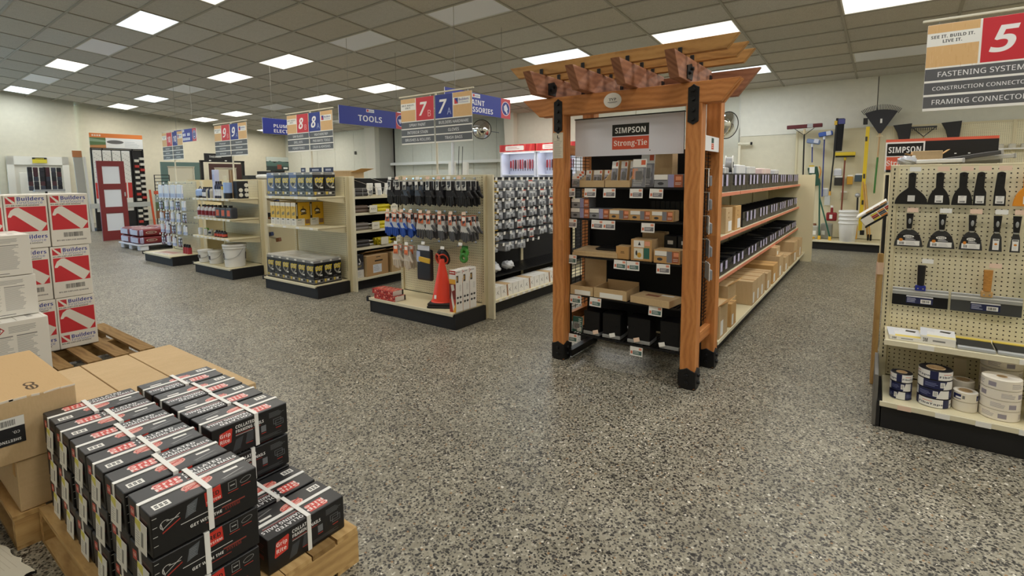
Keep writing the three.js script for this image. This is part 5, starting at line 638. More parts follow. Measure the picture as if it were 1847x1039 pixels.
// ---------- bucket endcap ----------
{
  const plastic = std('#e9e9e6', 0.4), bucketG = (r, h) => lathe([[0, 0], [r * 0.86, 0], [r * 0.88, 0.008], [r * 0.97, h * 0.8], [r * 1.03, h * 0.8], [r * 1.03, h * 0.86], [r * 0.98, h * 0.87], [r * 0.985, h * 0.9], [r * 1.05, h * 0.9], [r * 1.06, h * 0.99], [r * 1.0, h], [0, h]], 32);
  const bucket = (lab, x, z, r, h, c) => { const o = thing('plastic_bucket', lab, 'bucket', x, 0.1605, z, 0.4); part(o, 'body', bucketG(r, h), plastic); part(o, 'handle', tube([[-r * 1.02, h * 0.83, 0], [-r * 0.8, h * 0.5, r * 0.62], [0, h * 0.38, r * 1.0], [r * 0.8, h * 0.5, r * 0.62], [r * 1.02, h * 0.83, 0]], 0.003, 20), steel); for (const a of c) { const g = new THREE.CylinderGeometry(r * 0.965, r * 0.93, h * 0.3, 12, 1, true, a, 0.75); part(o, 'label', g, std('#4a3c34', 0.5, { side: THREE.DoubleSide }), 0, h * 0.48, 0); } return o; };
  bucket('large white bucket with a wire handle on the endcap base', -7.6, -3.58, 0.152, 0.335, [-1.2, 1.9]); bucket('small white bucket at the left end of the endcap base', -8.43, -3.53, 0.1, 0.19, [-0.8]); bucket('small white bucket between the other two buckets', -8.12, -3.55, 0.105, 0.2, [-0.9]); bucket('small white bucket behind the others', -8.06, -3.77, 0.1, 0.2, [0.3]);
  const bottle = (name, lab, x, y, z, r, h, body, cap, label, gr) => { const o = thing(name, lab, 'bottle', x, y, z, rnd(), gr); part(o, 'body', lathe([[0, 0], [r, 0], [r, h * 0.62], [r * 0.9, h * 0.72], [r * 0.36, h * 0.86], [r * 0.36, h * 0.9], [0, h * 0.9]], 16), body); part(o, 'cap', C(r * 0.42, r * 0.42, h * 0.14, 12), cap, 0, h * 0.93, 0); if (label) part(o, 'label', new THREE.CylinderGeometry(r * 1.015, r * 1.015, h * 0.38, 16, 1, true), label, 0, h * 0.34, 0); };
  const wh = std('#dfe3ee', 0.4), rd = std('#8e2c38', 0.4), bk = std('#22232a', 0.4), or = std('#d86a4a', 0.5), gn = std('#6fa24a', 0.5), bl = std('#9db8ea', 0.25), nv = std('#1f2848', 0.4);
  for (let i = 0; i < 9; i++) bottle('spray_bottle', `small ${i % 2 ? 'red' : 'white'} bottle on the second shelf of the bucket endcap, ${ORD[i]} from the left`, -8.5 + i * 0.062, 0.8655, -3.52 - (i % 2) * 0.055, 0.033, 0.185, i % 2 ? rd : wh, bk, i % 2 ? or : rd, 'small bottles on the second shelf');
  for (let i = 0; i < 3; i++) { const o = thing('jug', `dark jug with an orange label on the second shelf, ${ORD[i]} from the left`, 'jug', -7.86 + i * 0.165, 0.8655, -3.54, 0.1); part(o, 'body', RB(0.145, 0.16, 0.1, 0.02), std('#3a3c42', 0.35), 0, 0.08, 0); part(o, 'cap', C(0.026, 0.026, 0.03, 14), black, -0.02, 0.174, 0); part(o, 'label', B(0.07, 0.085, 0.002), or, 0, 0.08, 0.051); }
  for (let i = 0; i < 4; i++) bottle('jar', `small dark jar with a red label on the third shelf, ${ORD[i]} from the left`, -7.94 + i * 0.082, 0.5855, -3.5, 0.036, 0.098, bk, bk, std('#c8503c', 0.5), 'small red-labelled jars');
  for (let i = 0; i < 6; i++) { const o = thing('seed_pack', `${i < 3 ? 'green and white' : 'grey'} pack on the third shelf of the bucket endcap, ${ORD[i]} from the left`, 'package', -8.47 + i * 0.085, 0.5855, -3.5 - (i % 2) * 0.05, rr(-0.4, 0.4)); part(o, 'body', RB(0.07, 0.11 - i * 0.006, 0.045, 0.01), i < 3 ? (i % 2 ? gn : wh) : std('#b4b4ae', 0.5), 0, 0.055 - i * 0.003, 0); part(o, 'label', B(0.05, 0.03, 0.002), i < 3 ? wh : bk, 0, 0.05, 0.0235); }
  { const o = thing('clear_jug', 'bluish clear jug at the left of the top shelf', 'jug', -8.46, 1.1555, -3.53); part(o, 'body', RB(0.14, 0.12, 0.11, 0.035), bl, 0, 0.075, 0); part(o, 'base', RB(0.13, 0.03, 0.1, 0.01), bk, 0, 0.016, 0); part(o, 'handle', tube([[-0.05, 0.13, 0], [0, 0.17, 0], [0.05, 0.13, 0]], 0.007), bk); }
  for (let i = 0; i < 5; i++) bottle('paint_can', `${i === 2 || i === 4 ? 'grey' : 'dark'} aerosol can on the top shelf, ${ORD[i]} from the left`, -8.31 + i * 0.062, 1.1555, -3.52, 0.029, 0.165, i === 2 || i === 4 ? std('#b9b7ac', 0.4) : nv, bk, i < 2 ? wh : null, 'aerosol cans on the top shelf');
  { const o = thing('roller_box', 'tall narrow bluish box standing on the top shelf', 'box', -8.0, 1.1555, -3.56); part(o, 'box', RB(0.075, 0.42, 0.07, 0.004), std('#c8d0f2', 0.35), 0, 0.21, 0); part(o, 'label', B(0.05, 0.1, 0.002), std('#aab6ea', 0.4), 0, 0.3, 0.036); }
  for (let i = 0; i < 3; i++) bottle('tall_bottle', `tall dark striped bottle on the top shelf, ${ORD[i]} from the left`, -7.92 + i * 0.068, 1.1555, -3.53, 0.032, 0.25, nv, bk, wh, 'tall striped bottles');
  { const o = thing('wood_swatch', 'brown and beige sample card behind the striped bottles', 'card', -7.83, 1.1555, -3.7); part(o, 'card', B(0.1, 0.42, 0.012), std('#8a6a44', 0.6), 0, 0.21, 0); part(o, 'stripe', B(0.03, 0.4, 0.002), std('#c4a273', 0.6), 0.02, 0.21, 0.0075); }
  { const o = thing('primer_can', 'yellow and white can with a raised card on the top shelf', 'can', -7.71, 1.1555, -3.54); part(o, 'can', C(0.042, 0.042, 0.17, 20), std('#e2dfd2', 0.4), 0, 0.0855, 0); part(o, 'band', C(0.0425, 0.0425, 0.05, 20), std('#d2b548', 0.4), 0, 0.15, 0); part(o, 'raised_card', B(0.1, 0.1, 0.003), std('#efe6c8', 0.5), 0.0, 0.28, -0.02); part(o, 'card_stem', B(0.008, 0.12, 0.003), wh, 0, 0.18, -0.025); }
  { const o = thing('tape_roll', 'pale blue roll standing on the top shelf', 'roll', -7.602, 1.1555, -3.54); part(o, 'roll', C(0.058, 0.058, 0.23, 24), bl, 0, 0.1155, 0); part(o, 'lower_wrap', C(0.0585, 0.0585, 0.08, 24), bk, 0, 0.041, 0); part(o, 'core', C(0.02, 0.02, 0.232, 12), kraft, 0, 0.116, 0); }
  { const o = thing('mesh_disc_pack', 'black pack with pale round discs at the right of the top shelf', 'package', -7.475, 1.1555, -3.66); part(o, 'box', RB(0.12, 0.25, 0.16, 0.005), black, 0, 0.125, 0); for (let i = 0; i < 5; i++) part(o, 'disc', C(0.03, 0.03, 0.004, 8), std('#e6e2d0', 0.5), 0.062, 0.05 + (i % 3) * 0.07, -0.05 + Math.floor(i / 3) * 0.08, 0, 0, Math.PI / 2); }
  for (let i = 0; i < 3; i++) { const o = thing('dust_mask_pack', `white bag lying on top of the bucket run, ${ORD[i]} from the endcap`, 'bag', -7.62, 1.432, -4.15 - i * 0.3, 0.2 * i); part(o, 'bag', RB(0.34, 0.07, 0.22, 0.03), [white, std('#dfc8d4', 0.4), std('#d4dcf2', 0.4)][i], 0, 0.036, 0); part(o, 'label', B(0.1, 0.002, 0.1), bk, 0.05, 0.0722, 0); }
}
// ---------- packet endcap ----------
{
  const pale = print(80, 200, (g, W, H) => { fill(g, '#cfdcf6', 0, 0, W, H); fill(g, '#eef3fc', 8, 10, 64, 110); fill(g, '#aebfe6', 8, 130, 64, 50); }, 0.25), dk = print(80, 140, (g, W, H) => { fill(g, '#3a3c48', 0, 0, W, H); oval(g, '#d6e2fa', 40, 40, 24, 24); fill(g, '#c6d4f2', 16, 74, 48, 50); fill(g, '#8a3440', 20, 96, 20, 34); }, 0.3), mx = E10.position.x;  // the bluish haze over this endcap is painted into the packet colours
  for (let i = 0; i < 4; i++) { const x = -10.42 + i * 0.26, o = thing('long_packet', `long pale haze-tinted packet in the top row of the packet endcap, ${ORD[i]} from the left`, 'package', x, 1.345, -3.7); part(o, 'bag', RB(0.19, 0.23, 0.035, 0.012), [pale, pale, pale, pale, pale, pale], 0, -0.12, 0); part(o, 'header', B(0.13, 0.03, 0.004), std('#f2f4fa', 0.4), 0, -0.008, 0.014); pegHook(E10, x - mx, 1.366, 0.004, tagWhite); }
  [1.075, 0.865, 0.655, 0.435].forEach((y, r) => { for (let i = 0; i < 9 - (r === 3 ? 2 : 0); i++) { const x = -10.48 + i * 0.118, o = thing('small_packet', `small ${(i + r) % 3 ? 'pale haze-tinted' : 'dark'} packet in row ${['two', 'three', 'four', 'five'][r]} of the packet endcap, ${ORD[i]} from the left`, 'package', x, y, -3.7 - (i % 2) * 0.05); part(o, 'card', RB(0.1, 0.15 + 0.02 * (i % 2), 0.03, 0.006), (i + r) % 3 ? pale : dk, 0, -0.09, 0); part(o, 'header', B(0.06, 0.03, 0.003), tagWhite, 0, -0.012, 0.009); pegHook(E10, x - mx, y + 0.02, 0.004, tagWhite, 0.035); } });
  for (let i = 0; i < 3; i++) { const o = thing('red_bottle', `small red bottle with a dark cap on the packet endcap base, ${ORD[i]} from the left`, 'bottle', -9.72 + i * 0.085, 0.1605, -3.75); part(o, 'body', C(0.034, 0.036, 0.11, 16), std('#a8323c', 0.35), 0, 0.055, 0); part(o, 'cap', C(0.02, 0.026, 0.05, 12), black, 0, 0.135, 0); }
  { const o = thing('flyer', 'printed sheet lying on the empty endcap base', 'paper', -10.05, 0.1605, -3.6, 0.1); part(o, 'sheet', B(0.6, 0.002, 0.28), print(256, 128, (g, W, H) => { fill(g, '#ded2c4', 0, 0, W, H); fill(g, '#b98f80', 20, 20, 216, 60); lines(g, '#8a7a70', 30, 92, 190, 2, 14, 5); }, 0.6), 0, 0.001, 0); part(o, 'fold_edge', B(0.6, 0.006, 0.01), tagWhite, 0, 0.004, 0.138); }
}
// ---------- putty knife endcap ----------
{
  const X0 = E5.position.x, Zf = -3.9, tagY = (x, y, m) => { const h = part(E5, 'peg_hook', merge([at(B(0.004, 0.004, 0.07), 0, 0, 0.035), at(B(0.004, 0.016, 0.004), 0, 0.006, 0.07)]), chrome, x - X0, y, 0.004); part(h, 'price_tag', B(0.052, 0.026, 0.002), m, 0.004, 0.012, 0.076); };
  const blk = std('#161617', 0.42), grip = std('#17171a', 0.35), gunm = std('#4c4d4f', 0.4, { metalness: 0.7 });
  const lab = print(90, 110, (g, W, H) => { fill(g, '#eeede8', 0, 0, W, H); fill(g, '#999', 26, 12, 38, 6); lines(g, '#bbb', 16, 28, 58, 3, 12, 3); bars(g, 16, 76, 58, 24); }, 0.5), hyde = print(256, 150, (g, W, H) => { fill(g, '#1b1b1d', 0, 0, W, H); oval(g, '#f2f1ec', 128, 28, 62, 20); text(g, 'HYDE', 128, 29, 28, '#111', { sx: 1.3 }); lines(g, '#ddd', 90, 56, 130, 2, 12, 6); fill(g, '#efeeea', 0, 84, W, 66); oval(g, '#d8862c', 42, 76, 24, 20); bars(g, 26, 104, 54, 34); lines(g, '#aaa', 100, 104, 120, 3, 14, 4); }, 0.5), hydeS = print(90, 200, (g, W, H) => { fill(g, '#efeeea', 0, 0, W, H); fill(g, '#555', 10, 10, 70, 20); oval(g, '#d8862c', 45, 96, 22, 18); lines(g, '#bbb', 16, 130, 58, 4, 14, 4); }, 0.5);
  const knifeShape = (wb, wh, H, hb, sq) => { const s = new THREE.Shape(); s.moveTo(-wh / 2 * 0.8, 0); s.quadraticCurveTo(0, 0.012, wh / 2 * 0.8, 0); s.lineTo(wh / 2 * 0.72, -hb * 0.85); if (sq) { s.lineTo(wb / 2 * 0.95, -hb * 1.12); s.lineTo(wb / 2, -H); } else { s.bezierCurveTo(wh * 0.7, -hb * 1.05, wb / 2 * 0.92, -hb * 1.25, wb / 2, -H + 0.006); s.lineTo(wb / 2, -H); } s.lineTo(-wb / 2, -H); if (sq) { s.lineTo(-wb / 2 * 0.95, -hb * 1.12); } else { s.lineTo(-wb / 2, -H + 0.006); s.bezierCurveTo(-wb / 2 * 0.92, -hb * 1.25, -wh * 0.7, -hb * 1.05, -wh / 2 * 0.72, -hb * 0.85); } s.closePath(); return new THREE.ExtrudeGeometry(s, { depth: 0.007, bevelEnabled: true, bevelSize: 0.002, bevelThickness: 0.002, bevelSegments: 1, curveSegments: 10 }); };
  [[0.165, 0.15, 0.04, 0], [0.292, 0.096, 0.04, 0], [0.394, 0.086, 0.04, 0], [0.468, 0.05, 0.036, 1], [0.55, 0.046, 0.038, 1], [0.66, 0.11, 0.05, 0]].forEach(([x, wb, wh, sq], i) => {
    const om = i === 5 ? std('#e8962c', 0.4) : blk, o = thing('plastic_putty_knife', i === 5 ? 'orange plastic spreader at the right edge of the top row' : `black plastic putty knife in the top row, ${ORD[i]} from the left`, 'putty knife', x, 1.425, Zf + 0.05);
    part(o, 'knife', knifeShape(wb, wh, 0.178, 0.095, sq), om); part(o, 'sticker', B(i ? 0.036 : 0.034, i ? 0.042 : 0.036, 0.001), i ? lab : std('#d8d8d4', 0.5), 0, i ? -0.147 : -0.145, 0.0098); part(o, 'hang_hole', C(0.006, 0.006, 0.002, 10), slotMat, 0, -0.012, 0.0095, Math.PI / 2); tagY(x + 0.006, 1.44, i === 0 ? tagWhite : tagPink);
  });
  [[0.166, 0.136, 0], [0.316, 0.124, 0], [0.446, 0.1, 0], [0.55, 0.054, 1], [0.628, 0.042, 1]].forEach(([x, wb, sq], i) => {
    const o = thing('joint_knife', `steel joint knife with a black grip in the second row, ${ORD[i]} from the left`, 'putty knife', x, 1.19, Zf + 0.05);
    const g = new THREE.CylinderGeometry(0.018, 0.013, 0.09, 14); g.scale(1, 1, 0.6); part(o, 'grip', g, grip, 0, -0.045, 0.006); const e = new THREE.SphereGeometry(0.007, 10, 8); e.scale(1, 2.4, 0.4); part(o, 'grip_badge', e, zinc, 0, -0.046, 0.0155); part(o, 'ferrule', RB(0.02, 0.012, 0.012, 0.003), chrome, 0, -0.094, 0.006);
    const s = new THREE.Shape(); s.moveTo(-0.011, -0.095); s.lineTo(0.011, -0.095); if (sq) { s.lineTo(wb / 2 * 0.8, -0.12); s.lineTo(wb / 2, -0.2); s.lineTo(-wb / 2, -0.2); s.lineTo(-wb / 2 * 0.8, -0.12); } else { s.bezierCurveTo(wb * 0.3, -0.1, wb * 0.46, -0.14, wb / 2, -0.195); s.lineTo(wb / 2, -0.2); s.lineTo(-wb / 2, -0.2); s.lineTo(-wb / 2, -0.195); s.bezierCurveTo(-wb * 0.46, -0.14, -wb * 0.3, -0.1, -0.011, -0.095); } part(o, 'blade', new THREE.ExtrudeGeometry(s, { depth: 0.0015, bevelEnabled: false, curveSegments: 10 }), gunm, 0, 0, 0.005);
    part(o, 'label', B(sq ? 0.026 : wb * 0.78, sq ? 0.062 : 0.066, 0.001), sq ? hydeS : hyde, 0, sq ? -0.16 : -0.159, 0.0075); tagY(x + 0.006, 1.2, i % 2 ? tagWhite : tagPink);
  });
  [[0.238, 0.262, 'black taping knife blade with a blue and black handle', '#141519', 0], [0.53, 0.3, 'grey taping knife blade with a wooden handle', '#4b4d4e', 1]].forEach(([x, w, lab2, c, wood]) => {
    const o = thing('taping_knife', lab2, 'taping knife', x, 0.885, Zf + 0.05); part(o, 'blade', RB(w, 0.075, 0.003, 0.001), std(c, 0.35, { metalness: 0.3 }), 0, -0.218, 0); part(o, 'back_strip', RB(w, 0.042, 0.012, 0.003), std('#c4c7ca', 0.35, { metalness: 0.7 }), 0, -0.168, 0); part(o, 'strip_edge', B(w, 0.006, 0.0135), white, 0, -0.166, 0);
    const g = new THREE.CylinderGeometry(0.02, 0.017, 0.12, 16); g.scale(1, 1, 0.7); part(o, 'handle', g, wood ? std('#ffdca8', 0.45, { map: palletTex }) : grip, 0, -0.062, 0.01); part(o, 'clamp', RB(0.05, 0.034, 0.02, 0.004), wood ? std('#c9a067', 0.5) : std('#1e2c8c', 0.4), 0, -0.14, 0.008); for (const s of [-1, 1]) part(o, 'rivet', C(0.004, 0.004, 0.003, 10), chrome, s * 0.012, -0.142, 0.0195, Math.PI / 2);
    const lp = print(220, 90, (q, W, H) => { fill(q, '#1c2450', 0, 0, W, H); fill(q, '#e8e8ea', 0, 0, W, 16); lines(q, '#c8cce0', 8, 28, 90, 4, 14, 5); fill(q, '#eceae6', 120, 36, 84, 46); bars(q, 130, 46, 60, 26); }, 0.5); part(o, 'label', B(0.125, 0.046, 0.001), lp, 0, -0.215, 0.0022); tagY(x + 0.02, 0.9, wood ? tagPink : tagWhite);
  });
  { const o = thing('corner_tool', 'dark cylindrical tool handle at the right edge of the pegboard', 'tool', 0.7, 0.78, Zf + 0.05); part(o, 'handle', C(0.02, 0.022, 0.1, 16), std('#5b5a55', 0.5), 0, 0.05, 0.01); part(o, 'collar', C(0.023, 0.023, 0.02, 16), std('#8d8c86', 0.4), 0, 0.105, 0.01); }
  // sandpaper shelf
  const y = 0.4785, sp = (c) => print(256, 160, (g, W, H) => { fill(g, '#e8e8e8', 0, 0, W, H); fill(g, c, 0, H - 34, W, 34); poly(g, '#222', [[150, 30], [230, 36], [214, 66], [140, 56]]); lines(g, '#c4c8d2', 12, 16, 110, 4, 14, 4); text(g, '3M', 30, 90, 26, '#b03028'); }, 0.45), spF = print(256, 40, (g, W, H) => { fill(g, '#efeeea', 0, 0, W, H); text(g, '3M', 36, 20, 26, '#222'); lines(g, '#888', 90, 16, 100, 1, 8, 8); }, 0.45), s1 = sp('#e6cf6a'), s2 = sp('#e9dc9a');
  [[0.17, 0.15, 0.024, s1, 'white sandpaper box with a yellow edge at the left of the shelf'], [0.32, 0.15, 0.045, s2, 'stack of white sandpaper boxes beside the first one']].forEach(([x, w, h, m, l], i) => { const o = thing('sandpaper_box', l, 'box', x, y, Zf + 0.22, i ? -0.06 : 0.05); part(o, 'box', RB(w, h, 0.2, 0.003), [white, white, m, white, spF, white], 0, h / 2, 0); part(o, 'seal', B(0.03, 0.001, 0.19), std('#d9dce2', 0.4), -w * 0.42, h + 0.0006, 0); });
  [[0.475, 0.15, '#2a2a26'], [0.635, 0.15, '#2a2a26']].forEach(([x, w, c], i) => { const o = thing('sanding_sheets', `pack of dark sanding sheets with a yellow band, ${i ? 'right' : 'left'} one`, 'package', x, y, Zf + 0.22, -0.03); part(o, 'sheets', RB(w, 0.016, 0.22, 0.003), std(c, 0.8), 0, 0.008, 0); part(o, 'yellow_band', B(w + 0.002, 0.004, 0.04), std('#d8bf52', 0.5), 0, 0.0175, -0.085); part(o, 'front_wrap', RB(w + 0.002, 0.018, 0.03, 0.004), std('#b9bdc0', 0.2), 0, 0.0092, 0.1); });
  { const o = thing('green_pack', 'green sanding pack at the right edge of the shelf', 'package', 0.8, y, Zf + 0.22); part(o, 'pack', RB(0.15, 0.022, 0.22, 0.004), std('#7fae4a', 0.45), 0, 0.011, 0); part(o, 'window', B(0.09, 0.001, 0.12), std('#2e3a26', 0.4), 0.02, 0.0226, 0); }
  // tape rolls
  const yb = 0.1605, fw = (white0) => print(512, 96, (g, W, H) => { fill(g, white0 ? '#f0efec' : '#1b2250', 0, 0, W, H); for (let k = 0; k < 3; k++) { const x = k * 171; if (white0) { fill(g, '#1b2250', x, 0, 40, H); text(g, 'FibaTape', x + 108, 58, 30, '#222a44'); fill(g, '#d86a50', x + 66, 26, 50, 6); } else { lines(g, '#8d97c4', x + 10, 30, 70, 3, 16, 5); poly(g, '#eeeeec', [[x + 100, 96], [x + 120, 0], [x + 171, 0], [x + 171, 96]]); fill(g, '#f2f2f0', x + 84, 14, 24, 60); bars(g, x + 88, 22, 16, 44); } } }, 0.35), fwA = fw(true), fwB = fw(false), meshW = std('#ece5d6', 0.7), paperW = print(512, 90, (g, W, H) => { fill(g, '#f0e9dc', 0, 0, W, H); for (let k = 0; k < 3; k++) { lines(g, '#8a8290', k * 171 + 30, 24, 60, 4, 12, 4); fill(g, '#9a94a0', k * 171 + 104, 24, 34, 44); } }, 0.7), blueLab = print(512, 90, (g, W, H) => { fill(g, '#efe8d8', 0, 0, W, H); for (let k = 0; k < 3; k++) { fill(g, '#23285c', k * 171 + 50, 18, 60, 52); fill(g, '#fff', k * 171 + 70, 44, 40, 18); fill(g, '#777', k * 171 + 118, 26, 16, 34); } }, 0.7);
  const ring = (ro, ri, h) => keep('ring' + [ro, ri, h], () => lathe([[ri, 0], [ro - 0.003, 0], [ro, 0.003], [ro, h - 0.003], [ro - 0.003, h], [ri, h], [ri, 0]], 32));
  const roll = (lab2, x, yy, z, ro, ri, h, side, wrap, turn, gr) => { const o = thing('tape_roll', lab2, 'tape', x, yy, z, turn, gr); part(o, 'roll', ring(ro, ri, h), side); part(o, 'core', ring(ri + 0.001, ri - 0.003, h + 0.001), kraft); if (wrap) part(o, 'wrapper', new THREE.CylinderGeometry(ro + 0.0006, ro + 0.0006, h - 0.006, 32, 1, true), wrap, 0, h / 2, 0); };
  const dkb = std('#12131c', 0.4), P3 = ['lowest', 'middle', 'uppermost'], P4 = ['lowest', 'second', 'third', 'uppermost'];
  for (let k = 0; k < 3; k++) roll(`small dark blue tape roll at the left, ${P3[k]} of three`, 0.165, yb + k * 0.0495, Zf + 0.36, 0.05, 0.026, 0.049, dkb, k === 1 ? fwB : k === 2 ? fwA : fwB, 0.4 + k * 0.6, 'small blue tape rolls');
  for (let k = 0; k < 4; k++) roll(`large dark blue tape roll, ${P4[k]} of its stack`, 0.31, yb + k * 0.0515, Zf + 0.36, 0.073, 0.042, 0.051, dkb, k === 3 || k === 0 ? fwA : fwB, 0.5 + k * 0.4, 'large blue tape rolls');
  for (let k = 0; k < 2; k++) roll(`small cream mesh tape roll, ${k ? 'upper' : 'lower'} of the pair`, 0.4395, yb + k * 0.0525, Zf + 0.355, 0.052, 0.03, 0.052, meshW, k ? blueLab : null, 0.3, 'small cream tape rolls');
  roll('cream mesh tape roll behind the small pair', 0.44, yb, Zf + 0.23, 0.05, 0.03, 0.125, meshW, null, 0, null);
  for (let k = 0; k < 4; k++) roll(`large white paper tape roll, ${P4[k]} of the front stack`, 0.575, yb + k * 0.0535, Zf + 0.355, 0.079, 0.022, 0.053, meshW, paperW, 0.6 + k * 0.5, 'large paper tape rolls in front');
  for (let k = 0; k < 5; k++) roll(`large white paper tape roll at the back, number ${['one', 'two', 'three', 'four', 'five'][k]} from below`, 0.6, yb + k * 0.0535, Zf + 0.16, 0.085, 0.022, 0.053, meshW, paperW, 1 + k * 0.5, 'large paper tape rolls at the back');
  for (let k = 0; k < 3; k++) roll(`paper tape roll at the right edge, ${P3[k]} of three`, 0.75, yb + k * 0.0535, Zf + 0.35, 0.079, 0.022, 0.053, meshW, paperW, k * 0.5, 'paper tape rolls at the right edge');
  { const o = thing('tape_strip_card', 'upright cream sample strip behind the small tape rolls', 'card', 0.44, yb, Zf + 0.085); part(o, 'card', B(0.055, 0.19, 0.004), std('#d8cbb0', 0.7), 0, 0.095, 0); part(o, 'curl', C(0.012, 0.012, 0.055, 12), std('#d8cbb0', 0.7), 0, 0.19, -0.01, 0, 0, Math.PI / 2); }
  for (const [x, m] of [[0.18, tagPink], [0.34, tagWhite], [0.5, tagWhite], [0.66, tagWhite]]) part(E5, 'price_tag', B(0.06, 0.026, 0.002), m, x - X0, 0.146, 0.496);
}
// ---------- tool wall at the back ----------
{
  const Zw = -11.93;
  const ws = thing('wall_shelf', 'low wall shelf base with a black kick under the long tools', 'shelf', 1.0, 0, -11.62, SKEW);
  part(ws, 'base_kick', B(4.8, 0.15, 0.6), blackKick, 0, 0.075, 0); part(ws, 'base_deck', RB(4.84, 0.02, 0.66, 0.004), beige, 0, 0.165, 0.01); part(ws, 'price_rail', RB(4.84, 0.03, 0.008, 0.003), beigeLip, 0, 0.16, 0.344);
  const sheet = part(ws, 'pegboard', pegSheet(4.8, 2.1), peg, 0, 1.24, -0.27); part(ws, 'pegboard_core', B(4.8, 2.1, 0.01), pegBack, 0, 1.24, -0.295); part(ws, 'back_strip', B(4.82, 2.16, 0.008), beige, 0, 1.25, -0.306);
  for (let i = 0; i < 4; i++) part(ws, 'upright', RB(0.04, 2.15, 0.03, 0.003), beige, -2.4 + i * 1.6, 1.25, -0.272);
  const pole = (o, name, x0, y0, x1, y1, r, m, z = 0) => { const L = Math.hypot(x1 - x0, y1 - y0); return part(o, name, C(r, r, L, 10), m, (x0 + x1) / 2, (y0 + y1) / 2, z, 0, 0, Math.atan2(-(x1 - x0), y1 - y0)); };
  const zt = -11.78;
  { const o = thing('floor_squeegee', 'floor squeegee with a wide dark red head, high on the wall', 'squeegee', -1.25, 0, zt); part(o, 'head', RB(0.62, 0.075, 0.06, 0.012), std('#5e1c22', 0.55), 0, 2.4, 0.03, 0, 0, 0.02); part(o, 'clamp', RB(0.1, 0.08, 0.07, 0.006), zinc, 0.1, 2.405, 0.03); pole(o, 'handle', 0, 2.34, 0.02, 1.0, 0.014, black); for (const s of [-1, 1]) pole(o, 'brace', s * 0.17, 2.36, s * 0.02, 2.24, 0.006, black, 0.02); part(o, 'socket', C(0.022, 0.018, 0.1, 12), std('#d8c6a0', 0.5), 0, 2.3, 0); }
  [[-1.1, 2.12, -0.2, '#7c8eb4', 'left'], [-0.9, 2.26, 0.15, '#3d5fb4', 'right']].forEach(([x, y, a, c, s]) => { const o = thing('dust_mop', `blue and grey mop head on a pole, ${s} one of the pair`, 'mop', x, 0, zt); part(o, 'head', RB(0.24, 0.09, 0.07, 0.02), std(c, 0.5), 0.02, y - 0.03, 0.03, 0, 0, a); part(o, 'joint', C(0.02, 0.024, 0.07, 12), std('#d8dce4', 0.4), 0, y - 0.1, 0.03); pole(o, 'pole', 0, y - 0.1, 0.01, s === 'left' ? 1.68 : 1.0, 0.011, std('#2c3f8c', 0.4)); part(o, 'card', B(0.08, 0.08, 0.004), std('#d2d6e4', 0.4), 0.07, y - 0.02, 0.07, 0, 0, a); });
  { const o = thing('push_broom', 'black push broom hung upright with a yellow end', 'broom', -0.66, 0, zt); part(o, 'bristles', RB(0.1, 0.62, 0.08, 0.01), blackMatte, 0.02, 2.2, 0.03, 0, 0, -0.03); part(o, 'block', RB(0.04, 0.64, 0.05, 0.008), black, -0.05, 2.2, 0.03, 0, 0, -0.03); part(o, 'label', RB(0.11, 0.1, 0.085, 0.006), std('#4c4f8e', 0.45), 0.035, 2.45, 0.03); part(o, 'cap', RB(0.05, 0.08, 0.06, 0.006), std('#dcb53c', 0.5), -0.06, 2.43, 0.03); pole(o, 'handle', -0.06, 1.92, -0.1, 1.1, 0.014, black); part(o, 'tip', C(0.018, 0.018, 0.08, 12), std('#e0a83c', 0.5), -0.1, 1.07, 0); }
  { const o = thing('yellow_broom', 'broom with a yellow head and a reddish brown handle', 'broom', -0.54, 0, zt); part(o, 'head', RB(0.33, 0.07, 0.06, 0.01), std('#dcc02c', 0.5), 0, 1.83, 0.03); part(o, 'bristles', RB(0.32, 0.03, 0.05, 0.006), blackMatte, 0, 1.782, 0.03); part(o, 'socket', C(0.022, 0.018, 0.06, 12), std('#dcc02c', 0.5), 0, 1.74, 0.02); pole(o, 'handle', 0, 1.74, -0.02, 0.25, 0.014, std('#7c3d28', 0.5), 0.01); }
  [[-0.25, '#e6c62a', 0.36, 2.49, 'long yellow spirit level standing against the wall']].forEach(([x, c, y0, y1, l]) => { const o = thing('spirit_level', l, 'level', x, 0, zt); part(o, 'beam', RB(0.06, y1 - y0 - 0.16, 0.03, 0.005), std(c, 0.45), 0.03, (y0 + y1 - 0.16) / 2, 0, 0, 0, -0.015); part(o, 'end_cap', RB(0.07, 0.12, 0.04, 0.006), black, 0.0, y1 - 0.06, 0); part(o, 'end_cap', RB(0.07, 0.09, 0.04, 0.006), black, 0.05, y0 - 0.04, 0); for (const y of [0.9, 1.4, 2.1]) part(o, 'vial', RB(0.035, 0.09, 0.034, 0.006), std('#3a3a30', 0.4), 0.03, y, 0.002); });
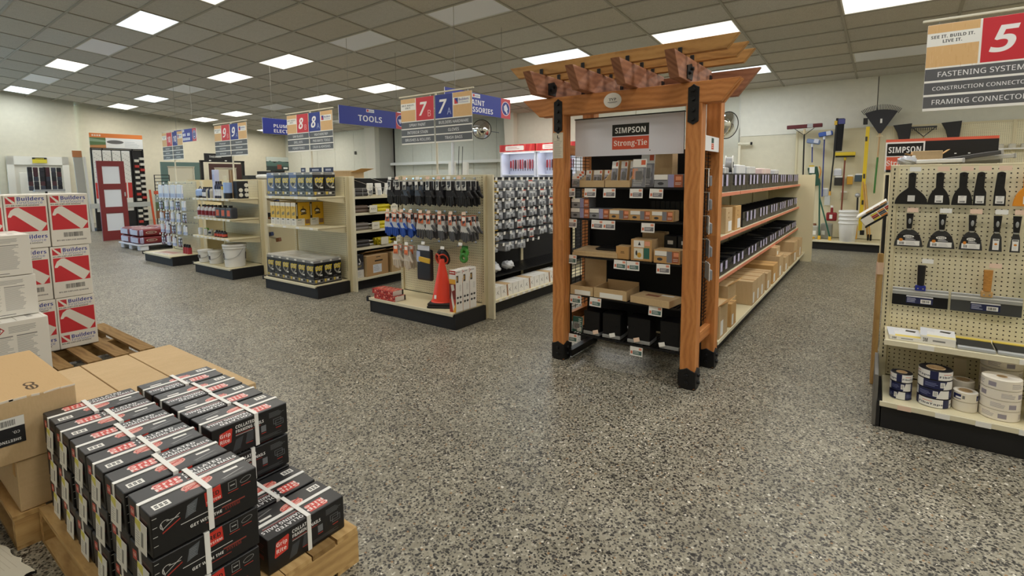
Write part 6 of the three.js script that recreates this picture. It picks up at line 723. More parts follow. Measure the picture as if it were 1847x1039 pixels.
  { // leaf rake: a fan of tines on a pole
    const o = thing('leaf_rake', 'black fan-shaped leaf rake with a pale and green handle', 'rake', -0.02, 0, zt + 0.02); const s = new THREE.Shape(); s.moveTo(-0.02, 2.19); s.lineTo(0.02, 2.19); s.lineTo(0.25, 2.58); s.quadraticCurveTo(0, 2.68, -0.25, 2.57); s.closePath(); part(o, 'fan', new THREE.ExtrudeGeometry(s, { depth: 0.012, bevelEnabled: false }), std('#1e2029', 0.5)); const tines = []; for (let i = 0; i < 26; i++) { const a = -0.56 + i * 1.12 / 25; part(o, 'tine', B(0.008, 0.1, 0.02), std('#2a2c33', 0.5), Math.sin(a) * 0.52, 2.12 + Math.cos(a) * 0.55, 0.012, 0.3, 0, -a); } part(o, 'label', B(0.03, 0.08, 0.002), tagWhite, 0.01, 2.42, 0.014); part(o, 'bracket', RB(0.09, 0.03, 0.03, 0.005), std('#d8c49c', 0.6), 0, 2.14, 0.01); pole(o, 'handle', 0, 2.19, -0.01, 1.75, 0.013, std('#caa678', 0.6)); pole(o, 'grip', -0.01, 1.75, -0.03, 1.08, 0.016, std('#3f7c38', 0.5)); }
  [[0.31, 0.26, 'left'], [0.99, 0.26, 'right']].forEach(([x, w, s]) => { const o = thing('snow_shovel', `black snow shovel blade hung upside down, ${s} one`, 'shovel', x, 0, zt); const sh = new THREE.Shape(); sh.moveTo(-w / 2, 2.32); sh.lineTo(w / 2, 2.34); sh.lineTo(w / 2 - 0.02, 2.06); sh.lineTo(-w / 2 + 0.1, 2.04); sh.lineTo(-w / 2 + 0.06, 2.2); sh.closePath(); part(o, 'blade', new THREE.ExtrudeGeometry(sh, { depth: 0.02, bevelEnabled: true, bevelSize: 0.006, bevelThickness: 0.006, bevelSegments: 1 }), black); pole(o, 'handle', 0.02, 2.06, 0.03, 1.0, 0.016, std('#3a3a3c', 0.5)); });
  { const o = thing('bow_rake', 'dark rake head between the two black shovels', 'rake', 0.62, 0, zt); part(o, 'head', RB(0.36, 0.03, 0.03, 0.006), std('#3c3d3c', 0.5), 0, 2.27, 0); for (let i = 0; i < 12; i++) part(o, 'tine', B(0.01, 0.05, 0.05), std('#3c3d3c', 0.5), -0.165 + i * 0.03, 2.235, 0.02); for (const s of [-1, 1]) pole(o, 'bow', s * 0.16, 2.26, 0, 2.1, 0.008, std('#3c3d3c', 0.5)); pole(o, 'handle', 0, 2.1, 0, 1.0, 0.014, std('#b99a68', 0.6)); }
  { const o = thing('green_tool_bag', 'dark green folded bag with a yellow and white card on the wall', 'bag', -1.06, 0, zt); part(o, 'bag', RB(0.17, 0.38, 0.05, 0.015), std('#24503e', 0.6), 0.02, 1.4, 0.02, 0, 0, 0.2); part(o, 'card', B(0.09, 0.12, 0.004), tagWhite, -0.02, 1.53, 0.05); part(o, 'card_top', B(0.09, 0.03, 0.004), std('#d8b83c', 0.5), -0.03, 1.61, 0.05); part(o, 'handle_pair', tube([[0.1, 1.6, 0.03], [0.13, 1.5, 0.04], [0.1, 1.35, 0.03]], 0.012), std('#e09a3c', 0.5)); }
  [[-0.92, 1.25, -0.88, 0.24, 'dark green pole standing left on the wall shelf'], [-0.9, 0.98, -0.7, 0.24, 'dark green pole leaning to the right on the wall shelf']].forEach(([x0, y0, x1, y1, l], i) => { const o = thing('garden_pole', l, 'pole', 0, 0, -11.5 + i * 0.07); pole(o, 'shaft', x0, y0, x1, y1, 0.014, std('#256050', 0.45)); part(o, 'yellow_foot', RB(0.05, 0.08, 0.05, 0.008), std('#e6b83a', 0.5), x1, y1 - 0.03, 0); });
  [[-0.65, 1.47, 0.14, 0.12, '#c9ccd4', 'pale'], [-0.63, 1.3, 0.14, 0.16, '#2c2a28', 'dark'], [-0.445, 1.32, 0.1, 0.16, '#c8962e', 'yellow and black'], [-0.3, 1.36, 0.14, 0.13, '#41525c', 'blue grey'], [-0.53, 1.02, 0.12, 0.14, '#b4ab90', 'wire'], [-0.84, 1.08, 0.11, 0.14, '#b8bcc4', 'clear'], [-0.8, 0.92, 0.1, 0.18, '#c6cac8', 'long clear']].forEach(([x, y, w, h, c, l]) => { const o = thing('wall_packet', `small ${l} packet hanging on the tool wall`, 'package', x, y, zt - 0.03); part(o, 'body', RB(w, h, 0.04, 0.01), std(c, 0.4), 0, 0, 0); part(o, 'header', B(w * 0.8, 0.03, 0.004), tagWhite, 0, h / 2 + 0.01, 0.01); });
  { const o = thing('hose_nozzle_bottle', 'dark red flat flask with a white cap on the tool wall', 'flask', -0.71, 0, zt); part(o, 'body', RB(0.18, 0.17, 0.05, 0.03), std('#8c1f26', 0.4), 0, 0.61, 0.01); part(o, 'neck', C(0.02, 0.024, 0.1, 12), std('#8c1f26', 0.4), 0, 0.74, 0.01); part(o, 'cap', C(0.024, 0.024, 0.04, 12), white, 0, 0.81, 0.01); part(o, 'label', B(0.05, 0.08, 0.003), tagWhite, -0.01, 0.61, 0.037); }
  [[-0.3, 1.04, 0.2, '#1a1a1c', 'black shovel handle standing near the buckets'], [-0.13, 1.3, 0.2, '#c99b54', 'pale wooden handle leaning near the yellow level'], [-0.09, 1.25, 0.2, '#cfa45e', 'second pale wooden handle beside the first']].forEach(([x, y0, y1, c, l], i) => { const o = thing('long_garden_tool', l, 'tool', 0, 0, -11.66 + i * 0.03); pole(o, 'shaft', x - (i ? 0.1 : 0), y0, x + (i ? 0.03 : 0.01), y1 + 0.0, 0.015, std(c, 0.55)); part(o, 'end', i ? RB(0.035, 0.12, 0.035, 0.01) : new THREE.SphereGeometry(0.045, 14, 10), i ? blackMetal : zinc, i ? x + 0.03 : x, i ? y1 + 0.05 : y0, 0.0); if (!i) part(o, 'yellow_shaft', C(0.018, 0.018, 0.25, 12), std('#e0a93a', 0.5), x + 0.01, 0.33, 0.0); });
  // nested white buckets
  const bk = std('#e6e7e6', 0.4), bg = lathe([[0, 0], [0.125, 0], [0.147, 0.33], [0.155, 0.33], [0.155, 0.365], [0.149, 0.37], [0.146, 0.365], [0.122, 0.01], [0, 0.01]], 30);
  for (let i = 0; i < 4; i++) { const o = thing('white_bucket', `white bucket in the nested stack on the wall shelf, ${['lowest', 'second', 'third', 'uppermost'][i]}`, 'bucket', -0.42, 0.1755 + i * 0.072, -11.43, 0, 'nested white buckets'); part(o, 'body', bg, bk); part(o, 'rim_band', new THREE.TorusGeometry(0.153, 0.009, 8, 30), bk, 0, 0.345, 0, Math.PI / 2); }
  { const o = thing('poly_sprayer', 'translucent sprayer tank standing on the wall shelf', 'sprayer', -0.98, 0.1755, -11.62); part(o, 'tank', RB(0.16, 0.26, 0.14, 0.03), std('#b4b4a8', 0.35), 0, 0.13, 0); part(o, 'label', B(0.07, 0.08, 0.003), tagWhite, 0.0, 0.12, 0.0715); part(o, 'lid', C(0.03, 0.035, 0.04, 14), std('#8a5a40', 0.5), 0.0, 0.28, 0); }
  { const o = thing('grey_bin', 'grey bin with a pale label behind the green poles', 'bin', -0.78, 0.1755, -11.72); part(o, 'bin', RB(0.2, 0.3, 0.16, 0.02), std('#8e8e84', 0.5), 0, 0.15, 0); part(o, 'label', B(0.06, 0.08, 0.003), std('#d6d8d0', 0.5), -0.05, 0.12, 0.0815); }
  { const o = thing('yellow_scoop', 'yellow plastic scoop at the left end of the wall shelf', 'scoop', -1.01, 0.1755, -11.38); const g = new THREE.SphereGeometry(0.06, 18, 8, 0, Math.PI * 2, Math.PI / 2, Math.PI / 2); g.scale(1.1, 0.8, 0.8); part(o, 'bowl', g, std('#e6b52c', 0.45, { side: THREE.DoubleSide }), 0, 0.05, 0); part(o, 'rim', (() => { const t = new THREE.TorusGeometry(0.06, 0.005, 6, 20); t.rotateX(Math.PI / 2); t.scale(1.1, 1, 0.8); return t; })(), std('#e6b52c', 0.45), 0, 0.05, 0); }
  { const o = thing('wall_ledge', 'narrow white wall ledge with small cans at the right', 'shelf', 2.2, 1.84, -11.86, SKEW); part(o, 'board', RB(1.5, 0.025, 0.2, 0.004), white, 0, 0.0, 0); for (let i = 0; i < 4; i++) part(o, 'bracket', B(0.02, 0.12, 0.15), zinc, -0.6 + i * 0.4, -0.07, -0.02); }
  for (let i = 0; i < 3; i++) { const o = thing('small_can', `small pale can on the wall ledge, ${ORD[i]} from the left`, 'can', 1.64 + i * 0.15, 1.853, -11.83); part(o, 'can', C(0.05, 0.05, 0.06, 16), std('#cfcabb', 0.5), 0, 0.03, 0); part(o, 'lid', C(0.046, 0.046, 0.006, 16), zinc, 0, 0.063, 0); }
  { const o = thing('door_closer_arm', 'white hooked bracket and strip beside the far mirror', 'bracket', -2.5, 1.7, -11.98); part(o, 'arm', RB(0.26, 0.04, 0.04, 0.008), std('#e4e0cc', 0.5), 0.1, 0.42, 0); part(o, 'tip', RB(0.04, 0.06, 0.05, 0.008), blackMetal, 0.24, 0.42, 0); part(o, 'strip', B(0.05, 0.9, 0.03), std('#efe9d4', 0.5), 0, 0, -0.02); }
}
// ---------- convex mirrors ----------
{
  const mir = std('#e6e8ea', 0.04, { metalness: 1 }), dome = new THREE.SphereGeometry(0.42, 40, 12, 0, Math.PI * 2, 0, 0.72); dome.rotateX(Math.PI / 2); dome.translate(0, 0, -0.42 * Math.cos(0.72));
  const rim = new THREE.TorusGeometry(0.277, 0.01, 8, 40);
  const m1 = thing('convex_mirror', 'round convex mirror on an arm from the steel column', 'mirror', -9.55, 2.85, -11.75, 0.65); part(m1, 'dome', dome, mir); part(m1, 'rim', rim, blackMetal); part(m1, 'back_plate', C(0.27, 0.27, 0.02, 30), black, 0, 0, -0.012, Math.PI / 2); part(m1, 'arm', tube([[0, -0.02, -0.03], [0.25, -0.05, -0.12], [0.5, -0.1, 0.02]], 0.012), steel);
  const m2 = thing('convex_mirror', 'convex mirror seen edge-on behind the pergola post', 'mirror', -2.62, 2.48, -11.35, 0.95); part(m2, 'dome', dome, mir, 0, 0, 0, 0.2); part(m2, 'rim', rim, blackMetal, 0, 0, 0, 0.2); part(m2, 'back_plate', C(0.27, 0.27, 0.02, 30), std('#6a6d70', 0.4), 0, 0, -0.012, Math.PI / 2 + 0.2); part(m2, 'arm', tube([[0, 0, -0.03], [0.1, 0.0, -0.25], [0.25, -0.05, -0.55]], 0.012), steel);
}
// ---------- lit tool cabinets by the back wall ----------
{
  const head = print(512, 96, (g, W, H) => { fill(g, '#c3282f', 0, 0, W, H); for (let i = 0; i < 6; i++) poly(g, '#d84a44', [[i * 90, 0], [i * 90 + 30, 0], [i * 90 + 10, H], [i * 90 - 20, H]]); g.fillStyle = '#f4eff0'; g.beginPath(); g.roundRect ? g.roundRect(90, 18, 270, 60, 14) : g.rect(90, 18, 270, 60); g.fill(); lines(g, '#d08a8c', 120, 34, 210, 2, 18, 6); }, 0.4);
  [-8.1, -6.88].forEach((x, i) => {
    const o = thing('tool_cabinet', `lit white tool cabinet with a red header, ${i ? 'right, mostly hidden by the pergola' : 'left, next to the steel column'}`, 'cabinet', x, 0, -11.72, SKEW), w = 1.2;
    part(o, 'body', merge([at(B(w, 2.13, 0.03), 0, 1.065, -0.2), at(B(0.04, 2.13, 0.42), -w / 2 + 0.02, 1.065, 0), at(B(0.04, 2.13, 0.42), w / 2 - 0.02, 1.065, 0), at(B(w, 0.1, 0.42), 0, 0.05, 0)]), std('#e3e8f6', 0.4));
    for (const y of [0.55, 1.05, 1.5]) part(o, 'shelf', RB(w - 0.09, 0.025, 0.36, 0.004), std('#e3e8f6', 0.4), 0, y, -0.01);
    part(o, 'header', RB(w, 0.2, 0.46, 0.006), [redPaint, redPaint, redPaint, redPaint, head, redPaint], 0, 2.235, 0.01); part(o, 'header_trim', B(w + 0.01, 0.02, 0.48), white, 0, 2.128, 0.01);
    part(o, 'light_strip', B(w - 0.15, 0.012, 0.03), std('#ffffff', 0.5, { emissive: '#eaf0ff', emissiveIntensity: 1.5 }), 0, 2.1, 0.15);
    const a = new THREE.RectAreaLight('#e6eeff', 9, w - 0.16, 0.04); a.position.set(0, 2.09, 0.15); a.rotation.x = -Math.PI / 2 + 0.25; o.add(a);
  });
  for (let c = 0; c < 2; c++) for (let i = 0; i < 12; i++) { const o = thing('hung_tool', `small red and dark tool hanging in the ${c ? 'right' : 'left'} lit cabinet, ${ORD[i]} from the left`, 'tool', -8.55 + c * 1.22 + i * 0.082, 1.66, -11.82, 0, 'tools in the lit cabinets'); part(o, 'body', RB(0.035, 0.2 + 0.08 * rnd(), 0.05, 0.01), std(['#b8383e', '#d8767a', '#5a2a34', '#e0a49c'][i % 4], 0.4), 0, 0.14, 0); part(o, 'tip', B(0.014, 0.08, 0.014), std('#5a5d68', 0.4), 0.004, 0.0, 0); }
}
// loose stock standing in front of the deep bay
[[-10.55, 0.3, 1.92, 0.26, 'wide white board leaning in the deep bay'], [-10.02, 0.24, 1.9, 0.2, 'narrower white board leaning in the deep bay']].forEach(([x, w, h, d, l]) => { const o = thing('white_board', l, 'board', x, 0.0, -11.5); part(o, 'board', RB(w, h, 0.03, 0.006), std('#eceae2', 0.6), 0, h / 2, 0, -0.04); part(o, 'edge_strip', B(0.02, h, 0.034), std('#d6d2c4', 0.6), w / 2 - 0.02, h / 2, 0.002, -0.04); });
[[-10.13, 2.36, 0.05, '#1a1a1c', 'black rod leaning left of its pair in the deep bay'], [-9.98, 2.35, 0.04, '#1a1a1c', 'black rod leaning right of its pair in the deep bay'], [-10.32, 2.48, 0.07, '#dfe2e6', 'tall pale pipe standing in the deep bay']].forEach(([x, h, t, c, l], i) => { const o = thing('rod', l, 'rod', x, 0, -11.3); part(o, 'shaft', C(i === 2 ? 0.045 : 0.009, i === 2 ? 0.045 : 0.009, h, 12), std(c, 0.45), 0, h / 2, 0, -0.02, 0, i === 2 ? 0 : -t); part(o, 'foot', C(0.02, 0.02, 0.03, 10), std(c, 0.5), i === 2 ? 0 : -t * h / 2, 0.015, 0.02); });
// ---------- things on and beside the right-hand run ----------
{
  const hdr = print(1024, 280, (g, W, H) => { fill(g, '#19191b', 0, 0, W, H); fill(g, '#f2f0ec', 0, 24, 380, H - 24); fill(g, '#141414', 16, 38, 348, 106); text(g, 'SIMPSON', 190, 92, 72, '#f4f4f2'); fill(g, '#e0664c', 16, 152, 348, 112); text(g, 'Strong-Tie', 190, 206, 66, '#f6ece6', { f: 'serif' }); fill(g, '#e0664c', 0, 0, W, 24); fill(g, '#f4f4f4', 650, 130, 20, 8); fill(g, '#f4f4f4', 770, 130, 20, 8); }, 0.4);
  const o = thing('connector_header', 'black and orange connector brand header above the right-hand run', 'sign', 0.36, 1.44, -5.0); part(o, 'panel', B(0.65, 0.25, 0.02), [black, black, redPaint, black, hdr, black], 0, 0.13, 0); part(o, 'leg', B(0.03, 0.02, 0.06), black, -0.3, 0.01, 0); part(o, 'leg', B(0.03, 0.02, 0.06), black, 0.3, 0.01, 0); part(o, 'side_panel', B(0.02, 1.4, 0.6), black, -0.3, -0.72, -0.35);
  { const b = thing('carton', 'small open tan carton on top of the putty knife endcap', 'carton', 0.245, 1.482, -4.26, 0.05); part(b, 'box', WB(0.15, 0.09, 0.12, 'x', 0.003), kraft, 0, 0.045, 0); part(b, 'flap', B(0.05, 0.003, 0.11), kraftLight, 0.09, 0.08, 0, 0, 0, 0.7); part(b, 'flap', B(0.04, 0.003, 0.11), kraftLight, -0.09, 0.07, 0, 0, 0, -0.3); }
  { const b = thing('bag', 'crumpled clear bag on top of the putty knife endcap', 'bag', 0.14, 1.482, -4.0); const g = new THREE.SphereGeometry(0.05, 16, 12), P = g.attributes.position; for (let j = 0; j < P.count; j++) { const f = 1 + 0.8 * fbm(P.getX(j) * 50, P.getY(j) * 50, P.getZ(j) * 50); P.setXYZ(j, P.getX(j) * f, P.getY(j) * f * 0.55, P.getZ(j) * f); } g.computeVertexNormals(); part(b, 'film', g, std('#c9cbce', 0.2), 0, 0.024, 0); part(b, 'knot', RB(0.02, 0.02, 0.02, 0.005), white, 0.03, 0.045, 0); }
  [[0.29, 0.22, '#e6e6e4', 0.02, 'white paper roll lying on the putty knife endcap'], [0.42, 0.3, '#55565a', 0.16, 'dark grey strip resting at a slant on the endcap'], [0.46, 0.34, '#d2d3d4', 0.08, 'pale strip resting at a slant on the endcap'], [0.36, 0.44, '#8d8c88', 0.0, 'long grey strip lying on the endcap']].forEach(([x, l, c, a, lab], i) => { const b = thing('strip', lab, 'strip', x, 1.484 + i * 0.0, -3.985 - i * 0.045); part(b, 'body', RB(l, 0.024, 0.04, 0.006), std(c, 0.45), 0, 0.014 + Math.abs(Math.sin(a)) * l / 2, 0, 0, 0, a); part(b, 'end_cap', RB(0.012, 0.028, 0.044, 0.004), std('#b9babc', 0.4), l / 2 * Math.cos(a), 0.014 + Math.sin(a) * l, 0, 0, 0, a); });
  { // tilted sample case on the aisle side
    const b = thing('sample_case', 'tilted white and black sample case sticking out left of the right-hand run', 'case', 0.005, 1.12, -4.25, 0), pic = print(256, 256, (g, W, H) => { fill(g, '#efece2', 0, 0, W, H); const c = ['#d8cf3a', '#e08a34', '#b8322c', '#2c3c4c', '#7c2a26', '#4a5560']; for (let i = 0; i < 4; i++) for (let j = 0; j < 3; j++) fill(g, c[(i * 2 + j) % 6], 80 + j * 58, 20 + i * 58, 52, 52); }, 0.4);
    b.rotation.z = 0.65; part(b, 'lid', RB(0.2, 0.012, 0.34, 0.003), [black, black, std('#e9e6dc', 0.5), black, pic, black], 0.02, 0.075, 0); part(b, 'case', RB(0.2, 0.05, 0.34, 0.004), [std('#8b857c', 0.6), std('#8b857c', 0.6), std('#e9e6dc', 0.5), std('#8b857c', 0.6), pic, black], 0.03, 0.03, 0); part(b, 'edge', B(0.21, 0.008, 0.35), black, 0.03, -0.002, 0);
  }
  for (let i = 0; i < 4; i++) { const b = thing('wood_stake', `short wooden stake standing left of the right-hand run, ${ORD[i]} from the front`, 'stake', 0.04, 0, -4.15 - i * 0.06, 0.2, 'wooden stakes by the right-hand run'); part(b, 'shaft', WB(0.03, 0.9 - i * 0.03, 0.03, 'y', 0.003), palletWood, 0, 0.45 - i * 0.015, 0); part(b, 'end_wrap', B(0.034, 0.08, 0.034), tagPink, 0, 0.8 - i * 0.03, 0); }
}
// ---------- far left: doors, racks and bagged goods ----------
{
  { // red sample door with three lites
    const o = thing('red_door', 'dark red sample door with three pale glass lites', 'door', -14.9, 0.0, -4.28); o.rotation.z = 0.03; const red = std('#7a2426', 0.5), W2 = 0.54, H2 = 1.9, t = 0.045;
    part(o, 'frame', merge([at(B(t, H2, 0.1), 0, H2 / 2, W2 / 2 - 0.05), at(B(t, H2, 0.1), 0, H2 / 2, -W2 / 2 + 0.05), at(B(t, 0.12, W2 - 0.2), 0, H2 - 0.06, 0), at(B(t, 0.13, W2 - 0.2), 0, 1.29, 0), at(B(t, 0.13, W2 - 0.2), 0, 0.73, 0), at(B(t, 0.22, W2 - 0.2), 0, 0.11, 0)]), red);
    [1.565, 1.01, 0.44].forEach((y) => { const p = part(o, 'lite', B(0.02, 0.44, W2 - 0.2), std('#dfe6ee', 0.15), 0, y, 0); part(p, 'bead', merge([at(B(0.012, 0.012, W2 - 0.2), 0.016, 0.214, 0), at(B(0.012, 0.012, W2 - 0.2), 0.016, -0.214, 0)]), red); });
    part(o, 'lock', RB(0.06, 0.1, 0.03, 0.005), zinc, 0, 1.1, -W2 / 2 + 0.03);
  }
  { // tall sample rack with an orange header
    const o = thing('sample_rack', 'tall black sample rack with an orange and landscape header', 'rack', -18, 0, -5.36), L = 1.27;
    const head = print(512, 176, (g, W, H) => { fill(g, '#f2f0ea', 0, 0, W, H); fill(g, '#e8833c', 0, 0, W, 50); poly(g, '#5d7a4e', [[0, 50], [150, 50], [150, H], [0, H]]); poly(g, '#8fa88a', [[0, 60], [150, 80], [150, 100], [0, 96]]); poly(g, '#c68a54', [[0, 140], [150, 130], [150, H], [0, H]]); oval(g, '#6d6a66', 240, 96, 80, 22); lines(g, '#c4c8c8', 330, 90, 150, 4, 18, 5); for (let k = 0; k < 4; k++) fill(g, '#f4d9c4', 24 + k * 22, 16, 16, 20); }, 0.5);
    part(o, 'header', B(0.02, 0.43, L), [head, head, white, white, white, white], 0, 2.56, 0);
    for (const z of [-0.62, -0.36, 0.36, 0.62]) part(o, 'post', B(0.04, 2.36, 0.03), black, 0, 1.18, z); part(o, 'top_rail', B(0.04, 0.03, L), black, 0, 2.35, 0); part(o, 'back_panel', B(0.015, 2.3, L), black, -0.03, 1.18, 0); part(o, 'base', B(0.5, 0.08, L), black, -0.2, 0.04, 0);
    const roll = print(96, 512, (g, W, H) => { fill(g, '#e6e4dc', 0, 0, W, H); g.globalAlpha = 0.5; for (let i = 0; i < 26; i++) fill(g, '#8b8880', 10 + (i % 4) * 22, 20 + i * 10, 14, 5); g.globalAlpha = 1; fill(g, '#c83a34', 0, 270, W, 130); fill(g, '#e6e4dc', 30, 270, 16, 130); }, 0.6);
    for (let i = 0; i < 4; i++) { const s = part(o, 'sample_panel', RB(0.06, 1.75, 0.2, 0.01), [roll, roll, white, white, white, white], 0.02, 1.42, 0.5 - i * 0.225); }
    for (let i = 0; i < 12; i++) for (let j = 0; j < 2; j++) part(o, 'sample_block', RB(0.1, 0.075, 0.11, 0.004), (i + j) % 5 === 0 ? std('#b8362e', 0.5) : std('#d8d4c6', 0.6), 0.02, 0.2 + i * 0.165 + j * 0.06, -0.43 - j * 0.14);
    part(o, 'sale_board', B(0.02, 0.14, 1.5), std('#b9bcb8', 0.5), 0.1, 0.72, 0.02); part(o, 'side_rail', B(0.03, 1.1, 0.05), std('#d8552c', 0.5), 0.12, 0.6, -0.72, 0.06);
  }
  { const o = thing('leaning_panel', 'grey and tan sample panels leaning left of the tall rack', 'panel', -18.1, 0, -4.6); part(o, 'panel', B(0.04, 2.25, 0.2), std('#a9a9a2', 0.6), -0.05, 1.125, 0.1, 0.03); part(o, 'white_edge', B(0.05, 2.1, 0.05), std('#e2e2de', 0.5), 0.02, 1.05, -0.03, 0.03); part(o, 'tan_top', B(0.045, 0.18, 0.2), std('#b87a4c', 0.6), -0.045, 2.18, 0.14); }
  { const o = thing('wire_stand', 'low dark wire stand with an orange panel right of the tall rack', 'rack', -17.9, 0, -6.4); for (const z of [-0.2, 0.2]) part(o, 'post', B(0.02, 1.6, 0.02), blackMetal, 0, 0.8, z); for (let i = 0; i < 5; i++) part(o, 'bar', B(0.02, 0.02, 0.4), blackMetal, 0, 1.59 - i * 0.1, 0); part(o, 'panel', B(0.02, 0.1, 0.5), std('#d05a3c', 0.5), 0.02, 1.06, 0); part(o, 'photo_panel', B(0.015, 0.7, 0.46), print(160, 240, (g, W, H) => { fill(g, '#9aa4a4', 0, 0, W, 70); fill(g, '#5f7048', 0, 70, W, 90); fill(g, '#8a5a3a', 0, 160, W, 80); lines(g, '#3c3c38', 10, 90, 130, 5, 12, 3); }, 0.5), 0.02, 0.62, 0); }
  { // white door on the pier with a caution board and dark goods before it
    const o = thing('white_door', 'wide white panelled door with a yellow caution board', 'door', -21.26, 0, -4.27, SKEW); part(o, 'casing', merge([at(B(0.06, 2.2, 0.16), 0, 1.1, 0.64), at(B(0.06, 2.2, 0.16), 0, 1.1, -0.64), at(B(0.06, 0.26, 1.44), 0, 2.07, 0)]), std('#e9e6da', 0.6)); part(o, 'leaf', B(0.03, 1.94, 1.12), std('#dfdbcc', 0.6), -0.03, 0.97, 0); for (const z of [-0.27, 0.27]) part(o, 'door_panel', RB(0.02, 1.4, 0.38, 0.008), std('#e9e6da', 0.6), -0.01, 1.0, z);
    part(o, 'caution_board', B(0.01, 0.17, 0.34), print(160, 80, (g, W, H) => { fill(g, '#dccb3c', 0, 0, W, H); fill(g, '#222', 0, 0, W, 26); text(g, 'CAUTION', 80, 14, 22, '#e0cf40'); }, 0.5), 0.06, 2.08, -0.02);
  }
  { const o = thing('belt_rack', 'dark rack crowded with black belts before the white door', 'rack', -20.7, 0, -4.27, SKEW); part(o, 'post', B(0.05, 1.86, 0.05), blackMetal, 0, 0.93, 0); part(o, 'base', B(0.5, 0.04, 0.5), blackMetal, 0, 0.02, 0); for (let r = 0; r < 5; r++) for (let c = 0; c < 6; c++) part(o, 'belt', RB(0.05, 0.13 + 0.03 * rnd(), 0.11, 0.015), std(['#1c1c20', '#2a2a30', '#3a3d48', '#4a2a2e', '#c9c9c4'][(r * 3 + c * 2 + (r === 0 && c === 2 ? 4 : 0)) % (r === 0 ? 5 : 4)], 0.6), 0.04 * (c % 2), 1.78 - r * 0.14, -0.34 + c * 0.135); part(o, 'tray', B(0.3, 0.06, 0.7), std('#a8a8a6', 0.5), 0.1, 1.15, -0.05); }
  { // bagged goods on a white pallet
    const p = thing('plastic_pallet', 'white plastic pallet under the red bags', 'pallet', -12.6, 0, -4.73), wp = std('#dfe3ec', 0.5); part(p, 'deck', RB(1.12, 0.03, 1.86, 0.006), wp, 0, 0.115, 0); for (let i = 0; i < 3; i++) for (let j = 0; j < 3; j++) part(p, 'foot', RB(0.16, 0.1, 0.16, 0.02), wp, -0.46 + i * 0.46, 0.05, -0.82 + j * 0.82);
    const bag = print(256, 128, (g, W, H) => { fill(g, '#7a2228', 0, 0, W, H); oval(g, '#c9b8a8', 128, 64, 60, 26); oval(g, '#6a1c22', 128, 64, 48, 18); lines(g, '#d8c8bc', 100, 60, 60, 1, 8, 8); for (let i = 0; i < 5; i++) fill(g, i % 2 ? '#d8dcf0' : '#8a8fb8', i * 9, 0, 8, H); }, 0.35);
    const row = ['lower', 'upper']; for (let k = 0; k < 2; k++) for (let i = 0; i < 2; i++) for (let j = 0; j < 4; j++) { const o = thing('bagged_product', `dark red bag in the ${row[k]} layer, ${i ? 'right' : 'left'} column, ${ORD[j]} from the front`, 'bag', -12.87 + i * 0.55, 0.1305 + k * 0.158, -4.05 - j * 0.46, rr(-0.02, 0.02), 'dark red bags'); const g = RB(0.53, 0.155, 0.44, 0.05); part(o, 'bag', g, bag, 0, 0.0775, 0); part(o, 'end_seam', B(0.4, 0.1, 0.004), std('#c9cee6', 0.4), 0, 0.0775, 0.222); }
    { const o = thing('bagged_product', 'single dark red bag lying on the upper layer at the back', 'bag', -12.3, 0.4465, -4.7, 0.1, 'dark red bags'); part(o, 'bag', RB(0.53, 0.17, 0.44, 0.05), bag, 0, 0.085, 0); part(o, 'end_seam', B(0.4, 0.1, 0.004), std('#c9cee6', 0.4), 0, 0.085, 0.222); }
  }
  // window and door samples along the left wall
  const frameSample = (lab, z0, z1, yt, c, oz0, oz1, oy) => { const o = thing('door_sample', lab, 'door', -19.9, 0, (z0 + z1) / 2), W2 = z0 - z1, m = std(c, 0.5), l = z0 - oz0, r = oz1 - z1; part(o, 'stile', B(0.06, yt, l), m, 0, yt / 2, W2 / 2 - l / 2); part(o, 'stile', B(0.06, yt, r), m, 0, yt / 2, -W2 / 2 + r / 2); part(o, 'head_rail', B(0.06, yt - oy, W2 - l - r), m, 0, (yt + oy) / 2, (r - l) / 2); part(o, 'lower_panel', B(0.06, 1.0, W2 - l - r), m, 0, 0.5, (r - l) / 2); part(o, 'glass', B(0.01, oy - 1.0, W2 - l - r), std('#d8d2bc', 0.1), 0, (oy + 1.0) / 2, (r - l) / 2); part(o, 'glass_trim', merge([at(B(0.08, 0.03, W2 - l - r + 0.06), 0, oy, (r - l) / 2), at(B(0.08, oy - 1, 0.03), 0, (oy + 1) / 2, (r - l) / 2 + (W2 - l - r) / 2), at(B(0.08, oy - 1, 0.03), 0, (oy + 1) / 2, (r - l) / 2 - (W2 - l - r) / 2)]), std('#cfc9b6', 0.5)); return o; };
  frameSample('grey green sample door with a glazed opening', -7.1, -8.32, 2.06, '#5e7872', -7.32, -8.12, 1.9); frameSample('dark brown sample door with a glazed opening', -8.65, -9.8, 2.03, '#4a2e2a', -8.84, -9.58, 1.87);
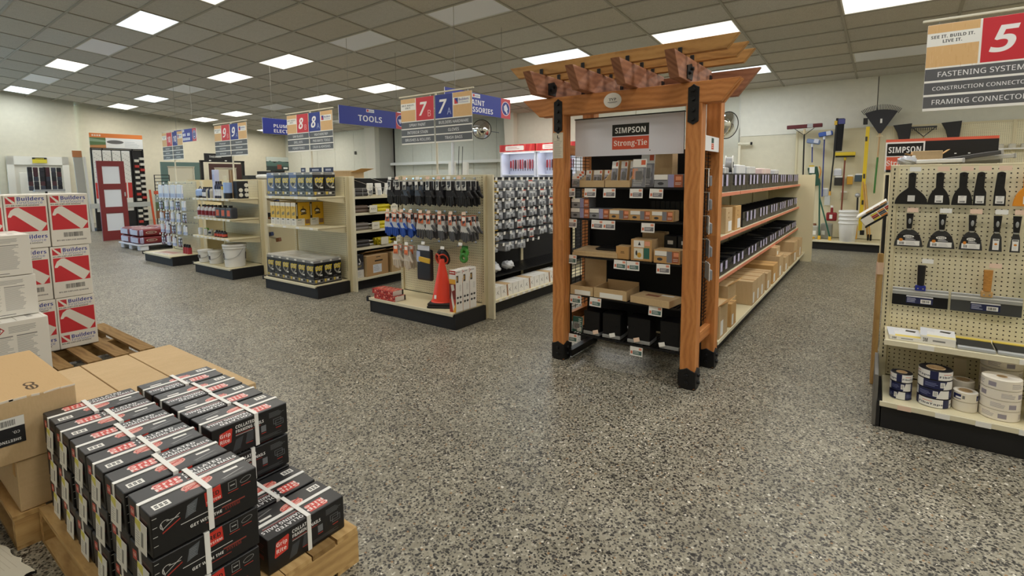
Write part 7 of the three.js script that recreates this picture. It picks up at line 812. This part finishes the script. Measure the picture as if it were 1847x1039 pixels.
  { const o = thing('door_display', 'black display frame with a lettered header around the sample doors', 'display', -20.0, 0, -9.16); for (const z of [0.72, -0.76]) part(o, 'post', B(0.1, 2.13, 0.09), black, 0, 1.065, z); part(o, 'beam', B(0.1, 0.06, 1.58), black, 0, 2.12, -0.02); part(o, 'header', B(0.05, 0.3, 0.98), [print(320, 100, (g, W, H) => { fill(g, '#18181a', 0, 0, W, H); text(g, 'THERMA', 120, 40, 34, '#d6d6d2'); oval(g, '#e4e4de', 60, 86, 14, 8); oval(g, '#e4e4de', 240, 86, 14, 8); }, 0.5), black, black, black, black, black], 0.1, 2.25, 0.16); }
  { const o = thing('picture_board', 'landscape picture board above dark boxes in the far left corner', 'board', -20.2, 1.8, -11.45); part(o, 'board', B(0.04, 0.55, 0.95), print(256, 150, (g, W, H) => { fill(g, '#b9c2bc', 0, 0, W, 50); poly(g, '#4f6a64', [[0, 60], [40, 40], [90, 66], [140, 44], [256, 60], [256, 110], [0, 110]]); fill(g, '#2c3a3a', 0, 100, W, 50); fill(g, '#8a4a3a', 120, 84, 50, 50); fill(g, '#dfe4e2', 190, 112, 50, 20); }, 0.5), 0, 0.275, 0); part(o, 'stand', B(0.03, 1.8, 0.6), black, -0.02, -0.9, 0); }
  for (let i = 0; i < 2; i++) { const o = thing('dark_cabinet', `dark box unit in front of the far left corner, ${i ? 'shorter' : 'taller'} one`, 'cabinet', -19.2, 0, -10.4 - i * -0.55); part(o, 'box', RB(0.4, 1.75 - i * 0.16, 0.5, 0.006), std('#2b2d2f', 0.5), 0, (1.75 - i * 0.16) / 2, 0); part(o, 'face', B(0.01, 0.1, 0.3), std('#c9b9a0', 0.5), 0.205, 1.5 - i * 0.1, 0); }
  { const o = thing('carton', 'open tan carton on top of the sealant run', 'carton', -5.95, 1.436, -4.35, 0.2); part(o, 'box', WB(0.4, 0.1, 0.26, 'x', 0.004), kraft, 0, 0.05, 0); part(o, 'flap', B(0.2, 0.003, 0.25), kraftLight, 0.28, 0.1, 0, 0, 0, 0.25); }
}
scene.traverse((o) => { if (o.isMesh) { o.castShadow = true; o.receiveShadow = true; } });
renderer.render(scene, camera);
